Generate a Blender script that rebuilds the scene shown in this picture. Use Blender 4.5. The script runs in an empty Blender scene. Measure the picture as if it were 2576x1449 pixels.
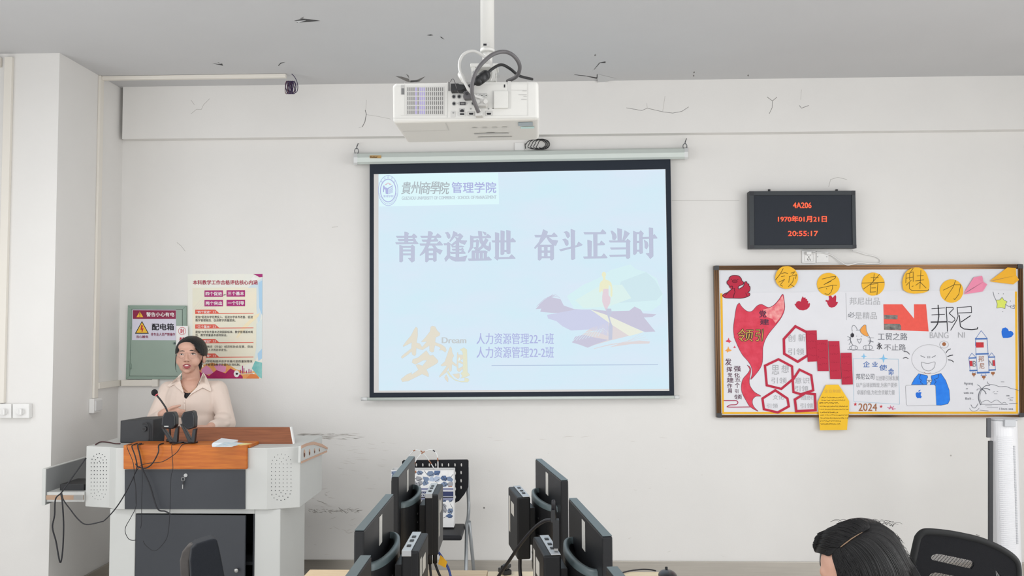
import bpy, bmesh, math, random
from mathutils import Vector, Matrix, noise
from mathutils.bvhtree import BVHTree
random.seed(7)
SC = bpy.context.scene
COL = SC.collection
# ------------------------------------------------------------------ camera, light, exposure
IW, IH, FP = 2576.0, 1449.0, 2100.0
CAM = Vector((0.0, -5.3, 1.62))
YAW = math.atan(62 / FP); PIT = math.atan(98 / FP); ROLL = 0.004
RM = (Matrix.Rotation(YAW, 3, 'Z') @ Matrix.Rotation(math.pi / 2 + PIT, 3, 'X') @ Matrix.Rotation(-ROLL, 3, 'Z'))
cd = bpy.data.cameras.new('camera'); cam = bpy.data.objects.new('camera', cd); COL.objects.link(cam)
cd.sensor_width = 36.0; cd.sensor_fit = 'HORIZONTAL'; cd.lens = 36.0 * FP / IW; cd.clip_start = 0.05
cam.matrix_world = Matrix.Translation(CAM) @ RM.to_4x4()
SC.camera = cam
vs = SC.view_settings
vs.view_transform = 'Standard'; vs.look = 'None'; vs.gamma = 1.0; vs.exposure = -0.06; vs.use_curve_mapping = False
SC.cycles.max_bounces = 8; SC.cycles.diffuse_bounces = 5; SC.cycles.sample_clamp_indirect = 6.0
SC.cycles.use_denoising = True
wd = bpy.data.worlds.new('world'); SC.world = wd; wd.use_nodes = True
wd.node_tree.nodes['Background'].inputs[0].default_value = (0.85, 0.92, 1.0, 1); wd.node_tree.nodes['Background'].inputs[1].default_value = 0.6

def area(name, loc, rot, sx, sy, power, col=(1, 1, 1), spread=math.pi):
    l = bpy.data.lights.new(name, 'AREA'); l.shape = 'RECTANGLE'; l.size = sx; l.size_y = sy; l.energy = power; l.color = col; l.spread = spread
    o = bpy.data.objects.new(name, l); COL.objects.link(o); o.location = loc; o.rotation_euler = rot
    return o
# rows of lit ceiling panels over the seats, and daylight from the windows in the rear wall and the wall on the left
LT = (0.985, 0.995, 1.0)
area('ceiling_panel_light', (-1.5, -2.7, 3.04), (0, 0, 0), 1.8, 0.5, 29, LT)
area('ceiling_panel_light', (2.4, -3.6, 3.04), (0, 0, 0), 2.8, 0.5, 34, LT)
area('ceiling_panel_light', (0.8, -6.6, 3.04), (0, 0, 0), 6.2, 0.5, 34, LT)
area('window_daylight_rear', (0.2, -9.3, 1.6), (math.radians(90), 0, 0), 6.4, 1.7, 100, (0.98, 0.99, 1.0))
area('window_daylight_left', (-3.62, -2.7, 1.55), (math.radians(90), 0, math.radians(-90)), 1.8, 1.7, 24, (0.97, 0.985, 1.0))
area('window_daylight_left', (-3.62, -6.2, 1.55), (math.radians(90), 0, math.radians(-90)), 4.0, 1.7, 70, (0.97, 0.985, 1.0))
area('window_daylight_right', (4.1, -4.6, 1.5), (math.radians(90), 0, math.radians(90)), 4.4, 1.8, 92, (0.97, 0.985, 1.0))

# ------------------------------------------------------------------ pixel <-> world
def ray(px, py):
    return (RM @ Vector(((px - IW / 2) / FP, -(py - IH / 2) / FP, -1.0)))
def P(px, py, Y):
    d = ray(px, py); return CAM + d * ((Y - CAM.y) / d.y)
def PX(px, py, X):
    d = ray(px, py); return CAM + d * ((X - CAM.x) / d.x)
def PZ(px, py, Z):
    d = ray(px, py); return CAM + d * ((Z - CAM.z) / d.z)
def pix(v):
    c = RM.transposed() @ (Vector(v) - CAM)
    return (IW / 2 + FP * c.x / -c.z, IH / 2 - FP * c.y / -c.z)
def crop(ox, oy, s):
    return lambda pts: [(ox + x / s, oy + y / s) for x, y in pts]
def inpoly(x, y, poly):
    r = False; j = len(poly) - 1
    for i in range(len(poly)):
        xi, yi = poly[i]; xj, yj = poly[j]
        if (yi > y) != (yj > y) and x < (xj - xi) * (y - yi) / (yj - yi) + xi: r = not r
        j = i
    return r

# ------------------------------------------------------------------ materials
def lin(c):
    f = lambda v: (v / 255 / 12.92) if v / 255 <= 0.04045 else ((v / 255 + 0.055) / 1.055) ** 2.4
    return (f(c[0]), f(c[1]), f(c[2]), 1.0)
MATS = {}
def M(name, c, rough=0.6, metal=0.0, var=0.0, vscale=20.0, bump=0.0, bscale=200.0, stretch=None, c2=None, spec=0.5, emit=0.0, coat=0.0, sheen=0.0, alpha=1.0):
    if name in MATS: return MATS[name]
    m = bpy.data.materials.new(name); m.use_nodes = True; nt = m.node_tree; b = nt.nodes['Principled BSDF']
    b.inputs['Base Color'].default_value = lin(c); b.inputs['Roughness'].default_value = rough; b.inputs['Metallic'].default_value = metal
    b.inputs['Specular IOR Level'].default_value = spec
    if coat: b.inputs['Coat Weight'].default_value = coat
    if sheen: b.inputs['Sheen Weight'].default_value = sheen
    if alpha < 1: b.inputs['Alpha'].default_value = alpha
    tc = mp = None
    if var or c2 or bump:
        tc = nt.nodes.new('ShaderNodeTexCoord'); mp = nt.nodes.new('ShaderNodeMapping'); nt.links.new(tc.outputs['Object'], mp.inputs[0])
        if stretch: mp.inputs['Scale'].default_value = stretch
    colout = None
    if var or c2:
        n = nt.nodes.new('ShaderNodeTexNoise'); n.inputs['Scale'].default_value = vscale; n.inputs['Detail'].default_value = 5
        nt.links.new(mp.outputs[0], n.inputs['Vector'])
        r = nt.nodes.new('ShaderNodeValToRGB'); r.color_ramp.elements[0].position = 0.3; r.color_ramp.elements[1].position = 0.7
        ca = lin(c)
        if c2: cb = lin(c2)
        else: cb = tuple(max(0, v * (1 - var)) for v in ca[:3]) + (1,)
        r.color_ramp.elements[0].color = cb; r.color_ramp.elements[1].color = ca
        nt.links.new(n.outputs['Fac'], r.inputs[0]); colout = r.outputs[0]
        nt.links.new(colout, b.inputs['Base Color'])
    if bump:
        n2 = nt.nodes.new('ShaderNodeTexNoise'); n2.inputs['Scale'].default_value = bscale; n2.inputs['Detail'].default_value = 3
        nt.links.new(mp.outputs[0], n2.inputs['Vector'])
        bp = nt.nodes.new('ShaderNodeBump'); bp.inputs['Strength'].default_value = bump; bp.inputs['Distance'].default_value = 0.01
        nt.links.new(n2.outputs['Fac'], bp.inputs['Height']); nt.links.new(bp.outputs[0], b.inputs['Normal'])
    if emit:
        b.inputs['Emission Strength'].default_value = emit
        if colout: nt.links.new(colout, b.inputs['Emission Color'])
        else: b.inputs['Emission Color'].default_value = lin(c)
        for l in list(b.inputs['Base Color'].links): nt.links.remove(l)
        b.inputs['Base Color'].default_value = (0.02, 0.02, 0.02, 1); b.inputs['Specular IOR Level'].default_value = 0.1
    MATS[name] = m
    return m

# ------------------------------------------------------------------ mesh builder
class MB:
    def __init__(s, Y=None):
        s.v = []; s.f = []; s.mi = []; s.mats = []; s.Y = Y; s.sm = []
    def m(s, mat):
        if mat not in s.mats: s.mats.append(mat)
        return s.mats.index(mat)
    def add(s, vs_, fs, mat, smooth=False):
        o = len(s.v); s.v += [Vector(v) for v in vs_]; k = s.m(mat)
        for f in fs: s.f.append(tuple(i + o for i in f)); s.mi.append(k); s.sm.append(smooth)
    def quad(s, a, b, c, d, mat): s.add([a, b, c, d], [(0, 1, 2, 3)], mat)
    def box(s, lo, hi, mat, mtx=None):
        x0, y0, z0 = lo; x1, y1, z1 = hi
        v = [Vector(p) for p in ((x0, y0, z0), (x1, y0, z0), (x1, y1, z0), (x0, y1, z0), (x0, y0, z1), (x1, y0, z1), (x1, y1, z1), (x0, y1, z1))]
        if mtx: v = [mtx @ p for p in v]
        s.add(v, [(0, 3, 2, 1), (4, 5, 6, 7), (0, 1, 5, 4), (1, 2, 6, 5), (2, 3, 7, 6), (3, 0, 4, 7)], mat)
    def hexa(s, fr, bk, mat):   # two 4-point loops joined
        s.add(list(fr) + list(bk), [(3, 2, 1, 0), (4, 5, 6, 7), (0, 1, 5, 4), (1, 2, 6, 5), (2, 3, 7, 6), (3, 0, 4, 7)], mat)
    def prism(s, pts, off, mat, side=None, smooth=False):   # polygon + its copy moved by off
        n = len(pts); off = Vector(off); pts = [Vector(p) for p in pts]
        s.add(pts, [tuple(range(n))], mat); s.add([p + off for p in pts], [tuple(reversed(range(n)))], mat)
        s.add(pts + [p + off for p in pts], [(i, i + n, (i + 1) % n + n, (i + 1) % n) for i in range(n)], side or mat, smooth)
    def tube(s, pts, r, mat, n=8, r2=None, cap=True, flat=1.0):
        pts = [Vector(p) for p in pts]; k = len(pts)
        rr = [r + ((r2 - r) * i / (k - 1) if r2 is not None else 0) for i in range(k)] if not isinstance(r, (list, tuple)) else r
        vv = []; up = None
        for i, p in enumerate(pts):
            t = (pts[min(i + 1, k - 1)] - pts[max(i - 1, 0)])
            t = t.normalized() if t.length > 1e-9 else Vector((0, 0, 1))
            if up is None:
                up = Vector((0, 0, 1)) if abs(t.z) < 0.9 else Vector((1, 0, 0))
            a = t.cross(up)
            a = a.normalized() if a.length > 1e-6 else t.orthogonal().normalized()
            b = a.cross(t).normalized(); up = b
            for j in range(n):
                an = 2 * math.pi * j / n
                vv.append(p + (a * math.cos(an) + b * math.sin(an) * flat) * rr[i])
        fs = [(i * n + j, i * n + (j + 1) % n, (i + 1) * n + (j + 1) % n, (i + 1) * n + j) for i in range(k - 1) for j in range(n)]
        s.add(vv, fs, mat, True)
        if cap: s.add(vv[:n], [tuple(range(n))], mat); s.add(vv[-n:], [tuple(reversed(range(n)))], mat)
    def cyl(s, a, b, r, mat, n=20, r2=None): s.tube([a, b], r, mat, n, r2)
    def ell(s, c, r, mat, n=20, k=12, mtx=None):
        c = Vector(c); r = (r, r, r) if not hasattr(r, '__len__') else r; vv = []
        for i in range(k + 1):
            th = math.pi * i / k
            for j in range(n):
                ph = 2 * math.pi * j / n
                p = Vector((r[0] * math.sin(th) * math.cos(ph), r[1] * math.sin(th) * math.sin(ph), r[2] * math.cos(th)))
                vv.append(c + (mtx @ p if mtx else p))
        s.add(vv, [(i * n + j, (i + 1) * n + j, (i + 1) * n + (j + 1) % n, i * n + (j + 1) % n) for i in range(k) for j in range(n)], mat, True)
    def cap(s, a, b, ra, rb, mat, n=14):   # tapered capsule
        a = Vector(a); b = Vector(b)
        s.tube([a, b], ra, mat, n, rb); s.ell(a, ra, mat, n, 8); s.ell(b, rb, mat, n, 8)
    # drawing on the plane y = s.Y with points measured on the photograph
    def pp(s, p, lift): return P(p[0], p[1], s.Y - lift * 0.0004)
    def poly(s, pts, mat, lift=1): s.add([s.pp(p, lift) for p in pts], [tuple(range(len(pts)))], mat)
    def rect(s, x0, y0, x1, y1, mat, lift=1): s.poly([(x0, y0), (x1, y0), (x1, y1), (x0, y1)], mat, lift)
    def disc(s, cx, cy, r, mat, lift=1, ry=None, n=28): s.poly([(cx + r * math.cos(2 * math.pi * i / n), cy + (ry or r) * math.sin(2 * math.pi * i / n)) for i in range(n)], mat, lift)
    def stroke(s, pts, w, mat, lift=1, w2=None, close=False):
        if close: pts = list(pts) + [pts[0]]
        k = len(pts)
        for i in range(k - 1):
            (x0, y0), (x1, y1) = pts[i], pts[i + 1]; L = math.hypot(x1 - x0, y1 - y0)
            if L < 1e-6: continue
            wa = w + ((w2 - w) * i / (k - 1) if w2 is not None else 0); wb = w + ((w2 - w) * (i + 1) / (k - 1) if w2 is not None else 0)
            nx, ny = -(y1 - y0) / L / 2, (x1 - x0) / L / 2
            s.poly([(x0 + nx * wa, y0 + ny * wa), (x1 + nx * wb, y1 + ny * wb), (x1 - nx * wb, y1 - ny * wb), (x0 - nx * wa, y0 - ny * wa)], mat, lift + .05 * (i % 2))
            if w > 1.2: s.disc(x1, y1, wb / 2, mat, lift + .1 + .04 * (i % 3), n=8)
            if i == 0 and w > 1.2: s.disc(x0, y0, wa / 2, mat, lift + .22, n=8)
    def ring(s, cx, cy, r, w, mat, lift=1, ry=None, n=32): s.stroke([(cx + r * math.cos(2 * math.pi * i / n), cy + (ry or r) * math.sin(2 * math.pi * i / n)) for i in range(n)], w, mat, lift, close=True)
    def text(s, t, rect, mat, lift=1, bold=0.0, xshift=0, rot=0.0, slant=0.0, space=1.0, flip=False):
        vv, ff = glyphs(t, 0.0, space); dd = bold * 1.1 * (rect[3] - rect[1])
        xs = [v[0] for v in vv]; ys = [v[1] for v in vv]; ax, bx, ay, by = min(xs), max(xs), min(ys), max(ys)
        x0, y0, x1, y1 = rect; cx, cy = (x0 + x1) / 2, (y0 + y1) / 2; ca, sa = math.cos(rot), math.sin(rot)
        for ci, (ax_, ay_) in enumerate([(0, 0)] + ([(-xshift, 0), (xshift, 0)] if xshift else []) + ([(-dd, 0), (dd, 0), (0, -dd * .7), (0, dd * .7)] if bold > 0 else [])):
            out = []; lf = lift + ci * .1
            for (u, v) in vv:
                fx = (u - ax) / max(bx - ax, 1e-6); fy = (v - ay) / max(by - ay, 1e-6)
                if flip: fx, fy = 1 - fx, 1 - fy
                x = x0 + (x1 - x0) * fx + ax_ + slant * (y1 - y0) * (fy - 0.5); y = y1 + (y0 - y1) * fy + ay_
                dx, dy = x - cx, y - cy
                out.append(s.pp((cx + dx * ca - dy * sa, cy + dx * sa + dy * ca), lf))
            s.add(out, ff, mat)
    def slab(s, pts, Y, t, mat, side=None):    # cut-out sheet: front at y = Y - t
        fr = [P(p[0], p[1], Y - t) for p in pts]; s.prism(fr, (0, t, 0), mat, side)
    def boxpx(s, x0, y0, x1, y1, Yf, depth, mat, back=None):
        fr = [P(x0, y0, Yf), P(x1, y0, Yf), P(x1, y1, Yf), P(x0, y1, Yf)]
        s.hexa(fr, [p + Vector((0, depth, 0)) for p in fr], mat)
    def mesh(s, name, org=(0, 0, 0)):
        me = bpy.data.meshes.new(name); o = Vector(org)
        me.from_pydata([v - o for v in s.v], [], s.f)
        for m in s.mats: me.materials.append(m)
        me.polygons.foreach_set('material_index', s.mi); me.polygons.foreach_set('use_smooth', s.sm); me.update()
        return me
GL = {}
def glyphs(t, bold, space=1.0):
    if (t, bold, space) in GL: return GL[(t, bold, space)]
    c = bpy.data.curves.new('glyph', 'FONT'); c.body = t; c.size = 1; c.offset = bold; c.space_character = space; c.resolution_u = 3
    o = bpy.data.objects.new('glyph', c); COL.objects.link(o)
    dg = bpy.context.evaluated_depsgraph_get()
    me = bpy.data.meshes.new_from_object(o.evaluated_get(dg))
    r = ([(v.co.x, v.co.y) for v in me.vertices], [tuple(p.vertices) for p in me.polygons])
    bpy.data.meshes.remove(me); bpy.data.objects.remove(o); bpy.data.curves.remove(c)
    GL[(t, bold, space)] = r
    return r

# ------------------------------------------------------------------ objects
ORG = {}
def tag(o, label, cat, group=None, kind=None):
    o['label'] = label; o['category'] = cat
    if group: o['group'] = group
    if kind: o['kind'] = kind
    return o
def thing(name, label, cat, loc, group=None, rotz=0.0):
    o = bpy.data.objects.new(name, None); COL.objects.link(o); o.location = loc; o.rotation_euler = (0, 0, rotz); o.empty_display_size = 0.05
    ORG[o.name] = Vector(loc)
    return tag(o, label, cat, group)
def finish(o, bevel=0.0, seg=2, merge=False, recalc=True):
    if merge or recalc:
        bm = bmesh.new(); bm.from_mesh(o.data)
        if merge: bmesh.ops.remove_doubles(bm, verts=bm.verts, dist=1e-5)
        if recalc: bmesh.ops.recalc_face_normals(bm, faces=bm.faces)
        bm.to_mesh(o.data); bm.free()
    if bevel:
        b = o.modifiers.new('bevel', 'BEVEL'); b.width = bevel; b.segments = seg; b.limit_method = 'ANGLE'; b.angle_limit = math.radians(40)
        b.harden_normals = False
def part(name, mb, parent, bevel=0.0, seg=2, label=None, local=False, recalc=True, me=None, org=None):
    og = Vector((0, 0, 0)) if local else ORG[parent.name]
    if me is None: me = mb.mesh(name, og)
    o = bpy.data.objects.new(name, me); COL.objects.link(o); o.parent = parent
    ORG[o.name] = og
    if recalc is not None: finish(o, bevel, seg, merge=True, recalc=recalc)
    if label: o['label'] = label
    return o
def single(name, mb, label, cat, group=None, bevel=0.0, kind=None, org=None, recalc=True, seg=2):
    if org is None:
        n = len(mb.v); org = Vector((sum(v.x for v in mb.v) / n, sum(v.y for v in mb.v) / n, min(v.z for v in mb.v)))
    me = mb.mesh(name, org); o = bpy.data.objects.new(name, me); COL.objects.link(o); o.location = org
    ORG[o.name] = Vector(org)
    finish(o, bevel, seg, merge=True, recalc=recalc)
    return tag(o, label, cat, group, kind)
def struct(name, mb, label, cat, bevel=0.0):
    me = mb.mesh(name); o = bpy.data.objects.new(name, me); COL.objects.link(o); ORG[o.name] = Vector((0, 0, 0))
    finish(o, bevel, 2, merge=True); o['kind'] = 'structure'; o['label'] = label; o['category'] = cat
    return o
def dup(root, loc, rotz, label, group=None):
    r = root.copy(); COL.objects.link(r); r.location = loc; r.rotation_euler = (0, 0, rotz); r['label'] = label
    ORG[r.name] = Vector(loc)
    if group: r['group'] = group
    for ch in list(root.children):
        c = ch.copy(); COL.objects.link(c); c.parent = r
        for g in list(ch.children):
            d = g.copy(); COL.objects.link(d); d.parent = c
    return r
def smooth_path(pts, k=6):
    pts = [Vector(p) for p in pts]; out = []
    q = [2 * pts[0] - pts[1]] + pts + [2 * pts[-1] - pts[-2]]
    for i in range(1, len(q) - 2):
        a, b, c, d = q[i - 1], q[i], q[i + 1], q[i + 2]
        for j in range(k):
            t = j / k
            out.append(0.5 * ((2 * b) + (c - a) * t + (2 * a - 5 * b + 4 * c - d) * t * t + (3 * b - a - 3 * c + d) * t ** 3))
    out.append(pts[-1])
    return out
def spl2(pts, k=5):
    return [(v.x, v.y) for v in smooth_path([(x, y, 0) for x, y in pts], k)]
def cable(name, pts, r, mat, label, cat='cable', group=None, k=6, extra=None):
    b = MB(); b.tube(smooth_path(pts, k), r, mat, 8)
    if extra: extra(b)
    return single(name, b, label, cat, group)
def fuse(mb, name, voxel, smooth=6, org=(0, 0, 0), factor=0.5):
    me = mb.mesh(name + '_raw', org); o = bpy.data.objects.new(name + '_raw', me); COL.objects.link(o)
    r = o.modifiers.new('r', 'REMESH'); r.mode = 'VOXEL'; r.voxel_size = voxel; r.use_smooth_shade = True
    if smooth:
        q = o.modifiers.new('s', 'SMOOTH'); q.iterations = smooth; q.factor = factor
    dg = bpy.context.evaluated_depsgraph_get()
    out = bpy.data.meshes.new_from_object(o.evaluated_get(dg)); out.name = name
    bpy.data.objects.remove(o); bpy.data.meshes.remove(me)
    out.materials.clear()
    for m in mb.mats[:1]: out.materials.append(m)
    for p in out.polygons: p.use_smooth = True; p.material_index = 0
    return out
def bvh_of(meshes):
    vs_, fs = [], []
    for me, off in meshes:
        o = len(vs_); vs_ += [v.co + Vector(off) for v in me.vertices]; fs += [tuple(i + o for i in p.vertices) for p in me.polygons]
    return BVHTree.FromPolygons(vs_, fs)
def drape(mb, pts, bvh, mat, off=0.001, cuts=2, Y0=0.0, thick=0.0):
    bm = bmesh.new(); vv = [bm.verts.new((x, y, 0)) for x, y in pts]; bm.faces.new(vv)
    bmesh.ops.triangulate(bm, faces=bm.faces)
    if cuts: bmesh.ops.subdivide_edges(bm, edges=bm.edges, cuts=cuts, use_grid_fill=True)
    bm.verts.index_update(); out = []
    for v in bm.verts:
        d = ray(v.co.x, v.co.y).normalized(); h = bvh.ray_cast(CAM, d)
        p = h[0] if h[0] is not None else P(v.co.x, v.co.y, Y0)
        out.append(p - d * off)
    fs = [tuple(v.index for v in f.verts) for f in bm.faces]
    mb.add(out, fs, mat, True)
    if thick:
        vw = [p + Vector((0, thick, 0)) for p in out]; mb.add(vw, [tuple(reversed(f)) for f in fs], mat, True)
        o = [(e.verts[0].index, e.verts[1].index) for e in bm.edges if len(e.link_faces) == 1]
        n = len(out); mb.add(out + vw, [(a, b_, b_ + n, a + n) for a, b_ in o], mat, True)
    bm.free()
def on_surf(px, py, bvh, off, Y0=0.0):
    d = ray(px, py).normalized(); h = bvh.ray_cast(CAM, d)
    p = h[0] if h[0] is not None else P(px, py, Y0)
    return p - d * off
# ================================================================== the room
m_wall = M('wall_paint', (226, 224, 221), 0.75, var=0.03, vscale=2.5, bump=0.04, bscale=120)
m_ceil = M('ceiling_paint', (198, 198, 199), 0.85, var=0.03, vscale=2.0, bump=0.03, bscale=90)
m_crack = M('crack_dark', (120, 118, 116), 0.9)
m_crack2 = M('hairline_crack', (176, 173, 168), 0.9)
m_deep = M('torn_paint_gap', (74, 73, 74), 0.9)
m_flap = M('peeling_paint', (196, 197, 198), 0.8)
m_scuff = M('wall_scuff', (188, 183, 178), 0.9, var=0.12, vscale=60)
m_scuff2 = M('wall_scuff_faint', (208, 204, 199), 0.9)
m_floor = M('floor_tile', (222, 219, 214), 0.35, var=0.05, vscale=3)
m_base = M('steel_baseboard', (196, 191, 183), 0.3, metal=0.92, var=0.12, vscale=3, stretch=(1, 1, 30))
m_trunk = M('cream_plastic_trunking', (226, 221, 212), 0.5)
m_white = M('white_plastic', (228, 227, 225), 0.4)
m_black = M('black_plastic', (24, 25, 28), 0.45)
m_cabl = M('black_cable_rubber', (26, 26, 32), 0.5)

CZ = P(1400, 205, -0.06).z                     # ceiling height
FY = 0.0
xL = P(313, 700, 0.0).x                        # corner with the wall on the left
PY = -0.73                                     # front of the column on the left
xP = P(139, 650, PY).x
XL, XR, YB = -3.7, 4.2, -9.4
YP = PY

b = MB(); b.box((XL - .3, YB - .3, -0.1), (XR + .3, 0.2, 0.0), m_floor); struct('floor', b, 'grey tiled classroom floor under the desks', 'floor')

# front wall with its cracks and scuffs drawn as thin flakes in the paint
b = MB(FY); b.box((XL - .3, 0, 0), (XR + .3, 0.2, CZ + .2), m_wall)
c3 = crop(1400, 100, 2576 / 1176)
K5 = crop(740, 1100, 4.152); K6 = crop(1200, 1130, 4.5423)
for pts in ([(1510, 770), (1550, 758), (1600, 770)], [(1510, 770), (1500, 810)]): b.stroke(c3(pts), 1.0, m_crack2)
b.stroke([(1690, 504), (1860, 505)], 0.9, m_crack2)
b.stroke([(445, 610), (455, 618), (466, 632)], 1.0, m_crack2); b.stroke([(835, 572), (850, 570)], 1.0, m_crack2)
random.seed(11)
def scuffs(x0, y0, x1, y1, n, lmin, lmax, mats, wmin=.5, wmax=1.6, tilt=.1):
    for i in range(n):
        x = random.uniform(x0, x1); y = random.uniform(y0, y1); l = random.uniform(lmin, lmax); t = random.uniform(-tilt, tilt); w = random.uniform(wmin, wmax)
        b.poly([(x, y - w * .2), (x + l * .3, y - w * .5 + t * l * .3), (x + l, y + t * l), (x + l * .5, y + w * .5 + t * l * .5)], random.choice(mats), lift=1 + (i % 3) * .3)
scuffs(742, 1090, 900, 1104, 60, 8, 40, [m_scuff, m_scuff2, m_crack2], .5, 2.2)
scuffs(745, 1092, 800, 1100, 26, 10, 40, [m_crack2, m_scuff], .5, 1.6)
scuffs(770, 1280, 905, 1290, 80, 3, 12, [m_scuff, m_crack2, m_scuff], .6, 2.6, .5)
scuffs(772, 1225, 830, 1280, 14, 6, 22, [m_scuff2, m_scuff], .8, 2.5, .5)
scuffs(775, 1300, 890, 1400, 16, 5, 22, [m_scuff2], .8, 2.4, .5)
scuffs(830, 1110, 980, 1230, 30, 8, 40, [m_scuff2], .5, 1.4, .15)
scuffs(1180, 1095, 1680, 1110, 10, 10, 30, [m_scuff2], .5, 1.5, .1)
scuffs(1190, 1110, 1900, 1400, 14, 4, 14, [m_scuff2], .6, 1.6, .5)
b.stroke(K5([(465, 735), (550, 795)]), 1.2, m_crack); b.disc(1217.7, 1277.5, 2.2, m_crack, 1); b.disc(2392, 1146, 2, m_crack2, 1)
b.stroke([(2456, 1345), (2464, 1348)], 1.6, m_crack)
struct('wall_front', b, 'white painted front wall with hairline cracks and grey scuff marks', 'wall')

# the shallow beam under the ceiling
BY = -0.062
zb = P(1400, 338, BY).z
b = MB(BY); b.box((xL - 0.0, BY, zb), (XR, -0.0005, CZ), m_wall)
k3 = crop(0, 0, 2576 / 900)
for pts in ([(1375, 820), (1415, 787), (1450, 788), (1465, 755), (1510, 710)], [(1375, 720), (1400, 755)]): b.stroke(k3(pts), 0.9, m_crack2)
q2 = crop(900, 0, 3.6233)
b.stroke(q2([(68, 1005), (78, 1040), (65, 1110), (42, 1155)]), 1.6, m_crack); b.stroke(q2([(72, 1005), (80, 910)]), .7, m_crack2); b.stroke(q2([(80, 1045), (180, 1060), (300, 1085)]), .7, m_crack2); b.stroke(q2([(42, 1155), (10, 1165)]), .7, m_crack2)
for pts, w, mm in (([(385, 375), (470, 390), (500, 377), (585, 397), (640, 404), (690, 395), (728, 370)], 1.0, m_crack), ([(585, 397), (598, 310)], .7, m_crack2), ([(500, 377), (498, 350)], .7, m_crack2),
                   ([(1160, 315), (1190, 337), (1215, 316)], 1.2, m_crack), ([(1190, 337), (1188, 375), (1172, 408)], 1.1, m_crack), ([(1338, 362), (1350, 377), (1390, 362)], 1.2, m_crack), ([(1350, 275), (1345, 330)], .7, m_crack2)):
    b.stroke(c3(pts), w, mm)
struct('trim_1', b, 'white beam running along the front wall just under the ceiling', 'beam')

# ceiling and its torn paint
b = MB(); b.box((XL - .3, YB - .3, CZ), (XR + .3, 0.2, CZ + .15), m_ceil)
def cpoly(pts, mat, dz): b.add([PZ(x, y, CZ - dz) for x, y in pts], [tuple(range(len(pts)))], mat)
def cflap(tri, lift):   # a curl of paint hanging from the ceiling: first two points stay up
    a = [PZ(x, y, CZ - .001) for x, y in tri]; a[2] = a[2] + Vector((0, 0, -lift)); b.add(a, [(0, 1, 2)], m_flap)
cpoly(k3([(2120, 150), (2180, 135), (2230, 140), (2305, 150), (2230, 158), (2140, 163)]), m_deep, .001); cpoly(k3([(2160, 135), (2190, 120), (2175, 137)]), m_crack, .0012); cflap(k3([(2120, 152), (2205, 146), (2150, 158)]), .004)
cpoly(k3([(1528, 457), (1580, 462), (1600, 458), (1605, 474), (1575, 466)]), m_deep, .001); cpoly(k3([(1565, 445), (1582, 455), (1578, 458)]), m_crack, .001)
cpoly(k3([(2003, 472), (2020, 453), (2055, 447), (2022, 459), (2006, 476)]), m_deep, .001)
cpoly(q2([(630, 322), (665, 314), (688, 322), (660, 326)]), m_deep, .001); cpoly(q2([(748, 335), (765, 338), (790, 362), (762, 346)]), m_deep, .001)
cpoly(q2([(345, 695), (400, 700), (465, 720), (475, 745), (540, 730), (615, 697), (560, 745), (480, 752), (440, 740)]), m_crack, .001); cpoly(q2([(480, 735), (560, 733), (540, 746), (480, 750)]), m_deep, .0014); cpoly(q2([(440, 675), (462, 690), (468, 715)]), m_crack, .0012)
for pts, w in (([(98, 193), (160, 200), (222, 212), (226, 190)], 4), ([(207, 165), (238, 127), (270, 124)], 5)):
    pts = c3(pts)
    for i in range(len(pts) - 1):
        (x0, y0), (x1, y1) = pts[i], pts[i + 1]; L = math.hypot(x1 - x0, y1 - y0); nx, ny = -(y1 - y0) / L, (x1 - x0) / L; h = w / 2 * (.8 if i else 0.35)
        cpoly([(x0 + nx * .4, y0 + ny * .4), (x1 + nx * h, y1 + ny * h), (x1 - nx * h, y1 - ny * h), (x0 - nx * .4, y0 - ny * .4)], m_deep, .001)
cflap(c3([(226, 190), (330, 214), (226, 236)]), .012)
for x, y in ((757, 180), (755, 198), (1055, 197), (212, 85)): cpoly(c3([(x - 4, y), (x + 3, y - 6), (x + 5, y + 2), (x, y + 6)]), m_crack, .001)
struct('ceiling', b, 'grey white ceiling with cracked and peeling paint', 'ceiling')

# the wall on the left with the projecting column, right wall and rear wall
b = MB(); b.box((XL - .3, PY, 0), (xP, 0.0, CZ), m_wall)
struct('wall_left', b, 'white column and return wall at the left of the front wall', 'wall')
b = MB(); b.box((XL - .3, YB, 0), (XL, PY, .75), m_wall); b.box((XL - .3, YB, 2.6), (XL, PY, CZ), m_wall); b.box((XL - .3, -1.7, .75), (XL, PY, 2.6), m_wall); b.box((XL - .3, YB, .75), (XL, -8.4, 2.6), m_wall)
struct('wall_side', b, 'white side wall with a long window opening, on the left of the seats', 'wall')
b = MB(); b.box((XR, YB, 0), (XR + .2, 0, CZ), m_wall); struct('wall_right', b, 'white wall on the right of the room', 'wall')
b = MB(); b.box((XL, YB - .2, 0), (XR, YB, .8), m_wall); b.box((XL, YB - .2, 2.7), (XR, YB, CZ), m_wall); b.box((XL, YB - .2, .8), (-2.8, YB, 2.7), m_wall); b.box((4.0, YB - .2, .8), (XR, YB, 2.7), m_wall)
struct('wall_back', b, 'white rear wall with a wide window opening behind the seats', 'wall')

zbt = P(1400, 1411, -0.012).z
b = MB(); b.box((xP, -0.012, 0), (XR, -0.0005, zbt), m_base); struct('baseboard_front', b, 'grey metal baseboard along the front wall', 'baseboard', .002)
b = MB(); b.box((xP + .0005, PY - .012, 0), (xP + .012, -0.013, zbt), m_base); b.box((XL, PY - .012, 0), (xP, PY - .0005, zbt), m_base); struct('baseboard_left', b, 'grey metal baseboard round the column on the left', 'baseboard', .002)

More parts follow.
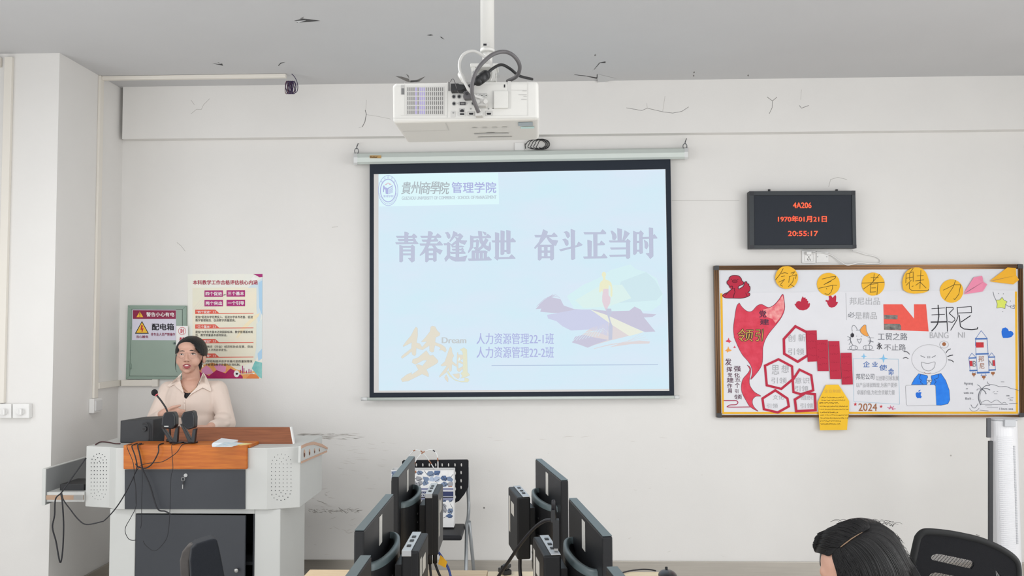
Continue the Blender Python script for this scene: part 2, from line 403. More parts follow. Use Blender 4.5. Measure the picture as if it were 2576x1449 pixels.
# ------------------------------------------------------------------ trunking, switches
def PXL(px, py): return PX(px, py, xP)
b = MB(); tX = xP
y0, y1 = PXL(239, 600).y, PXL(249, 600).y
za, zc = PXL(244, 1000).z, CZ
b.box((tX + .0005, y0, za), (tX + .014, y1, zc - .001), m_trunk)
single('cable_trunking', b, 'cream vertical cable trunking on the left return wall above the switch', 'cable trunking', 'cream cable trunking', .002)
Yt = y1
b = MB(); z0 = P(480, 190, Yt - .02).z
b.box((tX + .0145, Yt - .030, CZ - .024), (P(722, 183, Yt).x, Yt - .004, CZ - .001), m_trunk)
single('cable_trunking', b, 'cream cable trunking running along the ceiling and ending in loose wires', 'cable trunking', 'cream cable trunking', .002)
b = MB(); zt0, zt1 = P(350, 971, -.02).z, P(350, 956, -.02).z
b.box((xL + .0005, -.022, zt0), (P(396, 962, -.02).x, -.0008, zt1), m_trunk)
b.box((P(382, 962, -.024).x, -.025, zt0 - .004), (P(397, 962, -.024).x, -.0008, zt1 + .004), m_trunk)
b.box((tX + .0005, y1 + .001, zt0), (tX + .02, -.001, zt1), m_trunk)
single('cable_trunking', b, 'cream horizontal cable trunking under the green electrical box, turning the corner', 'cable trunking', 'cream cable trunking', .002)
b = MB(); b.box((P(6, 600, PY).x, PY - .022, P(10, 1013, PY).z), (P(25, 600, PY).x, PY - .0005, P(10, 146, PY).z), m_trunk)
b.box((P(-40, 160, PY).x, PY - .02, P(10, 170, PY).z), (P(6, 160, PY).x - .0005, PY - .0005, P(10, 146, PY).z), m_trunk)
single('cable_trunking', b, 'wide cream vertical cable trunking on the column above the two dials', 'cable trunking', 'cream cable trunking', .002)
# rocker switch
t = thing('wall_switch', 'white rocker switch box at the foot of the vertical trunking', 'switch', (tX, (y0 + y1) / 2, PXL(236, 1037).z))
b = MB(); ya, yb = PXL(223, 1020).y, PXL(244, 1020).y; b.box((tX + .0008, ya, PXL(236, 1037).z), (tX + .032, yb, za - .001), m_white); part('box', b, t, .003)
b = MB(); b.box((tX + .0325, ya + .01, PXL(236, 1037).z + .012), (tX + .040, yb - .01, za - .013), M('switch_rocker', (214, 213, 212), .35)); part('rocker', b, t, .002)
for (x0, x1, lab) in ((-9, 28, 'white fan speed dial under the wide trunking, left one of the pair'), (31, 73, 'white fan speed dial on the column, right one of the pair')):
    t = thing('fan_dial', lab, 'dial switch', P((x0 + x1) / 2, 1052, PY - .02), 'fan dials on the column')
    b = MB(); b.boxpx(x0, 1016, x1, 1052, PY - .032, .0315, m_white); part('plate', b, t, .003)
    cx, cy = (x0 + x1) / 2 - 1, 1036
    b = MB(); b.cyl(P(cx, cy, PY - .0325), P(cx, cy, PY - .044), .019, m_white, 24); p = part('dial', b, t, .001)
    b = MB(); b.boxpx(cx - 2.5, cy - 7, cx + 2.5, cy + 7, PY - .056, .0118, m_white); part('grip', b, p, .001)
# ================================================================== projection screen
m_case = M('screen_case_paint', (205, 213, 208), 0.35); m_capw = M('screen_end_cap', (214, 216, 216), 0.4)
m_fab = M('screen_black_border', (30, 38, 50), 0.85); m_unlit = M('screen_white_fabric', (214, 212, 210), 0.9)
m_hook = M('steel_hook', (120, 122, 125), 0.35, metal=0.9); m_gold = M('gold_sticker', (176, 140, 82), 0.5)
t = thing('projection_screen', 'pull-down projection screen with a lit blue slide in a black border, on the front wall', 'screen', P(1310, 1003, -.06))
prof = [(0.0, .018), (0.1, .075), (0.42, .098), (0.8, .094), (1.0, .07), (1.0, .012), (0.0, .012)]
def casepts(x, yt, yb, g=0.0): return [P(x, yt + (yb - yt) * f - (g if f < .5 else -g), -d - (g * .0004 if d > .02 else 0)) for f, d in prof]
b = MB(); A0 = casepts(899, 384.5, 413.5); A1 = casepts(1722, 371.5, 400)
b.add(A0 + A1, [tuple(range(7)), tuple(reversed(range(7, 14)))] + [(i, (i + 1) % 7, (i + 1) % 7 + 7, i + 7) for i in range(7)], m_case); part('case', b, t)
for xa, xb, yt, yb in ((889.5, 899, 384.7, 413.7), (1722, 1731, 371.3, 400)):
    b = MB(); A0 = casepts(xa, yt, yb, 1.2); A1 = casepts(xb, yt, yb, 1.2)
    b.add(A0 + A1, [tuple(range(7)), tuple(reversed(range(7, 14)))] + [(i, (i + 1) % 7, (i + 1) % 7 + 7, i + 7) for i in range(7)], m_capw); part('end_cap', b, t)
b = MB(-.0985); b.rect(930, 391, 959, 398, m_gold, 2); b.text('Redleaf', (932, 393, 949, 397), M('sticker_ink', (60, 40, 25), .6), 4, bold=.02); part('brand_sticker', b, t, recalc=False)
for x, y in ((897, 372), (1723, 360)):
    b = MB(); Yh = -.055
    b.tube([P(x + 5 * math.cos(a * .5), y + 8 + 7 * math.sin(a * .5), Yh) for a in range(14)], .0028, m_hook, 6)
    b.tube([P(x, y + 3, Yh), P(x + 1, y - 4, Yh), P(x + 4, y - 11, -.0075)], .0035, m_hook, 6); part('hook', b, t)
YS = -.055
b = MB(YS); b.slab([(930, 405), (1686.5, 396), (1696, 995), (929.5, 1000)], YS, .002, m_fab)
b.poly([(940.5, 438), (1674, 425.5), (1683.8, 983.5), (940.5, 988)], m_unlit, 7); part('screen_fabric', b, t)
# the projected slide
m_sl = M('slide_blue', (212, 238, 249), 1, emit=1.0, vscale=2.2, c2=(220, 235, 249), stretch=(1, 1, 3)); m_sb = M('slide_logo_ground', (224, 250, 254), 1, emit=1.0)
def E_(n, c, e=1.0): return M('slide_' + n, c, 1, emit=e)
m_ti = E_('title', (192, 198, 220)); m_te = E_('title_edge', (176, 186, 205)); m_pu = E_('purple', (178, 184, 228)); m_gy = E_('grey', (176, 186, 192)); m_gy2 = E_('pale_grey', (190, 204, 214)); m_gd = E_('gold', (230, 224, 208)); m_gd2 = E_('yellow', (230, 231, 205)); m_ge = E_('gold_edge', (200, 206, 208)); m_rd = E_('red', (224, 190, 206)); m_ln = E_('line', (178, 196, 222))
b = MB(YS - .003)
b.poly([(952, 437.8), (1673.5, 426), (1683, 978.5), (952.8, 982.7)], m_sl, 1)
Z4 = crop(880, 380, 4.527)
b.poly(Z4([(330, 262), (1690, 246), (1700, 605), (335, 632)]), m_sb, 2)
ex, ey = 976.5, 479.3
b.ring(ex, ey, 24.5, 1.3, m_pu, 3, ry=38); b.ring(ex, ey, 19.8, 1.6, m_pu, 3, ry=29); b.ring(ex, ey, 18.6, .8, m_pu, 3, ry=27.5)
for k in range(5):
    a = -math.pi / 2 + (k - 2) * .42; b.text('贵州商学院'[k], (ex + 22 * math.cos(a) - 2.4, ey + 33.5 * math.sin(a) - 3.2, ex + 22 * math.cos(a) + 2.4, ey + 33.5 * math.sin(a) + 3.2), m_pu, 3, rot=(k - 2) * .35)
for k in range(26):
    a = math.pi * .08 + k * math.pi * .84 / 25; b.rect(ex + 22.2 * math.cos(a) - .5, ey + 33.8 * math.sin(a) - 1.3, ex + 22.2 * math.cos(a) + .5, ey + 33.8 * math.sin(a) + 1.3, m_pu, 3)
b.poly(Z4([(395, 385), (435, 358), (478, 380), (450, 385), (445, 370), (430, 370), (415, 388)]), m_rd, 3)
b.poly(Z4([(378, 392), (395, 395), (398, 410), (425, 420), (425, 490), (408, 485), (405, 440), (392, 435), (388, 470), (378, 465)]), m_pu, 3)
b.poly(Z4([(425, 425), (490, 388), (490, 400), (440, 432), (440, 492), (425, 490)]), m_pu, 3)
for k in range(5): b.stroke(Z4([(448, 442 + 11 * k), (492, 412 + 13 * k)]), 1.2, m_pu, 3)
b.text('管理学院', (964.5, 491, 990, 496.5), m_pu, 3, bold=.015)
for k, ch in enumerate('貴州商學院'): b.text(ch, (1011 + k * 24, 457.5 - (k % 2), 1034 + k * 24, 488.5 - (k % 2)), m_gy, 3, bold=.012, slant=.12, xshift=.4)
b.text('管理学院', (1136.5, 458, 1248, 485), m_pu, 3, bold=.018)
b.text('GUIZHOU UNIVERSITY OF COMMERCE · SCHOOL OF MANAGEMENT', (1011, 493, 1248.5, 501.5), m_gy2, 3, xshift=.35, rot=-.012)
T1 = crop(985, 570, 7.576); T2 = crop(1335, 560, 7.576)
def bars(x0, x1, ys): return [[(x0, a), (x1, a), (x1, c), (x0, c)] for a, c in ys]
G1 = [[(252,100),(290,105),(328,130),(315,160),(312,330),(248,330),(248,100)],[(88,178),(385,178),(425,135),(485,190),(482,208),(105,212)],[(120,240),(395,240),(430,210),(462,255),(462,270),(138,275)],[(75,303),(410,303),(440,250),(510,320),(505,330),(92,335)],
 [(152,350),(212,372),(215,660),(185,678),(152,670)],[(372,370),(395,345),(440,382),(437,655),(385,682),(345,635),(315,600),(372,600)],*bars(205,380,((372,402),(440,470),(515,545))),
 [(550,178),(840,178),(880,130),(945,185),(942,208),(572,212)],[(575,250),(800,250),(840,205),(888,265),(885,280),(597,288)],[(535,325),(865,325),(915,275),(972,340),(970,355),(553,360)],
 [(700,92),(755,97),(785,125),(760,200),(735,310),(690,420),(620,510),(545,555),(538,545),(600,460),(655,360),(690,230)],[(770,355),(820,355),(870,420),(970,455),(925,532),(860,480),(800,400)],[(645,440),(705,440),(705,650),(670,678),(645,668)],[(795,430),(820,400),(855,430),(855,650),(820,670),(795,655)],*bars(690,830,((420,455),(510,545),(605,635))),
 [(1020,115),(1075,105),(1115,160),(1118,215),(1085,232),(1055,190),(1050,150)],[(1180,88),(1255,125),(1220,180),(1120,288),(1105,280),(1160,180)],[(1225,148),(1265,150),(1305,130),(1365,185),(1290,280),(1150,370),(1130,350),(1240,260),(1290,185),(1230,185)],[(1215,200),(1260,215),(1330,265),(1438,270),(1395,345),(1310,310),(1240,260)],[(1225,300),(1285,300),(1285,600),(1225,600)],
 [(1145,370),(1330,368),(1385,385),(1345,390),(1155,395)],[(1150,425),(1330,425),(1350,400),(1375,440),(1370,450),(1165,455)],[(1120,485),(1330,485),(1350,440),(1408,500),(1405,515),(1135,520)],[(995,320),(1055,320),(1080,295),(1130,335),(1115,350),(1115,560),(1225,590),(1300,585),(1440,555),(1400,660),(1210,662),(1140,630),(1095,595),(1035,668),(1008,610),(1058,545),(1058,350),(1005,352)],
 [(1500,170),(1560,188),(1800,185),(1830,140),(1892,190),(1890,215),(1500,222)],[(1500,170),(1562,195),(1550,400),(1470,498),(1458,490),(1500,380)],[(1560,265),(1610,262),(1630,240),(1672,275),(1650,400),(1600,440),(1560,400),(1612,390),(1615,295),(1560,297)],[(1650,88),(1720,95),(1730,250),(1790,355),(1850,385),(1870,300),(1885,300),(1892,430),(1860,470),(1780,420),(1690,310),(1660,180)],[(1735,95),(1800,115),(1805,150),(1780,165)],[(1790,225),(1845,255),(1770,380),(1680,450),(1600,465),(1590,455),(1700,380)],
 [(1530,460),(1790,460),(1830,480),(1820,500),(1530,500)],*[[(a,470),(c,470),(c,615),(a,615)] for a,c in ((1530,1590),(1610,1660),(1685,1735),(1760,1815))],[(1458,612),(1800,612),(1845,570),(1905,630),(1900,640),(1475,652)],
 [(1910,268),(2255,268),(2305,215),(2365,275),(2360,295),(1925,300)],[(1975,110),(2048,130),(2040,600),(2020,645),(1960,595),(1978,570)],[(2020,590),(2240,583),(2290,530),(2358,600),(2355,612),(2030,620)],[(2080,75),(2152,92),(2145,520),(2110,540),(2080,530)],[(2188,68),(2265,85),(2262,510),(2225,522),(2195,510)],[(2140,450),(2200,450),(2200,482),(2140,482)]]
G2 = [[(75,240),(400,240),(445,190),(508,255),(505,270),(92,278)],[(240,130),(325,175),(290,280),(190,400),(85,498),(68,480),(160,370),(215,220)],[(300,275),(345,280),(410,330),(520,345),(478,440),(410,420),(350,360)],[(140,440),(205,440),(205,690),(170,722),(140,705)],[(375,425),(440,430),(440,690),(405,718),(375,705)],[(258,440),(318,440),(318,670),(258,670)],*bars(150,430,((425,460),)),*bars(170,410,((535,570),(645,675))),
 [(630,180),(690,165),(735,200),(745,260),(710,295),(685,270),(660,205)],[(605,320),(660,308),(712,345),(720,410),(690,445),(660,420),(640,360)],[(545,515),(880,432),(910,365),(985,420),(965,440),(575,543)],[(765,122),(848,155),(840,180),(845,690),(795,710),(772,698)],
 [(1010,185),(1330,185),(1370,130),(1435,190),(1432,215),(1030,222)],[(1195,205),(1268,205),(1268,660),(1200,660)],[(1265,400),(1315,398),(1345,345),(1412,405),(1405,425),(1265,430)],[(1083,330),(1165,355),(1155,660),(1090,660)],[(1003,650),(1350,645),(1395,590),(1460,665),(1458,675),(1020,685)],
 [(1652,108),(1738,130),(1730,350),(1660,350)],[(1525,158),(1560,160),(1620,215),(1638,280),(1605,330),(1560,320),(1555,240)],[(1790,150),(1885,205),(1790,335),(1745,345),(1770,260)],[(1495,345),(1820,345),(1845,310),(1902,355),(1885,375),(1510,375)],[(1820,350),(1890,350),(1892,665),(1855,690),(1822,675)],[(1515,478),(1825,475),(1825,505),(1535,512)],[(1500,618),(1830,612),(1830,642),(1515,650)],
 [(1955,160),(2018,185),(2020,580),(1985,615),(1955,600)],[(2070,185),(2095,150),(2150,205),(2130,250),(2135,580),(2095,595),(2075,580)],*bars(2010,2080,((185,215),(352,385),(522,552))),[(2130,278),(2320,272),(2355,220),(2412,290),(2410,300),(2140,310)],[(2255,97),(2330,105),(2335,640),(2280,690),(2245,640),(2195,590),(2265,580)],[(2160,330),(2225,370),(2245,440),(2210,505),(2175,480),(2175,400)]]
for T, G in ((T1, G1), (T2, G2)):
    for g in G:
        b.stroke(T(g), .9, m_te, 2.5, close=True); b.poly(T(g), m_ti, 4)
DR = crop(990, 810, 9.0545)
for g, mm in (([(470,170),(510,115),(545,140),(550,300),(525,470),(510,740),(480,772),(430,745),(410,680),(410,560),(415,465),(330,510),(225,562),(215,545),(300,430),(400,310)], m_gd), ([(410,600),(440,640),(330,740),(200,830),(170,800),(230,740)], m_gd),
    ([(515,470),(600,495),(650,575),(760,445),(630,455),(720,360),(830,220),(850,110),(890,90),(950,110),(990,190),(1060,260),(1045,310),(960,350),(945,460),(1100,520),(1180,580),(1205,650),(1175,690),(1110,640),(1040,640),(1075,600),(1030,560),(940,530),(915,680),(870,690),(820,660),(820,535),(660,635),(590,620),(510,585)], m_gd),
    ([(745,650),(830,770),(900,755),(1015,880),(1010,920),(960,960),(745,1080),(800,1190),(795,1250),(650,1185),(480,1270),(330,1345),(200,1362),(170,1300),(300,1200),(410,1150),(410,1200),(570,1090),(510,985),(560,965),(660,1000),(765,870),(680,870),(500,965),(420,925),(440,850),(560,810)], m_gd),
    ([(1290,560),(1325,600),(1335,690),(1375,770),(1340,830),(1335,890),(1420,960),(1450,990),(1440,1020),(1330,960),(1320,1110),(1290,1130),(1265,1100),(1250,1030),(1200,1150),(1100,1220),(1045,1260),(1050,1220),(1180,1050),(1220,990),(1110,1005),(1075,985),(1170,900),(1240,700)], m_gd),
    ([(1510,635),(1600,585),(1670,630),(1685,1140),(1740,1210),(1600,1270),(1530,1280),(1570,1230),(1530,1170),(1580,1130),(1585,900),(1580,720),(1560,660)], m_gd2),
    ([(1450,700),(1470,690),(1470,740),(1580,750),(1590,830),(1510,880),(1590,930),(1590,960),(1470,920),(1475,1060),(1585,1010),(1585,1060),(1490,1140),(1450,1100),(1440,1010)], m_gd),
    ([(1200,1200),(1245,1290),(1240,1370),(1190,1320),(1160,1260)], m_gd), ([(1245,1110),(1290,1200),(1380,1300),(1500,1345),(1620,1345),(1620,1270),(1700,1290),(1722,1330),(1690,1370),(1540,1370),(1400,1330),(1280,1240),(1215,1140)], m_gd2), ([(1350,1190),(1500,1170),(1505,1260),(1470,1295),(1400,1250)], m_gd)):
    b.stroke(DR(g), .8, m_ge, 2.5, close=True); b.poly(DR(g), mm, 4)
b.poly(DR([(1500, 800), (1478, 850), (1480, 900), (1520, 850)]), m_sb, 5)
b.text('Dream', (1112, 848.5, 1172.5, 863.5), m_ge, 4, xshift=.9)
b.text('人力资源管理22-1班', (1199, 838, 1393, 866), m_pu, 4, xshift=.35); b.text('人力资源管理22-2班', (1199, 872, 1393, 900.5), m_pu, 4, xshift=.35)
b.stroke([(1237, 919.5), (1655, 917.3)], 1.6, m_ln, 4)
R = crop(1300, 640, 3.8136)
pl = [E_('sky_tint', (216, 242, 246)), E_('land', (204, 202, 222)), E_('road', (207, 211, 236)), E_('sand', (226, 218, 220)), E_('cream', (237, 240, 226)), E_('sun', (238, 238, 205)), E_('pink', (230, 213, 222)), E_('leg', (200, 205, 224)), E_('haze', (210, 234, 241))]
b.poly(R([(480, 400), (640, 290), (780, 230), (900, 150), (1090, 95), (1140, 140), (1240, 170), (1340, 230), (1400, 390), (1380, 480), (1290, 540), (900, 545), (550, 520)]), pl[0], 2)
b.poly(R([(1000, 260), (1240, 170), (1330, 250), (1400, 380), (1340, 440), (920, 470)]), pl[8], 2.6)
b.poly(R([(560, 440), (800, 300), (1010, 290), (1100, 420), (880, 500), (640, 515)]), E_('glow', (222, 243, 240)), 2.8)
b.poly(R([(180, 525), (260, 440), (350, 380), (330, 410), (420, 430), (450, 490), (550, 525), (640, 530), (620, 562), (330, 560), (225, 550), (235, 520)]), pl[1], 4)
for k in range(7): b.stroke(R([(190 + 22 * k, 500 - 12 * k), (260 + 18 * k, 430 - 8 * k), (350 + 12 * k, 385 + 6 * k)]), 1.2, pl[1], 4, w2=.3)
b.poly(R([(700, 525), (900, 545), (1080, 540), (1130, 500), (1190, 530), (1210, 565), (1340, 575), (1300, 600), (1220, 605), (1330, 740), (1230, 745), (1100, 690), (900, 600)]), pl[1], 4)
b.poly(R([(290, 580), (560, 530), (700, 528), (820, 600), (885, 640), (890, 790), (700, 720), (520, 730), (440, 690), (380, 640), (300, 615)]), pl[2], 5)
b.poly(R([(560, 840), (640, 760), (720, 700), (890, 650), (1080, 780), (900, 825), (740, 870), (680, 895), (600, 865), (530, 845)]), pl[3], 5)
b.poly(R([(530, 845), (560, 790), (640, 770), (760, 800), (880, 820), (740, 868), (680, 895), (600, 865)]), pl[1], 5.5)
b.poly(R([(710, 530), (860, 580), (1220, 745), (1080, 783), (920, 680)]), pl[4], 6)
for k in range(9): b.stroke(R([(540 + 30 * k, 830 - 6 * k), (600 + 28 * k, 770 - 8 * k), (690 + 24 * k, 725 + 4 * k)]), 1.3, m_sl, 6, w2=.3)
for k in range(5): b.stroke(R([(740 + 30 * k, 905 - 8 * k), (900 + 40 * k, 860 - 4 * k), (1280 - 20 * k, 835 - 22 * k)]), 1.4 - .2 * k, pl[3], 6, w2=.4)
b.poly(R([(890, 890), (1000, 850), (1180, 828), (1280, 835), (1270, 855), (1100, 860), (960, 880)]), pl[3], 5)
b.disc(*R([(836, 193)])[0], 5.4, pl[5], 7, ry=7); b.poly(R([(825, 205), (850, 205), (850, 240), (885, 252), (908, 275), (918, 330), (916, 400), (905, 412), (898, 390), (900, 310), (882, 290), (878, 380), (830, 400), (820, 345), (800, 365), (790, 358), (796, 280), (806, 262), (828, 245)]), pl[5], 7)
b.poly(R([(832, 330), (880, 330), (880, 390), (900, 415), (895, 470), (876, 500), (862, 545), (845, 520), (820, 455), (820, 400)]), pl[6], 8)
b.poly(R([(850, 520), (905, 520), (912, 560), (890, 600), (900, 640), (920, 690), (915, 815), (880, 825), (880, 700), (890, 650), (868, 580)]), pl[7], 8)
part('slide_image', b, t, recalc=False)
b = MB(); b.tube([P(912, 1004, -.058), P(1708, 999, -.058)], .0098, m_case, 14); part('bottom_bar', b, t)
for xa, xb, y in ((909, 924, 1003.8), (1696, 1709, 999.2)):
    b = MB(); b.tube([P(xa, y, -.058), P(xb, y, -.058)], .0118, m_capw, 14); part('bar_cap', b, t)

# ================================================================== red letter display, sockets
m_led = M('led_frame_metal', (52, 56, 60), 0.45, metal=.3); m_ledc = M('led_corner', (34, 36, 42), .5); m_ledp = M('led_window', (36, 41, 50), .6, spec=.3); m_red = M('led_red', (255, 52, 52), 1, emit=1.5, c2=(255, 120, 70), vscale=70)
t = thing('led_display', 'black framed red letter display board showing room, date and time above the whiteboard', 'display', P(2019, 627, -.04))
FR = [(1884.9, 481), (2152, 479.4), (2154.8, 624.5), (1886, 625.6)]; YL = -.072
b = MB(); b.prism([P(x, y, YL + .008) for x, y in FR], (0, .058, 0), m_led); part('housing', b, t, .002)
IN = [(1897, 491.5), (2143, 490.5), (2145, 615.5), (1898, 616.5)]
for i in range(4):
    j = (i + 1) % 4; b = MB(); b.prism([P(*FR[i], YL), P(*FR[j], YL), P(*IN[j], YL), P(*IN[i], YL)], (0, .0078, 0), m_led); part('frame_bar', b, t, .0012)
for i in range(4):
    b = MB(); x, y = FR[i]; u, v = IN[i]; b.prism([P(x, y, YL - .001), P(u, y, YL - .001), P(u, v, YL - .001), P(x, v, YL - .001)], (0, .0009, 0), m_ledc); part('corner_cap', b, t)
b = MB(YL + .006); b.poly(IN, m_ledp, 1); part('display_window', b, t, recalc=False)
b = MB(YL + .004)
for s_, r_ in (('4A206', (1995, 509.5, 2041, 523.5)), ('1970年01月21日', (1957.5, 543, 2079.5, 558.5)), ('20:55:17', (1982.5, 581, 2057.5, 593.5))):
    b = MB(YL + .004); b.text(s_, r_, m_red, 1, bold=.03); part('lit_text', b, t, recalc=False)
for x in (1933, 2103):
    b = MB(); b.boxpx(x, 476, x + 5, 480.5, -.012, .0115, m_black); part('hanger', b, t)
# socket, blank plate and the power lead
t = thing('wall_socket', 'white five-hole wall socket under the red letter display', 'socket', P(2035, 662, -.004), 'plates under the letter display')
b = MB(); b.boxpx(2017.5, 630.5, 2052, 662, -.009, .0085, m_white); part('plate', b, t, .002)
b = MB(-.0095); m_hole = M('socket_hole', (90, 88, 86), .7)
for pts in (((2031.5, 651), (2033, 655)), ((2035, 645), (2035, 649)), ((2038.5, 655), (2037, 651)), ((2031, 638), (2031, 642)), ((2039, 638), (2039, 642))): b.stroke(pts, 1.6, m_hole, 2)
b.stroke([(2024, 634), (2046, 634), (2046, 658), (2024, 658)], .6, M('plate_groove', (190, 188, 186), .6), 1, close=True); part('pin_holes', b, t, recalc=False)
t = thing('blank_plate', 'white blank wall plate with two screws beside the five-hole socket', 'wall plate', P(2069, 661, -.004), 'plates under the letter display')
b = MB(); b.boxpx(2054, 632, 2084.5, 660.5, -.007, .0065, m_white); part('plate', b, t, .0015)
for x in (2057, 2080):
    b = MB(); b.cyl(P(x, 646, -.0068), P(x, 646, -.010), .0028, m_hook, 10); part('screw', b, t)
LC = crop(1780, 460, 4.528)
def lead(b2):
    b2.boxpx(2029.5, 633.5, 2041.5, 640.5, -.030, .020, m_white); b2.cap(P(2041, 636.5, -.02), P(2050, 636, -.02), .006, .0035, m_white)
cable('power_lead', [P(x, y, Y) for (x, y), Y in zip(LC([(1650, 772), (1700, 782), (1800, 815), (1900, 835), (1960, 868), (1972, 900), (1940, 920), (1830, 918), (1720, 910), (1590, 936), (1500, 885), (1410, 825), (1300, 795), (1200, 797)]), (-.02, -.02, -.015, -.012, -.012, -.012, -.014, -.036, -.036, -.036, -.02, -.014, -.018, -.02))], .0034, m_white, 'white power lead looping from the letter display to the wall socket', extra=lead)
# ================================================================== whiteboard with its paper display
WA = crop(1780, 650, 6.44); WB = crop(1780, 850, 5.5725); WC = crop(2160, 650, 6.1923); WD = crop(2130, 850, 5.7758)
m_brz = M('bronze_frame', (94, 71, 52), 0.18, metal=1.0); m_brz2 = M('bronze_frame_groove', (62, 48, 40), 0.4, metal=0.6); m_bw = M('whiteboard_enamel', (226, 227, 230), 0.25)
m_pap = M('drawing_paper', (226, 226, 231), 0.85, var=.035, vscale=6, bump=.25, bscale=9); m_pap2 = M('heading_paper', (220, 221, 226), 0.55, var=.03, vscale=5, bump=.3, bscale=7); m_yel = M('yellow_card', (243, 186, 48), 0.8, var=.05, vscale=9); m_redp = M('red_card', (190, 38, 66), 0.8, var=.08, vscale=14)
m_pencil = M('pencil_grey', (176, 176, 180), .9); m_pencil2 = M('pencil_mid', (128, 128, 134), .9); m_ink = M('ink_black', (34, 32, 42), .7); m_ink2 = M('ink_plum', (84, 40, 66), .7)
t = thing('whiteboard', 'wall whiteboard in a bronze metal frame, covered with a student paper display', 'whiteboard', P(2188, 1050, -.015))
O = [(1796, 668.5), (2573.5, 664.5), (2577.5, 1049.5), (1803, 1050.5)]; I = [(1808.5, 679.5), (2562, 676.5), (2566, 1043.2), (1814.8, 1044)]
b = MB(); b.prism([P(x, y, -.022) for x, y in ((1800, 672), (2570, 668), (2574, 1046), (1807, 1047))], (0, .021, 0), m_bw); part('board', b, t)
def lerp(p, q, k): return (p[0] + (q[0] - p[0]) * k, p[1] + (q[1] - p[1]) * k)
for i in range(4):
    j = (i + 1) % 4; b = MB()
    for k0, k1, d, mm in ((0, .3, .031, m_brz), (.3, .38, .027, m_brz2), (.38, .66, .032, m_brz), (.66, .74, .027, m_brz2), (.74, 1, .029, m_brz)):
        q = [lerp(O[i], I[i], k0), lerp(O[j], I[j], k0), lerp(O[j], I[j], k1), lerp(O[i], I[i], k1)]
        b.prism([P(x, y, -d) for x, y in q], (0, d - .0005, 0), mm)
    part('frame_rail', b, t)
m_cor = M('frame_corner_plastic', (58, 58, 60), .5)
for i in range(4):
    cx, cy = O[i]; sx = 1 if i in (0, 3) else -1; sy = 1 if i < 2 else -1
    pts = [(cx - sx * .5, cy + sy * 4), (cx + sx * 1.2, cy + sy * 1), (cx + sx * 4, cy - sy * .5), (cx + sx * 13, cy - sy * .5), (cx + sx * 13, cy + sy * 10.5), (cx + sx * 12, cy + sy * 11), (cx - sx * .5, cy + sy * 11)]
    b = MB(); b.prism([P(x, y, -.0345) for x, y in pts], (0, .002, 0), m_cor); part('corner_cap', b, t)
def sheet(name, pts, Y, mat, label, cat, group=None, th=.0007, draw=None):
    b = MB(Y - th); b.slab(pts, Y, th, mat)
    if draw: draw(b)
    return single(name, b, label, cat, group, recalc=False)
YW = -.0224
sheet('heading_paper', [(1811, 682), (2558.5, 679.5), (2559, 742), (1811.5, 744)], YW, m_pap2, 'blank white paper strip across the top of the whiteboard behind the yellow discs', 'paper')
sheet('backing_paper', [(1812, 738), (1824, 738), (1825, 744), (2546, 740), (2546, 733.5), (2558.8, 733.5), (2561.5, 1041), (1817, 1041.5)], YW - .0009, m_yel, 'yellow backing paper showing as a border round the big drawing', 'paper')
m_cray = M('crayon_red', (222, 74, 96), .8, c2=(208, 52, 74), vscale=26); m_cray2 = M('crayon_red_light', (226, 90, 106), .8, c2=(244, 176, 172), vscale=34)
m_bl = M('marker_blue', (18, 116, 226), .7, c2=(34, 134, 238), vscale=30); m_blu = M('pen_blue', (70, 112, 180), .8); m_lb = M('pencil_light_blue', (160, 196, 216), .8); m_sb2 = M('star_blue', (128, 192, 232), .8)
m_org = M('crayon_orange', (236, 160, 76), .8); m_brn = M('pen_brown', (160, 100, 62), .8); m_crm = M('crayon_coral', (238, 92, 80), .8, var=.08, vscale=40); m_gry = M('crayon_grey', (84, 82, 82), .8, c2=(150, 148, 142), vscale=40); m_lime = M('crayon_lime', (222, 232, 104), .8, var=.08, vscale=60); m_hrt = M('marker_royal_blue', (16, 106, 214), .7); m_flg = M('marker_red', (206, 50, 60), .8, var=.1, vscale=60); m_gol = M('pen_gold', (206, 158, 70), .6); m_gr = M('pen_grey', (110, 112, 120), .8)
def bird(b, x, y, s, mat, f=1, lift=2):
    b.poly([(x + f * u * s, y + v * s) for u, v in ((-1, .1), (-.3, -.2), (0, -1), (.25, -.2), (1, .3), (.4, .4), (.3, .8), (-.1, .5), (-.6, .4))], mat, lift)
def star(b, x, y, r, mat, lift=3, n=5, k=.42, rot=-math.pi / 2):
    b.poly([(x + (r if i % 2 == 0 else r * k) * math.cos(rot + math.pi * i / n), y + (r if i % 2 == 0 else r * k) * math.sin(rot + math.pi * i / n)) for i in range(2 * n)], mat, lift)
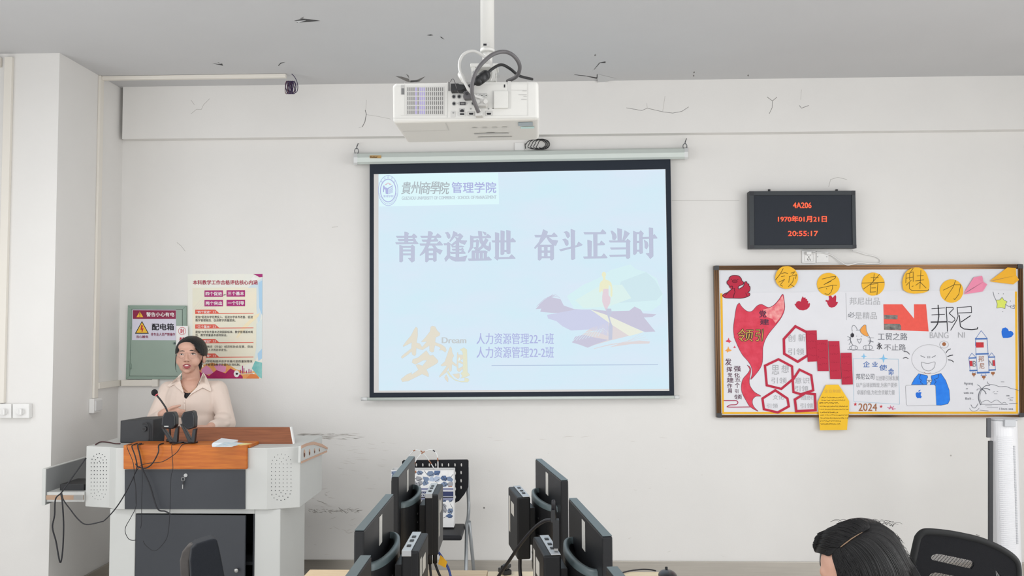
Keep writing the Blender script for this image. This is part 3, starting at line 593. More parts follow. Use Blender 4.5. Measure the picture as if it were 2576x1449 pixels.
def draw_main(b):
    fl = WA([(513,720),(560,790),(640,855),(720,855),(800,770),(880,745),(985,795),(1080,750),(1160,660),(1220,578),(1245,700),(1248,830),(1200,950),(1130,1050),(1000,1210),(930,1330),(905,1417)]) + WB([(775,150),(770,330),(735,430),(650,540),(603,582),(625,500),(610,400),(560,320),(490,240),(430,130),(375,0)]) + WA([(430,1270),(418,1130),(440,950),(470,780)])
    fl = spl2(fl + fl[:1], 3)[:-1]; b.poly(fl, m_cray, 2); b.stroke(fl, .8, m_ink2, 3, close=True)
    b.poly(WA([(900, 830), (1010, 800), (1100, 750), (1170, 670), (1215, 600), (1238, 700), (1240, 820), (1190, 940), (1100, 1050), (1050, 980), (960, 950)]), m_cray2, 2.5)
    tl = WB([(555,380),(600,415),(605,480),(585,600),(600,680),(660,760),(750,815),(680,820),(635,860),(630,920),(660,980),(710,1030),(600,970),(540,880),(480,760),(475,650),(500,570),(560,500),(590,440)])
    tl = spl2(tl + tl[:1], 3)[:-1]; b.poly(tl, m_cray, 2); b.stroke(tl, .8, m_ink2, 3, close=True)
    def tx(T, ch, r, mat, lift=4, **k):
        (x0, y0), (x1, y1) = T([(r[0], r[1]), (r[2], r[3])]); b.text(ch, (x0, y0, x1, y1), mat, lift, **k)
    tx(WA, '党', (838, 845, 950, 955), m_ink2, bold=.03); tx(WA, '建', (850, 985, 995, 1075), m_ink2, bold=.03)
    for ch, r in (('领', (490, 1145, 740, 1345)), ('引', (775, 1145, 895, 1340))): tx(WA, ch, r, m_ink, 4, bold=.05, slant=.1); tx(WA, ch, r, m_gol, 5, bold=-.005, slant=.1)
    for x, y, s, mm, f in ((1833, 857, 8, m_cray, 1), (1832, 880, 9, m_org, -1), (1848, 873, 4, m_cray, 1)): bird(b, x, y, s, mm, f)
    for ch, r in (('发', (245,290,335,385)), ('挥', (265,405,345,475)), ('党', (285,490,342,550)), ('建', (270,560,365,625)), ('作', (275,640,345,700)), ('用', (285,710,340,775)), ('强', (370,395,465,470)), ('化', (375,490,450,550)), ('五', (380,560,465,610)), ('个', (385,625,450,700)), ('引', (385,720,430,775)), ('领', (370,795,480,860))): tx(WB, ch, r, m_ink2, 3, bold=.012)
    b.stroke(spl2(WB([(230,880),(340,880),(405,882),(425,905),(400,935),(320,940),(288,955),(300,970),(590,968)])), 2, M('pen_crimson', (170, 40, 80), .8), 3)
    # pencil notes inside the red hexagons
    tx(WA, '创', (1300, 1235, 1420, 1350), m_pencil); tx(WA, '新', (1470, 1225, 1585, 1345), m_pencil); tx(WB, '引领', (1130, 145, 1355, 240), m_pencil)
    tx(WB, '思', (900, 380, 1005, 515), m_pencil); tx(WB, '想', (1035, 380, 1140, 490), m_pencil); tx(WB, '引领', (895, 555, 1110, 640), m_pencil); tx(WB, '意识', (1225, 555, 1430, 640), m_pencil); tx(WB, '引领', (1225, 670, 1410, 750), m_pencil); tx(WB, '文化', (915, 800, 1070, 865), m_pencil); tx(WB, '引领', (830, 920, 985, 985), m_pencil); tx(WB, '组织', (1310, 805, 1470, 870), m_pencil); tx(WB, '引领', (1300, 915, 1480, 985), m_pencil)
    b.stroke(WA([(2240, 560), (2255, 1000)]), .8, m_pencil, 2); b.text('邦尼出品', (2137, 748, 2214, 767), m_pencil, 3); b.text('是精品', (2151, 785, 2206, 803), m_pencil, 3); tx(WA, '必', (2272, 870, 2385, 955), m_gr, 3)
    # coral letter shape and big characters
    n = WC([(385,715),(680,715),(865,940),(862,715),(1050,715),(1090,1138),(395,1112)]); b.poly(n, m_crm, 2); b.poly(WC([(395,878),(608,885),(606,950),(397,945)]), m_gry, 3); b.poly(WC([(397,1018),(640,1020),(662,1055),(662,1115),(397,1112)]), m_gry, 3)
    for s, w in (([(1140,785),(1340,770)],1.6),([(1140,880),(1340,872)],1.6),([(1130,993),(1370,988)],3),([(1238,730),(1250,900),(1230,1020),(1190,1080),(1140,1130)],2.6),([(1365,760),(1385,1135)],2),([(1365,762),(1470,762),(1475,790),(1410,855),(1495,930),(1500,960),(1460,995),(1400,988)],1.8),([(1535,765),(1755,750),(1760,845),(1555,850)],1.6),([(1535,765),(1550,900),(1530,960),(1435,1118)],1.8),([(1740,895),(1600,990)],2.2),([(1570,890),(1585,1060),(1640,1100),(1760,1110),(1850,1100),(1855,1075)],2.2)): b.stroke(WC(s), w, m_ink, 3)
    b.stroke(WC([(1535,765),(1755,750),(1760,845)]), 1.6, m_ink, 3)
    tx(WC, 'BANG', (1110,1150,1400,1245), m_pencil); tx(WC, 'NI', (1550,1150,1655,1235), m_pencil)
    s = WC([(2235,605),(2262,648),(2315,675),(2288,715),(2280,785),(2225,765),(2150,775),(2160,710),(2140,650),(2200,645)]); b.poly(s, m_lime, 2); b.stroke(s, 1, m_gr, 3, close=True)
    b.stroke(WC([(2095,520),(2110,590),(2140,650)]), 1.2, m_gr, 3); b.stroke(WC([(2288,715),(2330,745),(2370,750)]), 1.2, m_gr, 3); b.stroke(WC([(2370,735),(2430,755),(2425,785),(2365,768)]), 1, m_gr, 3, close=True); b.stroke(WC([(2400,750),(2420,720),(2440,745)]), 1, m_gr, 3)
    for x, y in ((2180,548),(2255,552),(2365,665),(2245,830)): b.disc(*WC([(x, y)])[0], 1, m_gr, 3)
    b.poly(WC([(2250,1240),(2230,1190),(2225,1140),(2240,1090),(2290,1075),(2325,1100),(2340,1135),(2370,1130),(2400,1145),(2415,1180),(2380,1225),(2320,1240)]), m_hrt, 2)
    # rocket
    b.stroke(WC([(1825,1250),(1910,1125),(2000,1240)]), 1, m_blu, 3)
    b.stroke(WC([(1822,1250),(1820,1362)]), 1, m_blu, 3); b.stroke(WC([(2000,1245),(2008,1362)]), 1, m_blu, 3)
    for s in ([(1872,0),(1880,240),(1900,520)],[(2040,0),(2055,240),(2070,515)],[(1775,285),(1820,220),(1880,285)],[(1775,285),(1795,488)],[(2062,275),(2105,215),(2150,270)],[(2150,270),(2162,468)],[(1950,550),(1968,522)],[(1950,550),(2030,550),(2015,518)],[(1825,520),(1840,490)],[(1870,518),(1865,490)]): b.stroke(WD(s), 1, m_blu, 3)
    for s, w in (([(1873,15),(2038,12)],3.4),([(1880,236),(2056,230)],3.4),([(1900,508),(2068,500)],4),([(1780,294),(1880,290)],3),([(1792,476),(1892,472)],3.4),([(2062,280),(2150,278)],3),([(2068,468),(2160,464)],3.4)): b.stroke(WD(s), w, m_blu, 3)
    for q in ([(1875,65),(1990,65),(1992,140),(1880,142)],[(1785,335),(1825,335),(1830,410),(1790,412)],[(2122,325),(2150,322),(2158,405),(2128,408)]): b.poly(WD(q), m_flg, 3)
    star(b, *WD([(1965, 85)])[0], 2.6, M('flag_yellow', (150, 70, 60), .8), 4)
    tx(WD, 'B', (1832,335,1882,418), m_pencil2); tx(WD, 'N', (2068,325,2122,405), m_pencil2); tx(WD, '邦', (1915,260,1995,350), m_brn); tx(WD, '尼', (1930,370,2002,450), m_brn)
    for x, y in ((1848, 540), (1993, 580), (2125, 525)): b.poly(WD([(x - 28, y - 28), (x + 25, y - 30), (x + 26, y - 5), (x + 8, y + 10), (x + 2, y + 38), (x - 8, y + 8), (x - 25, y)]), m_brn, 3)
    # cat
    for s in (WA([(2345,1180),(2340,1120),(2360,1085),(2390,1095),(2415,1130),(2425,1160)]), WA([(2405,1165),(2475,1160)]), WA([(2350,1190),(2320,1270),(2320,1340),(2360,1417)]), WD([(40,-10),(60,60),(95,110)]), WC([(165,1210),(180,1260),(170,1320),(150,1362)]), WD([(340,0),(345,60),(320,100)]), WD([(10,172),(400,180)]), WD([(150,15),(185,80),(215,15),(180,22),(150,15)]), WC([(140,1235),(240,1240)]), WC([(145,1285),(230,1305)]), WD([(325,30),(390,60)]), WA([(2265,1265),(2320,1285)]), WA([(2270,1330),(2325,1300)]), WA([(2290,1400),(2330,1340)])): b.stroke(spl2(s, 4), 1, m_gr, 3)
    oe = WC([(20,1110),(60,1060),(90,1035),(115,1040),(120,1120),(160,1210),(130,1217),(70,1190),(30,1150)]); b.poly(oe, m_org, 2); b.stroke(oe, .9, m_gr, 3, close=True); b.disc(*WA([(2345, 1245)])[0], 4.6, m_ink, 3, ry=5.4)
    for x, y in ((2415, 1260), (2498, 1262)): b.disc(*WA([(x, y)])[0], .9, m_gr, 3)
    for cx, cy, rx, ry in ((100, 145, 60, 33), (308, 140, 68, 35)):
        px, py = WD([(cx, cy)])[0]; b.ring(px, py, rx / 5.78, 1, m_gr, 3, ry=ry / 5.78)
        for k in (-.25, .2): b.stroke([(px + k * 20, py - 5), (px + k * 20, py + 5)], .8, m_gr, 3)
    tx(WC, '工贸之路', (300,1160,760,1275), m_gr); tx(WD, '永', (440,70,515,165), m_ink, bold=.02); tx(WD, '不止路', (545,90,860,185), m_pencil2)
    b.stroke(WD([(95,300),(750,310),(770,965),(105,925)]), .9, m_lb, 2, close=True)
    star(b, *WD([(250, 268)])[0], 7.8, m_sb2, 3, 4, .3); star(b, *WD([(535, 300)])[0], 11.4, m_sb2, 3, 4, .3)
    for ch, r in (('企', (240,340,335,425)), ('业', (370,345,450,420)), ('使', (475,390,585,475)), ('命', (605,440,685,545))): tx(WD, ch, r, m_blu, 3, bold=.01)
    tx(WD, '邦尼公司', (135,520,400,605), m_gr); tx(WD, '以创新引领发展', (425,550,755,620), m_pencil); tx(WD, '以产品铸就辉煌,为客户提供', (140,650,735,722), m_pencil); tx(WD, '卓越价值,为社会贡献力量', (150,755,700,830), m_pencil)
    tx(WD, '2024', (172,952,440,1062), m_brn, 3, bold=.01); star(b, *WD([(125, 965)])[0], 5, m_flg); star(b, *WD([(500, 998)])[0], 4.6, m_flg)
    m_pk = M('pen_pink', (206, 96, 130), .8); cx, cy = WD([(645, 1035)])[0]
    for k in range(9): a = -math.pi * .95 + k * math.pi * 1.05 / 8; b.stroke([(cx + 3 * math.cos(a), cy + 3 * math.sin(a)), (cx + (6 + 5 * (k % 2)) * math.cos(a), cy + (6 + 3 * (k % 2)) * math.sin(a))], 1.4, m_pk, 3)
    # laughing figure behind a laptop
    hx, hy = WD([(1200, 310)])[0]; b.ring(hx, hy, 255 / 5.776, 1, m_pencil, 2, ry=212 / 5.776, n=56)
    for s, w, mm in (([(1075,258),(1135,285)],1.3,m_gr),([(1240,285),(1290,258)],1.3,m_gr),([(1175,265),(1178,295)],.9,m_gr),([(1192,265),(1193,295)],.9,m_gr),([(1208,265),(1208,295)],.9,m_gr),([(1090,350),(1180,372),(1280,348),(1275,420),(1235,465),(1185,480),(1120,455),(1090,400),(1090,350)],1,m_pencil2),([(1120,500),(1165,518),(1220,508)],1,m_brn),
        ([(830,200),(880,205),(910,235)],1.6,m_ink),([(820,295),(860,285),(895,300)],1.6,m_ink),([(1445,215),(1470,180),(1510,160)],1.6,m_ink),([(1465,272),(1500,258),(1542,250)],2,m_ink),([(1478,318),(1520,325),(1552,350)],1.8,m_ink)): b.stroke(spl2(WD(s), 4), w, mm, 3)
    for q in ([(1045,520),(1170,545),(1180,570),(1160,610),(1165,680),(940,680),(980,600)],[(1230,548),(1370,515),(1440,620),(1490,760),(1500,900),(1470,960),(1370,980),(1300,978),(1290,690),(1210,685),(1240,620),(1225,570)]): b.poly(WD(q), m_bl, 2); b.stroke(WD(q), .7, m_ink, 2.5, close=True)
    for s in ([(1075,530),(1050,590),(1085,615),(1070,640),(1110,675)],[(1335,525),(1330,580),(1270,605),(1300,635),(1265,685)],[(1165,615),(1240,615)],[(1195,620),(1170,665)],[(1195,620),(1225,665)]): b.stroke(WD(s), .9, m_ink, 3)
    lp = WD([(865,690),(1270,683),(1288,700),(1300,978),(885,985),(870,970),(855,710)]); b.poly(lp, m_pap, 3.5); b.stroke(lp, 1, m_pencil, 4, close=True)
    b.poly(WD([(1005,800),(1025,788),(1045,795),(1065,785),(1090,797),(1076,815),(1078,838),(1092,855),(1075,878),(1050,872),(1030,879),(1010,855),(1002,825)]), m_hrt, 5); b.poly(WD([(1040,782),(1045,765),(1075,752),(1065,775)]), m_hrt, 5)
    bx, by = WD([(1415, 97)])[0]; b.ring(bx, by, 11.2, .9, m_pencil, 3, ry=9); b.disc(bx, by - 1, 4.8, m_brn, 3); b.stroke(WD([(1365,125),(1368,150),(1395,143)]), .9, m_pencil, 3)
    # palm beach sketch
    for s, w in (([(1945,970),(1915,880),(1925,800),(1955,745)],2.2),([(1965,970),(1935,880),(1945,800),(1965,750)],.9),([(1960,745),(1930,700),(1895,680)],1.2),([(1962,742),(1900,745),(1895,765)],1.2),([(1965,740),(2020,695),(2080,690)],1.6),([(1970,745),(2030,735),(2080,755)],2),([(1970,750),(2005,775),(2025,812)],2),([(2045,635),(2060,670),(2150,685),(2230,710),(2310,705),(2400,740),(2440,745),(2500,765)],1.1),([(1960,940),(2000,915),(2050,908),(2100,940),(2140,915),(2190,905),(2250,950),(2290,935),(2320,955)],.9),([(1950,965),(2340,967)],.9),([(2010,985),(2110,990)],.8),([(2040,1010),(2200,1015)],.8),([(1930,1050),(2060,1060)],.8),([(1805,970),(1830,1010),(1870,1015),(1910,955)],1.2),([(1785,1020),(1810,1055),(1850,1065),(1900,1050),(1925,1020)],.8),([(2340,880),(2420,865)],.9),([(2120,790),(2150,780)],.8),([(2180,785),(2200,775)],.8),([(2140,810),(2190,812)],.8),([(2240,640),(2290,640)],1),([(2360,955),(2480,950)],1.2)): b.stroke(spl2(WD(s), 3), w, m_gr, 3)
    tx(WD, 'Agoang', (1705,640,1835,690), m_gr); tx(WD, 'o', (1735,728,1760,748), m_gr); tx(WD, 'with me', (1700,785,1840,812), m_gr, bold=.02); tx(WD, 'Bali .', (1725,865,1840,897), m_gr); tx(WD, 'I love sea', (2222,1015,2418,1045), m_gr, bold=.01); tx(WD, 'one', (2320,830,2365,852), m_gr); tx(WD, 'the', (2365,890,2412,912), m_gr)
sheet('drawing_sheet', [(1817.5, 736.5), (2178, 733), (2553, 729.5), (2555.5, 1035.5), (1821.5, 1036.5)], YW - .0018, m_pap, 'large white paper drawing with flag, rocket, palm and laughing figure, on the whiteboard', 'drawing', draw=draw_main, th=.0008)
# red paper hexagon outlines
def hexa(pts, w, label, Y=YW - .0045):
    n = len(pts); ins, outs = [], []
    for i in range(n):
        p0, p1, p2 = pts[i - 1], pts[i], pts[(i + 1) % n]
        def nrm(a, c):
            L = math.hypot(c[0] - a[0], c[1] - a[1]); return (-(c[1] - a[1]) / L, (c[0] - a[0]) / L)
        n1, n2 = nrm(p0, p1), nrm(p1, p2); mx, my = n1[0] + n2[0], n1[1] + n2[1]; k = 2 / (mx * mx + my * my)
        ins.append((p1[0] + mx * k * w / 2, p1[1] + my * k * w / 2)); outs.append((p1[0] - mx * k * w / 2, p1[1] - my * k * w / 2))
    b = MB()
    for i in range(n):
        j = (i + 1) % n; b.prism([P(*outs[i], Y - .0008), P(*outs[j], Y - .0008), P(*ins[j], Y - .0008), P(*ins[i], Y - .0008)], (0, .0008, 0), m_redp)
    single('paper_hexagon', b, label, 'paper frame', 'red paper hexagons on the drawing')
hexa([(2001, 821), (2030, 836), (2032, 894), (2007, 910), (1973, 890), (1972, 853)], 6.2, 'tall red paper hexagon outline against the red slips, topmost of the five')
hexa(WB([(995,300),(1185,400),(1195,580),(1035,715),(830,665),(805,390)]), 5.8, 'large red paper hexagon outline right of the red flag tail')
hexa(WB([(1290,445),(1455,525),(1482,735),(1310,790),(1205,760),(1195,590)]), 5.6, 'red paper hexagon outline with ragged base, between the large hexagon and the yellow note', YW - .0056)
hexa(WB([(950,735),(1120,850),(1140,960),(985,1045),(790,1000),(770,850)]), 5.8, 'red paper hexagon outline at the bottom, beside the foot of the flag tail')
hexa(WB([(1370,775),(1505,790),(1515,1015),(1245,1028),(1225,865)]), 6.0, 'red paper pentagon-like outline at the bottom, touching the yellow note', YW - .0068)
m_slipi = M('red_slip_ink', (140, 22, 48), .8); random.seed(3)
def slip(pts, label, Y):
    def dr(b):
        for k in range(4):
            f = .12 + .22 * k; x0, y0 = lerp(pts[0], pts[3], f); x1, y1 = lerp(pts[1], pts[2], f); x = x0 + 3
            while x < x1 - 4:
                b.stroke([(x, y0 + random.uniform(-2, 2)), (x + random.uniform(1.5, 3.5), y0 + random.uniform(-3, 3))], .8, m_slipi, 1); x += 4.5
    sheet('paper_slip', pts, Y, m_redp, label, 'paper slip', 'red paper slips in a stair', draw=dr)
slip([(2028.4, 831.7), (2054.5, 831), (2057, 909), (2032, 910)], 'red paper slip touching the top hexagon, highest of the four slips', YW - .0072)
slip([(2053, 855.7), (2082.5, 855), (2085, 933.5), (2057, 933.5)], 'red paper slip second from the top of the stair of slips', YW - .0082)
slip([(2084, 858), (2111.5, 858), (2116.5, 953.5), (2088.6, 953.5)], 'red paper slip third down the stair, left of the lowest slip', YW - .0090)
slip([(2114.7, 888), (2142.5, 887.3), (2145.7, 967), (2118, 967.5)], 'lowest red paper slip, beside the blue framed writing', YW - .0098)
# yellow note
m_note = M('yellow_note_paper', (246, 196, 48), .85, var=.05, vscale=12); m_nink = M('note_ink', (120, 88, 28), .8)
def dn(b):
    (x0, y0), (x1, y1) = WB([(1635, 722), (1870, 770)]); b.text('企业制度', (x0, y0, x1, y1), m_gol, 1)
    random.seed(5)
    for y, xa, xb in ((835,1590,1905),(875,1590,1925),(912,1565,1840),(960,1570,1965),(1003,1570,1975),(1045,1575,1825),(1083,1575,1975),(1125,1580,1970),(1165,1580,1865),(1207,1585,1850)):
        x = xa
        while x < xb:
            for _ in range(2):
                (u, v), (p, q) = WB([(x + random.uniform(-4, 6), y + random.uniform(-9, 9)), (x + random.uniform(4, 14), y + random.uniform(-9, 9))]); b.stroke([(u, v), (p, q)], .75, m_nink, 1)
            x += 11
sheet('paper_note', WB([(1660,658),(1835,655),(1985,885),(1985,1040),(1965,1160),(1955,1290),(1575,1295),(1560,1100),(1545,900)]), -.0345, m_note, 'yellow cut paper note with rows of handwriting, hanging below the board frame', 'paper note', draw=dn)
# yellow discs with one character each
def circ(cx, cy, r, n=26, e=.015): return [(cx + r * (1 + random.uniform(-e, e)) * math.cos(2 * math.pi * i / n), cy + r * (1 + random.uniform(-e, e)) * math.sin(2 * math.pi * i / n)) for i in range(n)]
m_dink = M('disc_ink', (86, 70, 24), .8)
def disc(pts, T, strokes, label, Y):
    def dr(b):
        for s in strokes: b.stroke(T(s), 1.3, m_dink, 1)
    sheet('paper_disc', pts, Y, m_yel, label, 'paper disc', 'yellow discs with title characters', draw=dr, th=.001)
disc(circ(1978.8, 698, 28.8), WA, [[(1225,165),(1180,250),(1100,350)],[(1222,172),(1178,252),(1104,346)],[(1195,245),(1250,232),(1300,243)],[(1195,295),(1250,285)],[(1155,385),(1250,340),(1185,420)],[(1175,430),(1215,450)],[(1350,240),(1415,215),(1375,260)],[(1330,290),(1315,390)],[(1325,295),(1440,265),(1425,330)],[(1400,310),(1380,380),(1310,460)],[(1345,425),(1405,460)]], 'yellow paper disc with the character 领, over the top frame rail', -.0345)
disc(circ(2084, 715, 29), WA, [[(1855,335),(2000,300),(2075,292),(2070,320),(1885,425),(2000,370)],[(1800,485),(2030,435),(2095,437)],[(2025,435),(2025,480),(2000,550),(1960,585),(1900,572)],[(1925,485),(1932,500)]], 'yellow paper disc with the character 导, above a red dove', -.026)
disc(circ(2196.8, 714.6, 29), WC, [[(190,300),(310,300)],[(243,240),(230,360)],[(325,250),(200,390),(70,480)],[(50,385),(400,372)],[(190,400),(180,530)],[(190,405),(300,390),(285,570)],[(200,460),(265,458)],[(185,525),(265,520)]], 'yellow paper disc with the character 者, middle of the row of five', -.026)
disc(WC([(700,280),(720,235),(760,190),(820,155),(880,140),(940,142),(990,160),(1040,205),(1070,260),(1100,360),(1105,430),(1098,490),(1070,515),(1000,540),(870,550),(800,542),(740,520),(700,490),(688,450),(680,370)]), WC, [[(850,155),(810,210)],[(740,240),(735,380)],[(740,245),(850,210),(850,360)],[(795,230),(795,340)],[(745,310),(850,290)],[(820,340),(740,420)],[(790,380),(790,470),(830,500),(1085,500),(1085,480)],[(830,440),(850,430)],[(910,275),(1010,265)],[(885,350),(1015,335)],[(970,185),(955,470)],[(955,370),(890,420)],[(965,375),(1050,460)]], 'yellow paper shape with the character 魅, larger and less round than the other discs', -.0345)
disc(circ(2394, 732, 29.5), WC, [[(1320,495),(1490,410),(1590,410),(1560,560),(1500,640),(1480,630)],[(1510,345),(1470,450),(1345,640)]], 'yellow paper disc with the character 力, touched by the pink paper plane', -.026)
# doves, duck, paper planes
sheet('paper_dove', WA([(1408,740),(1430,735),(1445,700),(1480,690),(1510,700),(1525,650),(1540,615),(1560,640),(1585,630),(1590,660),(1612,655),(1612,685),(1632,690),(1625,745),(1645,720),(1662,735),(1650,785),(1610,825),(1550,843),(1490,835),(1445,800)]), YW - .0035, m_redp, 'red paper dove with its wing up, left of the dove below the disc', 'paper dove', 'red paper doves')
sheet('paper_dove', WA([(1905,690),(1930,672),(1955,685),(1970,660),(1962,605),(2000,600),(2025,640),(2070,592),(2085,620),(2080,700),(2115,710),(2095,750),(2060,785),(2010,798),(1970,785),(1945,740),(1935,705)]), YW - .0035, m_redp, 'red paper dove with both wings up just under a yellow disc', 'paper dove', 'red paper doves')
m_dk = M('duck_line', (60, 12, 36), .8)
def dd(b):
    D = lambda s, w=1.4: b.stroke(spl2(WA(s), 4), w, m_dk, 1)
    hd = [(345,355),(315,375),(318,410),(335,430),(360,440),(352,470),(400,490)]
    D([(340,430),(318,410),(315,375),(345,345),(355,310),(395,280),(450,275),(505,285),(545,325),(555,360),(582,385),(575,420),(530,440),(500,455),(498,490),(520,490),(570,460),(590,430),(600,390),(630,375),(645,410),(668,415),(670,445),(688,460),(685,520),(650,555)])
    D([(340,430),(360,460),(385,450),(405,455),(400,490)]); D([(405,490),(340,540),(290,600)]); D([(420,490),(440,490),(435,520),(445,545),(430,580),(415,640)]); D([(650,555),(685,570),(670,610),(560,645),(420,645),(290,640),(245,610),(260,580),(330,550)]); D([(615,560),(645,615)], 1.1)
    b.disc(*WA([(440, 370)])[0], 6.6, M('duck_bill', (150, 26, 52), .8), 1, ry=3.6); b.ring(*WA([(440, 370)])[0], 6.6, .8, m_dk, 1, ry=3.6)
    for x, y in ((385, 338), (490, 342)): b.disc(*WA([(x, y)])[0], 1.1, m_dk, 1)
sheet('paper_duck', WA([(338,432),(315,412),(313,372),(343,345),(353,308),(395,277),(450,272),(508,283),(548,323),(558,358),(585,385),(577,422),(530,443),(503,457),(503,490),(520,490),(568,458),(588,430),(598,388),(630,371),(648,408),(670,412),(673,443),(691,460),(688,520),(660,552),(690,572),(674,612),(560,649),(420,649),(288,644),(242,612),(256,578),(330,545),(385,498),(350,470),(355,455)]), YW - .0035, m_redp, 'red paper duck cut-out with dark outlines near the top left corner of the board', 'paper duck', draw=dd)
def plane(up, lo, fold, mat, label):
    b = MB(); Y0, Y1 = -.031, -.045
    for q, crease in ((up, fold), (lo, fold)):
        pts = [P(*p, (Y1 if i in crease[0 if q is up else 1] else Y0)) for i, p in enumerate(q)]; b.prism(pts, (0, .0015, 0), mat)
    single('paper_plane', b, label, 'paper plane', 'folded paper planes')
plane(WC([(1638,545),(1795,295),(1925,272),(1945,365)]), WC([(1638,560),(1945,365),(2005,405),(1935,515)]), ((3,), (1,)), M('pink_paper', (236, 142, 172), .85), 'pink folded paper plane beside the last yellow disc')
plane(WC([(2045,352),(2320,140),(2450,150),(2455,265)]), WC([(2045,360),(2455,265),(2500,335),(2410,405)]), ((3,), (1,)), M('amber_paper', (240, 178, 48), .85), 'yellow folded paper plane in the top right corner of the board')

# ================================================================== poster and electrical box on the left
E1 = crop(300, 670, 4.829)
m_pos = M('poster_paper', (236, 233, 222), .6, c2=(226, 230, 224), vscale=5, stretch=(1, 1, .6)); m_pcream = M('poster_cream', (238, 228, 206), .6, c2=(226, 226, 208), vscale=5); m_mag = M('poster_magenta', (166, 28, 112), .6); m_prd = M('poster_red', (220, 92, 74), .6); m_pk2 = M('poster_ink', (60, 54, 54), .7); m_wht = M('print_white', (238, 236, 234), .6); m_ptit = M('poster_title_red', (170, 52, 78), .6); m_teal = M('poster_teal', (96, 180, 178), .6, c2=(150, 206, 200), vscale=20); m_bls = M('poster_blue', (170, 206, 232), .6); m_pkk = M('poster_pink', (228, 150, 190), .6); m_crim = M('poster_crimson', (186, 30, 92), .6, c2=(160, 24, 96), vscale=30); m_orp = M('poster_orange', (240, 186, 110), .6, c2=(232, 150, 90), vscale=30)
def dpost(b):
    def tx(s, r, mat, lift=4, **k):
        (x0, y0), (x1, y1) = E1([(r[0], r[1]), (r[2], r[3])]); b.text(s, (x0, y0, x1, y1), mat, lift, **k)
    b.poly(E1([(890, 262), (1668, 255), (1662, 1150), (1420, 1240), (890, 1200)]), m_pcream, 1)
    b.poly(E1([(1560, 260), (1738, 140), (1736, 520), (1690, 760), (1668, 500), (1668, 260)]), M('poster_pale_blue', (206, 222, 230), .6), 1.5); b.poly(E1([(1690, 200), (1738, 170), (1737, 600), (1700, 500)]), m_bls, 2); b.poly(E1([(1668, 700), (1735, 640), (1734, 1060), (1640, 1140), (1665, 980)]), M('poster_mist', (214, 226, 226), .6), 1.6); b.poly(E1([(1680, 1060), (1734, 1000), (1733, 1120), (1690, 1150)]), m_bls, 2)
    b.poly(E1([(1420, 870), (1460, 780), (1530, 700), (1640, 600), (1708, 565), (1690, 610), (1600, 690), (1520, 770), (1440, 870)]), M('poster_leaf_cream', (240, 226, 190), .6), 2)
    for k in range(9): b.stroke(E1([(900 + 20 * k, 520 + 12 * k), (980 + 40 * k, 420 - 10 * k), (1130 + 60 * k, 300)]), 3.5, M('poster_swash', (228, 222, 206), .6), 1.4, w2=1)
    b.poly(E1([(1625, 95), (1740, 93), (1740, 130), (1700, 132), (1660, 108)]), m_mag, 2); b.poly(E1([(1600, 150), (1640, 110), (1650, 140), (1690, 135), (1640, 190), (1650, 200)]), m_wht, 2)
    tx('本科教学工作合格评估核心内涵', (895, 168, 1678, 222), m_ptit, bold=.025)
    for s, x, y in (('四个促进', 1035, 292), ('三个基本', 1303, 290), ('两个突出', 1035, 408), ('一个引导', 1303, 406)):
        b.poly(E1([(x, y), (x + 225, y - 1), (x + 225, y + 78), (x, y + 79)]), m_mag, 3); tx(s, (x + 15, y + 17, x + 212, y + 62), m_wht, 4, bold=.025)
    for s, y in (('“四个促进”', 527), ('“三个基本”', 705), ('“两个突出”', 883), ('“一个引导”', 1060)):
        b.poly(E1([(922, y), (1165, y - 1), (1212, y + 40), (1630, y + 38), (1630, y + 46), (1215, y + 50), (922, y + 52)]), m_prd, 3); tx(s, (940, y + 12, 1112, y + 44), m_wht, 4, bold=.02)
        for k in (0, 22): b.stroke(E1([(1138 + k, y + 14), (1153 + k, y + 27), (1138 + k, y + 42)]), .9, m_wht, 4)
    for s, r in (('是指“促进办学经费投入、促进办学条件改善、促进', (925, 600, 1622, 632)), ('教学管理规范、促进教学质量提高。', (925, 640, 1412, 672)), ('是指“办学条件基本达到国家标准、教学管理基本规', (925, 782, 1622, 813)), ('范、教学质量基本得到保证。', (925, 820, 1312, 852)), ('是指服务地方（行业）经济和社会发展、突出', (925, 960, 1622, 992)), ('应用型人才的办学定位。', (985, 1000, 1312, 1030)), ('是指参评学校构建并逐步完善内部质量保障体', (925, 1138, 1618, 1170)), ('系、不断提高教学质量的长效机制。', (985, 1178, 1470, 1210))): tx(s, r, m_pk2, 4, bold=.008)
    b.poly(E1([(838, 1363), (838, 1240), (930, 1210), (1050, 1190), (1130, 1170), (1220, 1195), (1300, 1180), (1370, 1220), (1420, 1250), (1560, 1290), (1640, 1270), (1700, 1340), (1700, 1363)]), m_orp, 2); b.poly(E1([(1000, 1250), (1060, 1200), (1110, 1240), (1150, 1300), (1000, 1330)]), m_pkk, 2.6); b.poly(E1([(1150, 1210), (1220, 1185), (1300, 1220), (1290, 1280), (1210, 1300)]), m_pkk, 2.6)
    b.poly(E1([(1000, 1363), (1010, 1290), (1090, 1330), (1180, 1260), (1290, 1300), (1350, 1240), (1450, 1290), (1500, 1340), (1500, 1363)]), m_crim, 3); b.poly(E1([(838, 1363), (838, 1280), (960, 1260), (1080, 1363)]), m_crim, 3)
    b.poly(E1([(1610, 1240), (1650, 1150), (1733, 1170), (1732, 1363), (1690, 1340), (1650, 1290)]), m_teal, 2.5); b.poly(E1([(1540, 1363), (1600, 1300), (1680, 1330), (1700, 1363)]), M('poster_deep_orange', (226, 132, 70), .6), 3)
    b.disc(*E1([(1425, 1305)])[0], 7.2, m_wht, 4, ry=8.5); b.disc(*E1([(1428, 1305)])[0], 3.2, m_pk2, 5, ry=2.6)
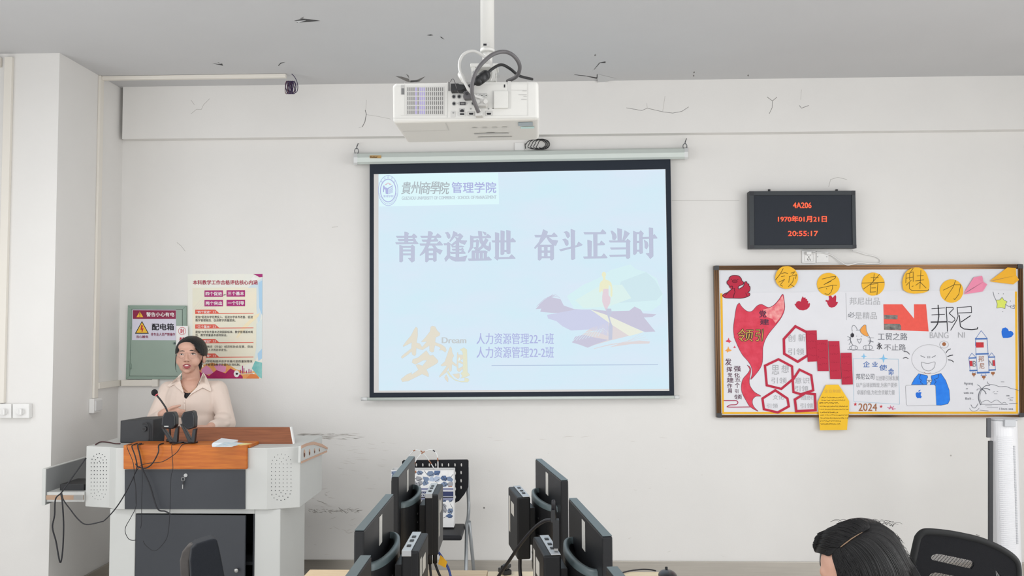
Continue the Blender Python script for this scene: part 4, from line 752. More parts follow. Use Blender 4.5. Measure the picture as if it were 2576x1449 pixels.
    for k, (x, h) in enumerate(((1475, 40), (1498, 90), (1515, 60), (1545, 30), (1575, 50), (1600, 40))): b.stroke(E1([(x, 1300), (x, 1300 - h)]), 2, m_mag, 4)
    b.stroke(E1([(1460, 1305), (1640, 1300)]), 3, m_wht, 4); b.stroke(E1([(1480, 1303), (1620, 1300)]), 1.4, M('poster_gold', (196, 160, 96), .6), 5)
sheet('wall_poster', E1([(830, 97), (1740, 92), (1735, 1365), (832, 1368)]), -.0008, m_pos, 'colourful printed teaching poster with magenta headings on the wall behind the speaker', 'poster', draw=dpost, th=.001)
m_grn = M('sage_green_enamel', (152, 170, 158), .5, var=.03, vscale=8); m_grn2 = M('sage_green_frame', (138, 158, 146), .5)
t = thing('electrical_box', 'sage green electrical distribution box set in the wall beside the poster', 'electrical box', P(392, 954, -.01))
o_ = E1([(103, 473), (812, 477), (812, 1372), (78, 1373)]); i_ = E1([(146, 518), (768, 522), (768, 1338), (124, 1334)])
for i in range(4):
    j = (i + 1) % 4; b = MB(); b.prism([P(*o_[i], -.018), P(*o_[j], -.018), P(*i_[j], -.018), P(*i_[i], -.018)], (0, .0175, 0), m_grn2); part('frame_rail', b, t, .0015)
b = MB(); d_ = E1([(150, 523), (764, 527), (764, 1333), (129, 1330)]); b.prism([P(x, y, -.014) for x, y in d_], (0, .0135, 0), m_grn); p = part('door', b, t, .001)
b = MB(); cx, cy = E1([(672, 935)])[0]; b.cyl(P(cx, cy, -.0142), P(cx, cy, -.02), .006, M('lock_dark', (70, 84, 84), .4, metal=.6), 14); b.cyl(P(cx - 1, cy, -.0141), P(cx - 1, cy, -.016), .009, m_grn2, 16); part('lock', b, p)
for y in (690, 1180):
    b = MB(); x0, y0 = E1([(138, y)])[0]; b.tube([P(x0, y0, -.017), P(x0, y0 + 14, -.017)], .004, m_grn2, 8); part('hinge', b, t)
m_lav = M('sign_lavender', (214, 211, 226), .5); m_mar = M('sign_maroon', (138, 24, 68), .5); m_syl = M('sign_yellow', (240, 190, 56), .5)
def dsign(b):
    def tx(s, r, mat, lift=3, **k):
        (x0, y0), (x1, y1) = E1([(r[0], r[1]), (r[2], r[3])]); b.text(s, (x0, y0, x1, y1), mat, lift, **k)
    b.poly(E1([(166, 533), (687, 535), (687, 638), (166, 638)]), m_mar, 1); b.poly(E1([(250, 548), (292, 618), (208, 618)]), m_syl, 2); b.stroke(E1([(250, 560), (250, 592)]), 1.6, m_ink, 3); b.disc(*E1([(250, 605)])[0], 1, m_ink, 3)
    tx('警告小心有电', (330, 558, 668, 610), m_wht, bold=.02)
    b.poly(E1([(276, 663), (360, 818), (190, 818)]), m_ink, 1); b.poly(E1([(276, 680), (345, 808), (206, 808)]), m_syl, 2); b.poly(E1([(268, 712), (288, 720), (278, 755), (296, 752), (280, 800), (272, 795), (274, 770), (258, 772)]), M('sign_bolt', (190, 50, 50), .5), 3)
    tx('当心触电', (208, 838, 352, 872), m_mar, bold=.02); tx('配电箱', (398, 695, 662, 775), m_ink, bold=.03); tx('非专业人员严禁操作', (384, 808, 678, 844), m_mar, bold=.02)
sheet('warning_sign', E1([(160, 524), (690, 527), (690, 900), (155, 897)]), -.0146, m_lav, 'lavender and maroon electrical warning sign on the green box door', 'sign', draw=dsign)
def dseal(b):
    cx, cy = E1([(764, 786)])[0]; b.ring(cx, cy, 9.3, 1, M('seal_red', (196, 44, 70), .6), 1); b.text('封', (cx - 5.2, cy - 6, cx + 5.2, cy + 6), M('seal_red', (0, 0, 0)), 1, bold=.02)
    (x0, y0), (x1, y1) = E1([(728, 862), (800, 925)]); b.text('禁', (x0, y0, x1, y1), M('seal_red', (0, 0, 0)), 1, bold=.03)
sheet('paper_seal', E1([(692, 723), (833, 724), (838, 1000), (690, 998)]), -.0186, m_wht, 'white paper seal with a red stamp pasted over the edge of the green box', 'paper seal', draw=dseal)
# ================================================================== projector on its ceiling mount
m_pj = M('projector_white', (210, 209, 205), 0.5); m_pjl = M('projector_seam', (196, 195, 192), .5); m_pjg = M('projector_grey', (176, 175, 173), .5); m_pjd = M('port_dark', (30, 30, 36), .6); m_pjm = M('port_metal', (150, 150, 148), .35, metal=.7); m_pgl = M('projector_glow', (190, 178, 244), 1, emit=.8)
YJ = -3.02; DJ = .257
t = thing('projector', 'white ceiling projector seen from its port side, hanging in front of the screen', 'projector', P(1172, 300, YJ + .12))
TL, TR, BR, BL = (986.5, 209), (1354.5, 202.5), (1356.5, 300.5), (987.5, 309)
fr = [P(*p, YJ) for p in (TL, TR, BR, BL)]; off = Vector((0, DJ, 0))
b = MB(); b.hexa(fr, [p + off for p in fr], m_pj); part('body', b, t, .011, 4)
def bf(u, v, d=.0012): return fr[3] + (fr[2] - fr[3]) * u + off * v + Vector((0, 0, -d))
b = MB()
def bq(u0, v0, u1, v1, mat, d=.0012): b.add([bf(u0, v0, d), bf(u1, v0, d), bf(u1, v1, d), bf(u0, v1, d)], [(0, 1, 2, 3)], mat)
for q in ((.03, .395, .36, .40), (.358, .04, .362, .40)): bq(*q, m_pjl)
part('lamp_cover_seam', b, t, recalc=False)
b = MB(); bq(.53, .56, .78, .62, m_pjg); bq(.62, .53, .68, .545, m_pjd, .0014); part('latch', b, t, recalc=False)
b = MB(); bq(.55, .74, .80, .80, m_pjl); bq(.55, .745, .80, .765, m_pjg, .0014); part('front_foot_recess', b, t, recalc=False)
b = MB(); bq(.855, .09, .955, .26, M('sticker_silver', (150, 162, 168), .4)); bq(.87, .29, .965, .38, M('sticker_mint', (190, 222, 220), .5)); part('rating_sticker', b, t, recalc=False)
for u in (.53, .60, .67, .74): b = MB(); bq(u, .28, u + .035, .34, m_pjl); part('moulded_mark', b, t, recalc=False)
q2 = crop(900, 0, 3.6233)
def qr(b, x0, y0, x1, y1, mat, l=1): b.poly(q2([(x0, y0), (x1, y0), (x1, y1), (x0, y1)]), mat, l)
b = MB(YJ - .0003)
qr(b, 395, 775, 426, 862, m_pjg, 1); qr(b, 398, 805, 424, 860, M('port_mid', (112, 112, 112), .5), 2); qr(b, 427, 752, 430, 1050, m_pjl); qr(b, 815, 745, 820, 1070, m_pjl); qr(b, 392, 1050, 815, 1053, m_pjl); qr(b, 318, 1075, 1640, 1079, m_pjl); qr(b, 805, 885, 815, 888, m_pjl)
qr(b, 1548, 740, 1552, 1052, m_pjl); qr(b, 1230, 1052, 1548, 1055, m_pjl); qr(b, 1400, 820, 1540, 823, m_pjl); qr(b, 1332, 770, 1344, 797, m_pjd, 2)
for y, w in ((825, 40), (860, 75), (875, 30), (903, 50)): qr(b, 1540 - w, y, 1540, y + 5, m_pjg, 2)
part('rear_seams', b, t, recalc=False)
b = MB(YJ - .0003); qr(b, 444, 790, 792, 1050, m_pjl, 1)
m_sl1 = M('grille_slot', (128, 127, 126), .7)
for i in range(18):
    for j in range(6):
        x = 452 + i * 18.6; y = 797 + j * 42; qr(b, x, y, x + 9.5, y + 33, m_pgl if i in (4, 6, 7, 8) and j < 6 else m_sl1, 2)
part('vent_grille', b, t, recalc=False)
b = MB()
b.prism([P(x, y, YJ - .008) for x, y in q2([(1240, 830), (1368, 828), (1368, 982), (1240, 985)])], (0, .0078, 0), m_pj); part('port_cover', b, t, .001)
b = MB(YJ - .0003); qr(b, 1368, 740, 1396, 984, m_pjl); qr(b, 1226, 984, 1396, 990, m_pjl, 1); qr(b, 1226, 826, 1240, 990, m_pjl, 1); part('cover_recess', b, t, recalc=False)
b = MB(YJ - .0003); qr(b, 824, 748, 1060, 828, m_pjg, 1); qr(b, 824, 748, 842, 828, m_sl1, 2); part('inlet_recess', b, t, recalc=False)
def port(draw, label=None):
    b = MB(YJ - .0006); draw(b); part('port', b, t, recalc=False, label=label)
for x, y in ((875, 881), (924, 881), (877, 944), (1053, 942)):
    def jk(b, x=x, y=y):
        px, py = q2([(x, y)])[0]; b.disc(px, py, 5.2, m_pjm, 1); b.disc(px, py, 3.3, m_pjd, 2)
    port(jk)
def vga(b):
    b.poly(q2([(905, 943), (925, 927), (985, 927), (1000, 943), (985, 960), (925, 960)]), m_pjg, 1); qr(b, 930, 930, 982, 958, m_pjd, 2); qr(b, 938, 936, 974, 952, m_sl1, 3)
port(vga)
def rca(b):
    b.poly(q2([(1078, 855), (1175, 850), (1188, 870), (1175, 888), (1078, 885)]), m_pjg, 1)
    for x in (1095, 1132, 1170): px, py = q2([(x, 869)])[0]; b.disc(px, py, 3.6, m_pj, 2); b.disc(px, py, 1.6, m_pjd, 3)
port(rca)
def lan(b):
    qr(b, 912, 1020, 985, 1058, m_pjl, 1); qr(b, 925, 988, 972, 1020, m_pjg, 2); b.poly(q2([(933, 1022), (933, 1004), (945, 996), (960, 996), (968, 1004), (968, 1022)]), m_pjd, 3); qr(b, 932, 1032, 970, 1047, m_pjd, 3)
port(lan)
for x in (1000, 1162):
    def hd(b, x=x): qr(b, x, 1012 if x == 1162 else 1016, x + 65, 1054, m_pjg, 1); qr(b, x + 3, 1015 if x == 1162 else 1019, x + 62, 1051, m_pjl, 2); b.poly(q2([(x + 12, 1028), (x + 54, 1028), (x + 50, 1046), (x + 18, 1046)]), m_pjd, 3); px, py = q2([(x + 30, 990)])[0]; b.disc(px, py, 2.2, m_pjm, 1)
    port(hd)
def sv(b): qr(b, 850, 1010, 890, 1068, m_pjl, 1); px, py = q2([(871, 1027)])[0]; b.disc(px, py, 2.4, m_pjm, 2)
port(sv)
# mount
YM = YJ + .12
t = thing('projector_mount', 'white ceiling pole mount carrying the projector', 'mount', P(1226, 0, YM) * 1.0 + Vector((0, 0, CZ - P(1226, 0, YM).z)))
b = MB(); top = P(1226, 0, YM); xm = P(1226, 90, YM).x; b.cyl(Vector((xm, YM, P(1226, 127, YM).z)), Vector((xm, YM, CZ - .0005)), .0203, m_pj, 28); part('pole', b, t)
b = MB(); b.cyl(Vector((xm, YM, P(1226, 132, YM).z)), Vector((xm, YM, P(1226, 124, YM).z)), .0212, m_pj, 28); part('sleeve_ring', b, t)
b = MB(); b.cyl(Vector((xm, YM, P(1226, 162, YM).z)), Vector((xm, YM, P(1226, 131, YM).z)), .0145, m_pj, 24); part('inner_pole', b, t)
b = MB(); b.boxpx(1216, 108, 1231, 116, YM - .0215, .004, m_pjl); b.boxpx(1216, 109.5, 1224, 114.5, YM - .0222, .002, m_pjd); part('slot', b, t)
b = MB(); b.boxpx(1183, 159, 1252, 168, YM - .03, .06, m_pj); part('yoke_plate', b, t, .002)
b = MB(); z0 = P(1200, 203, YM).z; b.boxpx(1187, 168, 1196, 203, YM - .028, .05, m_pj); b.boxpx(1240, 168, 1248, 203, YM - .028, .05, m_pj); b.boxpx(1196, 176, 1240, 203, YM + .0, .02, m_pjl); part('bracket', b, t, .001)
for x, y in ((1193, 182), (1244, 186), (1254, 193)):
    b = MB(); b.cyl(P(x, y, YM - .0285), P(x, y, YM - .036), .005, m_pjm, 10); part('bolt', b, t)
m_gc = M('grey_cable', (196, 195, 192), .5); m_dc = M('dark_grey_cable', (92, 90, 92), .5)
def QP(pts, Ys): return [P(x, y, Y) for (x, y), Y in zip(q2(pts), Ys)]
def db(b):
    b.prism([P(x, y, YJ - .030) for x, y in q2([(1085, 905), (1175, 905), (1182, 945), (1165, 962), (1095, 962), (1080, 945)])], (0, .029, 0), m_gc); b.cap(P(*q2([(1120, 905)])[0], YJ - .02), P(*q2([(1085, 872)])[0], YJ - .03), .008, .0045, m_gc)
    for x in (1095, 1165): b.cyl(P(*q2([(x, 925)])[0], YJ - .031), P(*q2([(x, 925)])[0], YJ - .04), .006, m_gc, 12)
    b.cap(P(*q2([(935, 680)])[0], YJ - .03), P(*q2([(965, 735)])[0], YJ - .034), .0075, .0075, m_pj)
cable('video_cable', QP([(1110, 890), (1060, 870), (1010, 815), (985, 770), (958, 715), (930, 640), (930, 560), (970, 492), (1050, 465), (1130, 500), (1200, 565), (1240, 640), (1238, 700), (1222, 742)], (YJ - .03, YJ - .038, YJ - .05, YJ - .05, YJ - .045, YJ - .025, YJ, YJ, YJ + .01, YJ + .025, YJ + .035, YJ + .04, YJ + .045, YJ + .05)), .0042, m_gc, 'pale grey video cable with a white lump, looping over the projector to a port', extra=db)
def vg(b):
    b.prism([P(x, y, YJ - .028) for x, y in q2([(1072, 1015), (1135, 1012), (1135, 1052), (1075, 1054)])], (0, .027, 0), m_gc); b.cap(P(*q2([(1105, 1020)])[0], YJ - .018), P(*q2([(1085, 990)])[0], YJ - .035), .0085, .006, m_gc)
cable('video_cable', QP([(1100, 1020), (1075, 960), (1048, 880), (1040, 800), (1052, 720), (1085, 640), (1150, 560), (1240, 492), (1340, 472), (1425, 512), (1476, 600), (1452, 690), (1365, 742)], (YJ - .03, YJ - .045, YJ - .06, YJ - .075, YJ - .08, YJ - .078, YJ - .06, YJ - .03, YJ - .01, YJ, YJ + .03, YJ + .06, YJ + .1)), .0056, m_dc, 'thick dark grey video cable arching right of the pole and plugged low on the projector', extra=vg)
def pw(b):
    b.prism([P(x, y, YJ - .030) for x, y in q2([(848, 762), (915, 760), (925, 768), (978, 772), (985, 800), (940, 822), (848, 826)])], (0, .029, 0), m_black)
    b.cap(P(*q2([(1098, 735)])[0], YJ - .05), P(*q2([(1162, 688)])[0], YJ - .04), .0145, .0145, m_black, 16)
cable('power_cable', QP([(975, 795), (1020, 782), (1060, 765), (1098, 735), (1162, 688), (1230, 625), (1310, 590), (1390, 628), (1470, 690), (1590, 722)], (YJ - .015, YJ - .04, YJ - .05, YJ - .05, YJ - .04, YJ - .02, YJ + .02, YJ + .05, YJ + .1, YJ + .16)), .0042, m_black, 'black power cable with a ferrite lump, plugged into the projector', extra=pw)
def gb(b):
    b.prism([P(x, y, YJ - .022) for x, y in q2([(968, 830), (1010, 832), (1030, 860), (1035, 895), (975, 900), (960, 885)])], (0, .021, 0), m_dc); b.cyl(P(*q2([(992, 852)])[0], YJ - .0225), P(*q2([(992, 852)])[0], YJ - .026), .004, m_black, 12)
cable('sensor_lead', QP([(965, 850), (920, 845), (900, 800), (880, 735), (862, 718), (845, 745)], (YJ - .012, YJ - .02, YJ - .03, YJ - .03, YJ - .02, YJ + .005)), .0011, m_dc, 'thin grey lead with a square dark plug on the projector ports', extra=gb)
# loose wires beside the ceiling trunking, black coil over the screen with its wall box
m_pw = M('purple_wire', (52, 36, 74), .5)
cc = k3
def loops(b):
    random.seed(4)
    for k in range(9):
        x0 = 2066 + k * 6.5; pts = []
        for a in range(13):
            an = 2 * math.pi * a / 12; pts.append(P(*cc([(x0 + 14 * math.cos(an) + random.uniform(-3, 3), 630 + 46 * math.sin(an))])[0], Yt - .02 - .004 * (k % 3)))
        b.tube(smooth_path(pts, 3), .0022, m_pw if k % 3 else M('maroon_wire', (86, 28, 48), .5), 6)
cable('loose_wires', [P(*cc([p])[0], Yt - .018) for p in ((2058, 520), (2090, 525), (2125, 560), (2143, 610), (2140, 655), (2118, 672))], .0022, m_pw, 'bundle of dark purple wires hanging from the end of the ceiling trunking', 'wires', extra=loops)
b = MB(); b.boxpx(1295, 359, 1318, 378, -.012, .0115, m_white); single('wall_box', b, 'small white wall box above the projection screen beside the black coil', 'wall box', bevel=.001)
pts = []
for k in range(5):
    for a in range(10):
        an = 2 * math.pi * a / 10 + math.pi; cx = 1348 + 5 * k; pts.append(P(cx + (30 - 3 * k) * math.cos(an) * .82, 363 + (12 + (k % 2) * 1) * math.sin(an), -.02 - .005 * k - .0015 * math.sin(an * 1.0)))
cable('cable_coil', [P(1322, 374, -.03), P(1321, 362, -.03)] + pts, .0024, m_black, 'black cable coil tucked behind the projection screen case', k=3)

# ================================================================== lectern
m_lg = M('lectern_grey_paint', (197, 198, 195), 0.45, var=.02, vscale=6); m_ld = M('lectern_dark_panel', (52, 55, 61), 0.5, var=.05, vscale=5); m_wd = M('orange_wood', (198, 112, 30), 0.4, c2=(172, 86, 16), vscale=7, stretch=(1.2, 6, 14)); m_wd2 = M('brown_wood', (150, 92, 62), .45, c2=(124, 74, 50), vscale=7, stretch=(1.0, 6, 22)); m_tr = M('pinkish_wood_trim', (196, 158, 134), .5); m_int = M('lectern_inside', (40, 42, 46), .7); m_chr = M('chrome', (168, 168, 166), .32, metal=.9)
P5 = crop(90, 1080, 3.9275); P6 = crop(440, 1080, 3.9275)
LF = -1.05; LB = -.55; zt = P(310, 1127, LF).z; zb_ = P(310, 1282, LF).z; xr = P(755, 1200, LF + .06).x; xl = P(215.5, 1200, LF + .07).x
t = thing('lectern', 'grey multimedia lectern with an orange wood top and dark panels, in front of the speaker', 'lectern', ((xl + xr) / 2, LF + .25, 0))
plan = [(xl, LF + .07), (P(275, 1200, LF + .035).x, LF + .035), (P(291, 1200, LF).x, LF), (P(672, 1200, LF).x, LF), (xr, LF + .06), (xr, LB), (xl, LB)]
b = MB(); b.prism([Vector((x, y, zb_)) for x, y in plan], (0, 0, zt - zb_), m_lg); part('upper_body', b, t, .004)
b = MB(); b.boxpx(313.5, 1181.5, 616.5, 1281, LF - .006, .0058, m_ld); p = part('drawer_front', b, t, .001)
b = MB(); px, py = P5([(1480, 455)])[0]; b.cyl(P(px, py, LF - .0062), P(px, py, LF - .012), .009, m_chr, 16); part('lock', b, p)
def perf(T, cx, rows, xs, dyY, name):
    b = MB(); mh = M('perforation', (70, 72, 76), .7)
    for (x, y) in rows:
        px, py = T([(x, y)])[0]; Y = dyY(px) - .0006; b.add([P(px + 1.25 * math.cos(a * math.pi / 4), py + 1.35 * math.sin(a * math.pi / 4), Y) for a in range(8)], [tuple(range(8))], mh)
    return b
def ovalrows(cx0, dx, y0, dy, n, tops):
    r = []
    for k in range(n):
        for c in range(6): r.append((cx0 + dx * c, y0 + dy * k))
    return r + tops
L_rows = ovalrows(548, 30, 332, 38, 8, [(628, 240), (600, 246), (657, 250), (573, 265), (682, 270), (612, 280), (642, 282), (556, 296), (697, 301), (590, 300), (664, 303), (628, 316), (548, 632), (582, 630), (655, 636), (688, 640), (618, 618), (603, 653), (632, 655), (563, 664), (671, 670), (588, 686), (646, 690), (616, 695)])
slope = lambda x0, Y0, x1, Y1: (lambda px: Y0 + (Y1 - Y0) * (px - x0) / (x1 - x0))
part('left_perforation', perf(P5, 0, L_rows, 0, slope(215.5, LF + .07, 275, LF + .035), ''), t, recalc=False)
R_rows = ovalrows(953, 38.6, 342, 37.6, 8, [(1051, 245), (1014, 253), (1088, 252), (983, 274), (1120, 270), (1034, 286), (1069, 285), (961, 307), (1140, 300), (1004, 307), (1098, 304), (1051, 321), (958, 647), (1000, 641), (1094, 637), (1137, 638), (1047, 625), (1029, 661), (1065, 660), (979, 678), (1116, 671), (1009, 696), (1083, 692), (1047, 702)])
part('right_perforation', perf(P6, 0, R_rows, 0, slope(672, LF, 755, LF + .06), ''), t, recalc=False)
b = MB(); b.boxpx(310, 1120, 621, 1180.5, LF - .022, .0218, m_wd); part('wood_fascia', b, t, .004)
zw = P(400, 1120, LF - .022).z
b = MB(); xa, xb = P(310, 1120, LF - .022).x, P(621, 1120, LF - .022).x; b.box((xa, LF - .0001, zt + .0005), (xb + .01, -.915, zw), m_wd); part('wood_top', b, t, .003)
# raised flap
b = MB(); y0, y1 = -.905, -.815; z0 = zt + .0005; z1 = P(700, 1075, y1).z; fa = P(412, 1090, y0).x; fb = P(736.5, 1117, y0).x; fc = P(729, 1075, y1).x; fd = P(416, 1075, y1).x
b.hexa([Vector((fa, y0, z0)), Vector((fb, y0, z0)), Vector((fc, y1, z1)), Vector((fd, y1, z1))], [Vector((fa, y0 + .018, z0)), Vector((fb, y0 + .018, z0)), Vector((fc, y1 + .018, z1)), Vector((fd, y1 + .018, z1))], m_wd2); part('raised_flap', b, t, .001)
b = MB(); b.hexa([Vector((fb, y0 - .001, z0)), Vector((fb + .008, y0 - .001, z0)), Vector((fc + .008, y1 - .001, z1 + .001)), Vector((fc, y1 - .001, z1 + .001))], [Vector((fb, y0 + .019, z0)), Vector((fb + .008, y0 + .019, z0)), Vector((fc + .008, y1 + .019, z1 + .001)), Vector((fc, y1 + .019, z1 + .001))], m_white); part('flap_edging', b, t)
# arched side panel on the right
SX = xr + .0006
def side(pts): return [PX(x, y, SX + .014) for x, y in P6(pts)]
b = MB(); b.prism(side([(1240, 330), (1500, 220), (1503, 185), (1450, 150), (1370, 127), (1300, 140), (1246, 165)]), (-.013, 0, 0), m_lg); part('side_crest', b, t, .001)
b = MB(); b.prism([v + Vector((.003, 0, 0)) for v in side([(1247, 160), (1300, 136), (1370, 122), (1450, 145), (1505, 180), (1505, 198), (1440, 170), (1370, 150), (1300, 164), (1247, 190)])], (-.0028, 0, 0), m_tr); b.prism([v + Vector((.003, 0, 0)) for v in side([(1245, 318), (1500, 208), (1500, 225), (1245, 337)])], (-.0028, 0, 0), m_tr); part('wood_trim', b, t)
for x, y, rx, ry in ((1279, 240, 9, 42), (1330, 227, 7.5, 34), (1380, 214, 6, 27), (1427, 203, 5, 20)):
    b = MB(); pts = [v + Vector((.0006, 0, 0)) for v in side([(x + rx * math.cos(a * math.pi / 8), y + ry * math.sin(a * math.pi / 8)) for a in range(16)])]; b.add(pts, [tuple(range(16))], m_tr)
    pts = [v + Vector((.0012, 0, 0)) for v in side([(x - rx * .1 + rx * .7 * math.cos(a * math.pi / 8), y + ry * .3 + ry * .5 * math.sin(a * math.pi / 8)) for a in range(16)])]; b.add(pts, [tuple(range(16))], M('slot_shadow', (96, 62, 50), .7)); part('crest_slot', b, t, recalc=False)
# lower cabinet
BFy = -1.03
def bx(x, Y=BFy): return P(x, 1360, Y).x
zh = P(480, 1292, BFy).z; zu = zb_ - .0006
for name, x0, x1 in (('left_post', 275, 340), ('right_post', 640, 705)):
    b = MB(); b.box((bx(x0), BFy, 0), (bx(x1), LB - .03, zu), m_lg); part(name, b, t, .004)
b = MB(); b.box((bx(340) + .0005, BFy, zh), (bx(640) - .0005, LB - .03, zu), m_lg); part('header', b, t, .001)
b = MB(); b.box((bx(340) + .0005, LB - .06, .06), (bx(640) - .0005, LB - .031, zh - .001), m_int); b.box((bx(340) + .0005, BFy + .03, .03), (bx(640) - .0005, LB - .061, .06), m_int); b.box((bx(340) + .0005, BFy + .05, .40), (bx(640) - .0005, LB - .061, .415), m_int); b.box((bx(633), BFy + .02, .07), (bx(640) - .0005, BFy + .06, zh - .001), m_ld); part('cabinet_inside', b, t)
b = MB(); x0, x1 = bx(342), P(617, 1360, BFy - .03).x; z1 = zh - .004
b.hexa([Vector((x0, BFy - .004, .05)), Vector((x1, BFy - .034, .05)), Vector((x1, BFy - .034, z1)), Vector((x0, BFy - .004, z1))], [Vector((x0, BFy + .012, .05)), Vector((x1, BFy - .018, .05)), Vector((x1, BFy - .018, z1)), Vector((x0, BFy + .012, z1))], m_ld); p = part('door', b, t, .002)
b = MB(); kx = P(597, 1433, BFy - .035); b.cyl(kx, kx + Vector((0, -.012, 0)), .007, m_chr, 14); b.ell(kx + Vector((0, -.016, 0)), (.0115, .007, .0115), m_chr, 16, 10); part('knob', b, p)
# side drawer pulled out to the left
Yd = -1.0
b = MB(); xa, xb = P(105, 1230, Yd).x, P(114, 1230, Yd).x; za, zb2 = P(110, 1271, Yd).z, P(110, 1179, Yd).z
b.box((xa, Yd, za), (xb, LB - .02, zb2), m_lg); q_ = part('side_drawer', b, t, .002)
b = MB(); b.box((xb + .0002, Yd + .004, za + .004), (xb + .002, LB - .024, zb2 - .004), M('drawer_inner_shade', (138, 140, 141), .5)); part('inner_face_shade', b, q_)  # thin sheet added inside the plate; its darker grey paints in the shade
b = MB(); b.box((xb + .0025, Yd + .01, P(150, 1263, Yd).z), (xl - .0005, Yd + .02, P(150, 1239, Yd).z), m_lg); b.box((xb + .0025, Yd + .02, P(150, 1243, Yd).z), (xl - .0005, LB - .04, P(150, 1239, Yd).z), m_lg); part('tray', b, q_)
b = MB(); b.box((xb + .003, Yd + .004, P(150, 1257.5, Yd).z), (xl - .0005, Yd + .0098, P(150, 1246.5, Yd).z), M('rail_bronze', (178, 150, 128), .35, metal=.6)); b.box((P(185, 1250, Yd).x, Yd + .0005, P(185, 1257, Yd).z), (xl - .0005, Yd + .0039, P(185, 1246, Yd).z), m_chr); part('slide_rail', b, q_)
tdz = P(150, 1239, Yd).z + .0006
def tagbox(name, lo, hi, mat, label, cat, bev=.003): 
    b = MB(); b.box(lo, hi, mat); return single(name, b, label, cat, bevel=bev)
t = thing('set_top_box', 'black box lying in the pulled-out side drawer of the lectern', 'box', (P(180, 1238, -.95).x, -.9, tdz))
b = MB(); b.box((P(150, 1230, -.95).x, -.95, tdz), (P(211, 1230, -.95).x, -.78, P(180, 1218, -.95).z), m_black); part('body', b, t, .003)
b = MB(); b.box((P(162, 1230, -.78).x, -.774, tdz), (P(174, 1230, -.78).x, -.75, tdz + .075), m_white); single('power_adapter', b, 'small white adapter behind the black box in the lectern side drawer', 'adapter', bevel=.002)
# keys
t = thing('key', 'small key hanging in the lectern drawer lock', 'key', P(458, 1230, LF - .014))
b = MB(); pts = P5([(1455 + 18 * math.cos(a * .524), 492 + 18 * math.sin(a * .524)) for a in range(13)]); b.tube([P(x, y, LF - .015) for x, y in pts], .0014, m_chr, 6); px, py = P5([(1480, 455)])[0]; b.cyl(P(px, py, LF - .0125), P(px, py, LF - .02), .004, m_chr, 10); part('ring', b, t)
b = MB(); b.prism([P(x, y, LF - .018) for x, y in P5([(1452, 512), (1464, 512), (1464, 545), (1452, 545)])], (0, .003, 0), m_black); part('grip', b, t)
b = MB(); b.prism([P(x, y, LF - .017) for x, y in P5([(1447, 546), (1455, 546), (1454, 588), (1446, 588)])], (0, .0015, 0), m_chr); part('blade', b, t)

# things on the lectern
m_bs = M('speaker_black_vinyl', (46, 47, 50), .55, var=.1, vscale=30); m_bs2 = M('speaker_gloss', (28, 29, 33), .3); m_grl = M('speaker_cloth', (40, 41, 45), .9)
Yw = -.86; t = thing('subwoofer', 'black box subwoofer on the left end of the lectern top', 'speaker', P(345, 1113, Yw))
bz = zt + .0006
def zat(y, Y): return P(350, y, Y).z
f0 = [Vector((P(302, 1090, Yw).x, Yw, bz)), Vector((P(385, 1090, Yw - .02).x, Yw - .02, bz)), Vector((P(385, 1090, Yw - .02).x, Yw - .02, zat(1055, Yw - .02))), Vector((P(302, 1090, Yw).x, Yw, zat(1058, Yw)))]
ofs = Vector((.048, .2, 0)); b = MB(); b.hexa(f0, [v + ofs for v in f0], m_bs); part('cabinet', b, t, .004)
b = MB(); b.cyl(P(361.5, 1079, Yw - .0165), P(361.5, 1079, Yw - .03), .013, m_bs2, 20); b.cyl(P(361.5, 1079, Yw - .03), P(361.5, 1079, Yw - .034), .006, m_bs, 14); part('volume_knob', b, t)
b = MB(); b.tube(smooth_path([P(x, y, Yw - .03) for x, y in ((359, 1066), (367, 1065), (373, 1071), (374.5, 1085), (374.5, 1112))], 4), .0036, m_bs, 8); part('panel_rim', b, t)
def sat(hf, hd, struts, base, label, logo):
    Ys = -1.02; t = thing('desktop_speaker', label, 'speaker', P((base[0] + base[2]) / 2, 1116, Ys), 'small desktop speakers on the lectern')
    b = MB(); b.prism([P(x, y, Ys - .03) for x, y in hf], hd, m_bs2); part('speaker_head', b, t, .008, 3)
    cx = sum(x for x, y in hf) / len(hf); cy = sum(y for x, y in hf) / len(hf)
    b = MB(); b.prism([P(cx + (x - cx) * .8, cy + (y - cy) * .82, Ys - .0315) for x, y in hf], (0, .0014, 0), m_grl); g = part('grille', b, t)
    if logo:
        b = MB(Ys - .0318); b.rect(413, 1071, 424, 1074, m_chr, 1); part('badge', b, g, recalc=False)
    for s in struts:
        b = MB(); b.prism([P(x, y, Ys - .004) for x, y in S2(s)], (0, .022, 0), m_bs2); part('strut', b, t, .002)
    b = MB(); zz = zw + .0006; c = P((base[0] + base[2]) / 2, 1114, Ys); r = (P(base[2], 1114, Ys).x - P(base[0], 1114, Ys).x) / 2
    b.tube([Vector((c.x, c.y + .035, zz)), Vector((c.x, c.y + .035, zz + .006))], r, m_bs2, 24); part('base', b, t, .001)
S2 = crop(280, 830, 4.529)
sat(S2([(600, 940), (706, 936), (728, 990), (728, 1095), (694, 1132), (592, 1128), (566, 1080), (578, 985)]), (0, .048, 0), [[(563, 1105), (602, 1128), (705, 1276), (660, 1286)], [(728, 1122), (762, 1095), (748, 1284), (692, 1278)]], (420, 0, 456), 'black desktop speaker on the lectern facing the camera, nearer the microphone', True)
sat(S2([(787, 1000), (814, 940), (905, 921), (930, 937), (942, 1000), (938, 1118), (868, 1140), (802, 1075)]), (.002, .048, 0), [[(782, 1070), (815, 1085), (922, 1276), (878, 1288)], [(925, 1135), (966, 1122), (946, 1286), (905, 1282)]], (456, 0, 490), 'black desktop speaker on the lectern turned aside, nearer the wooden flap', False)
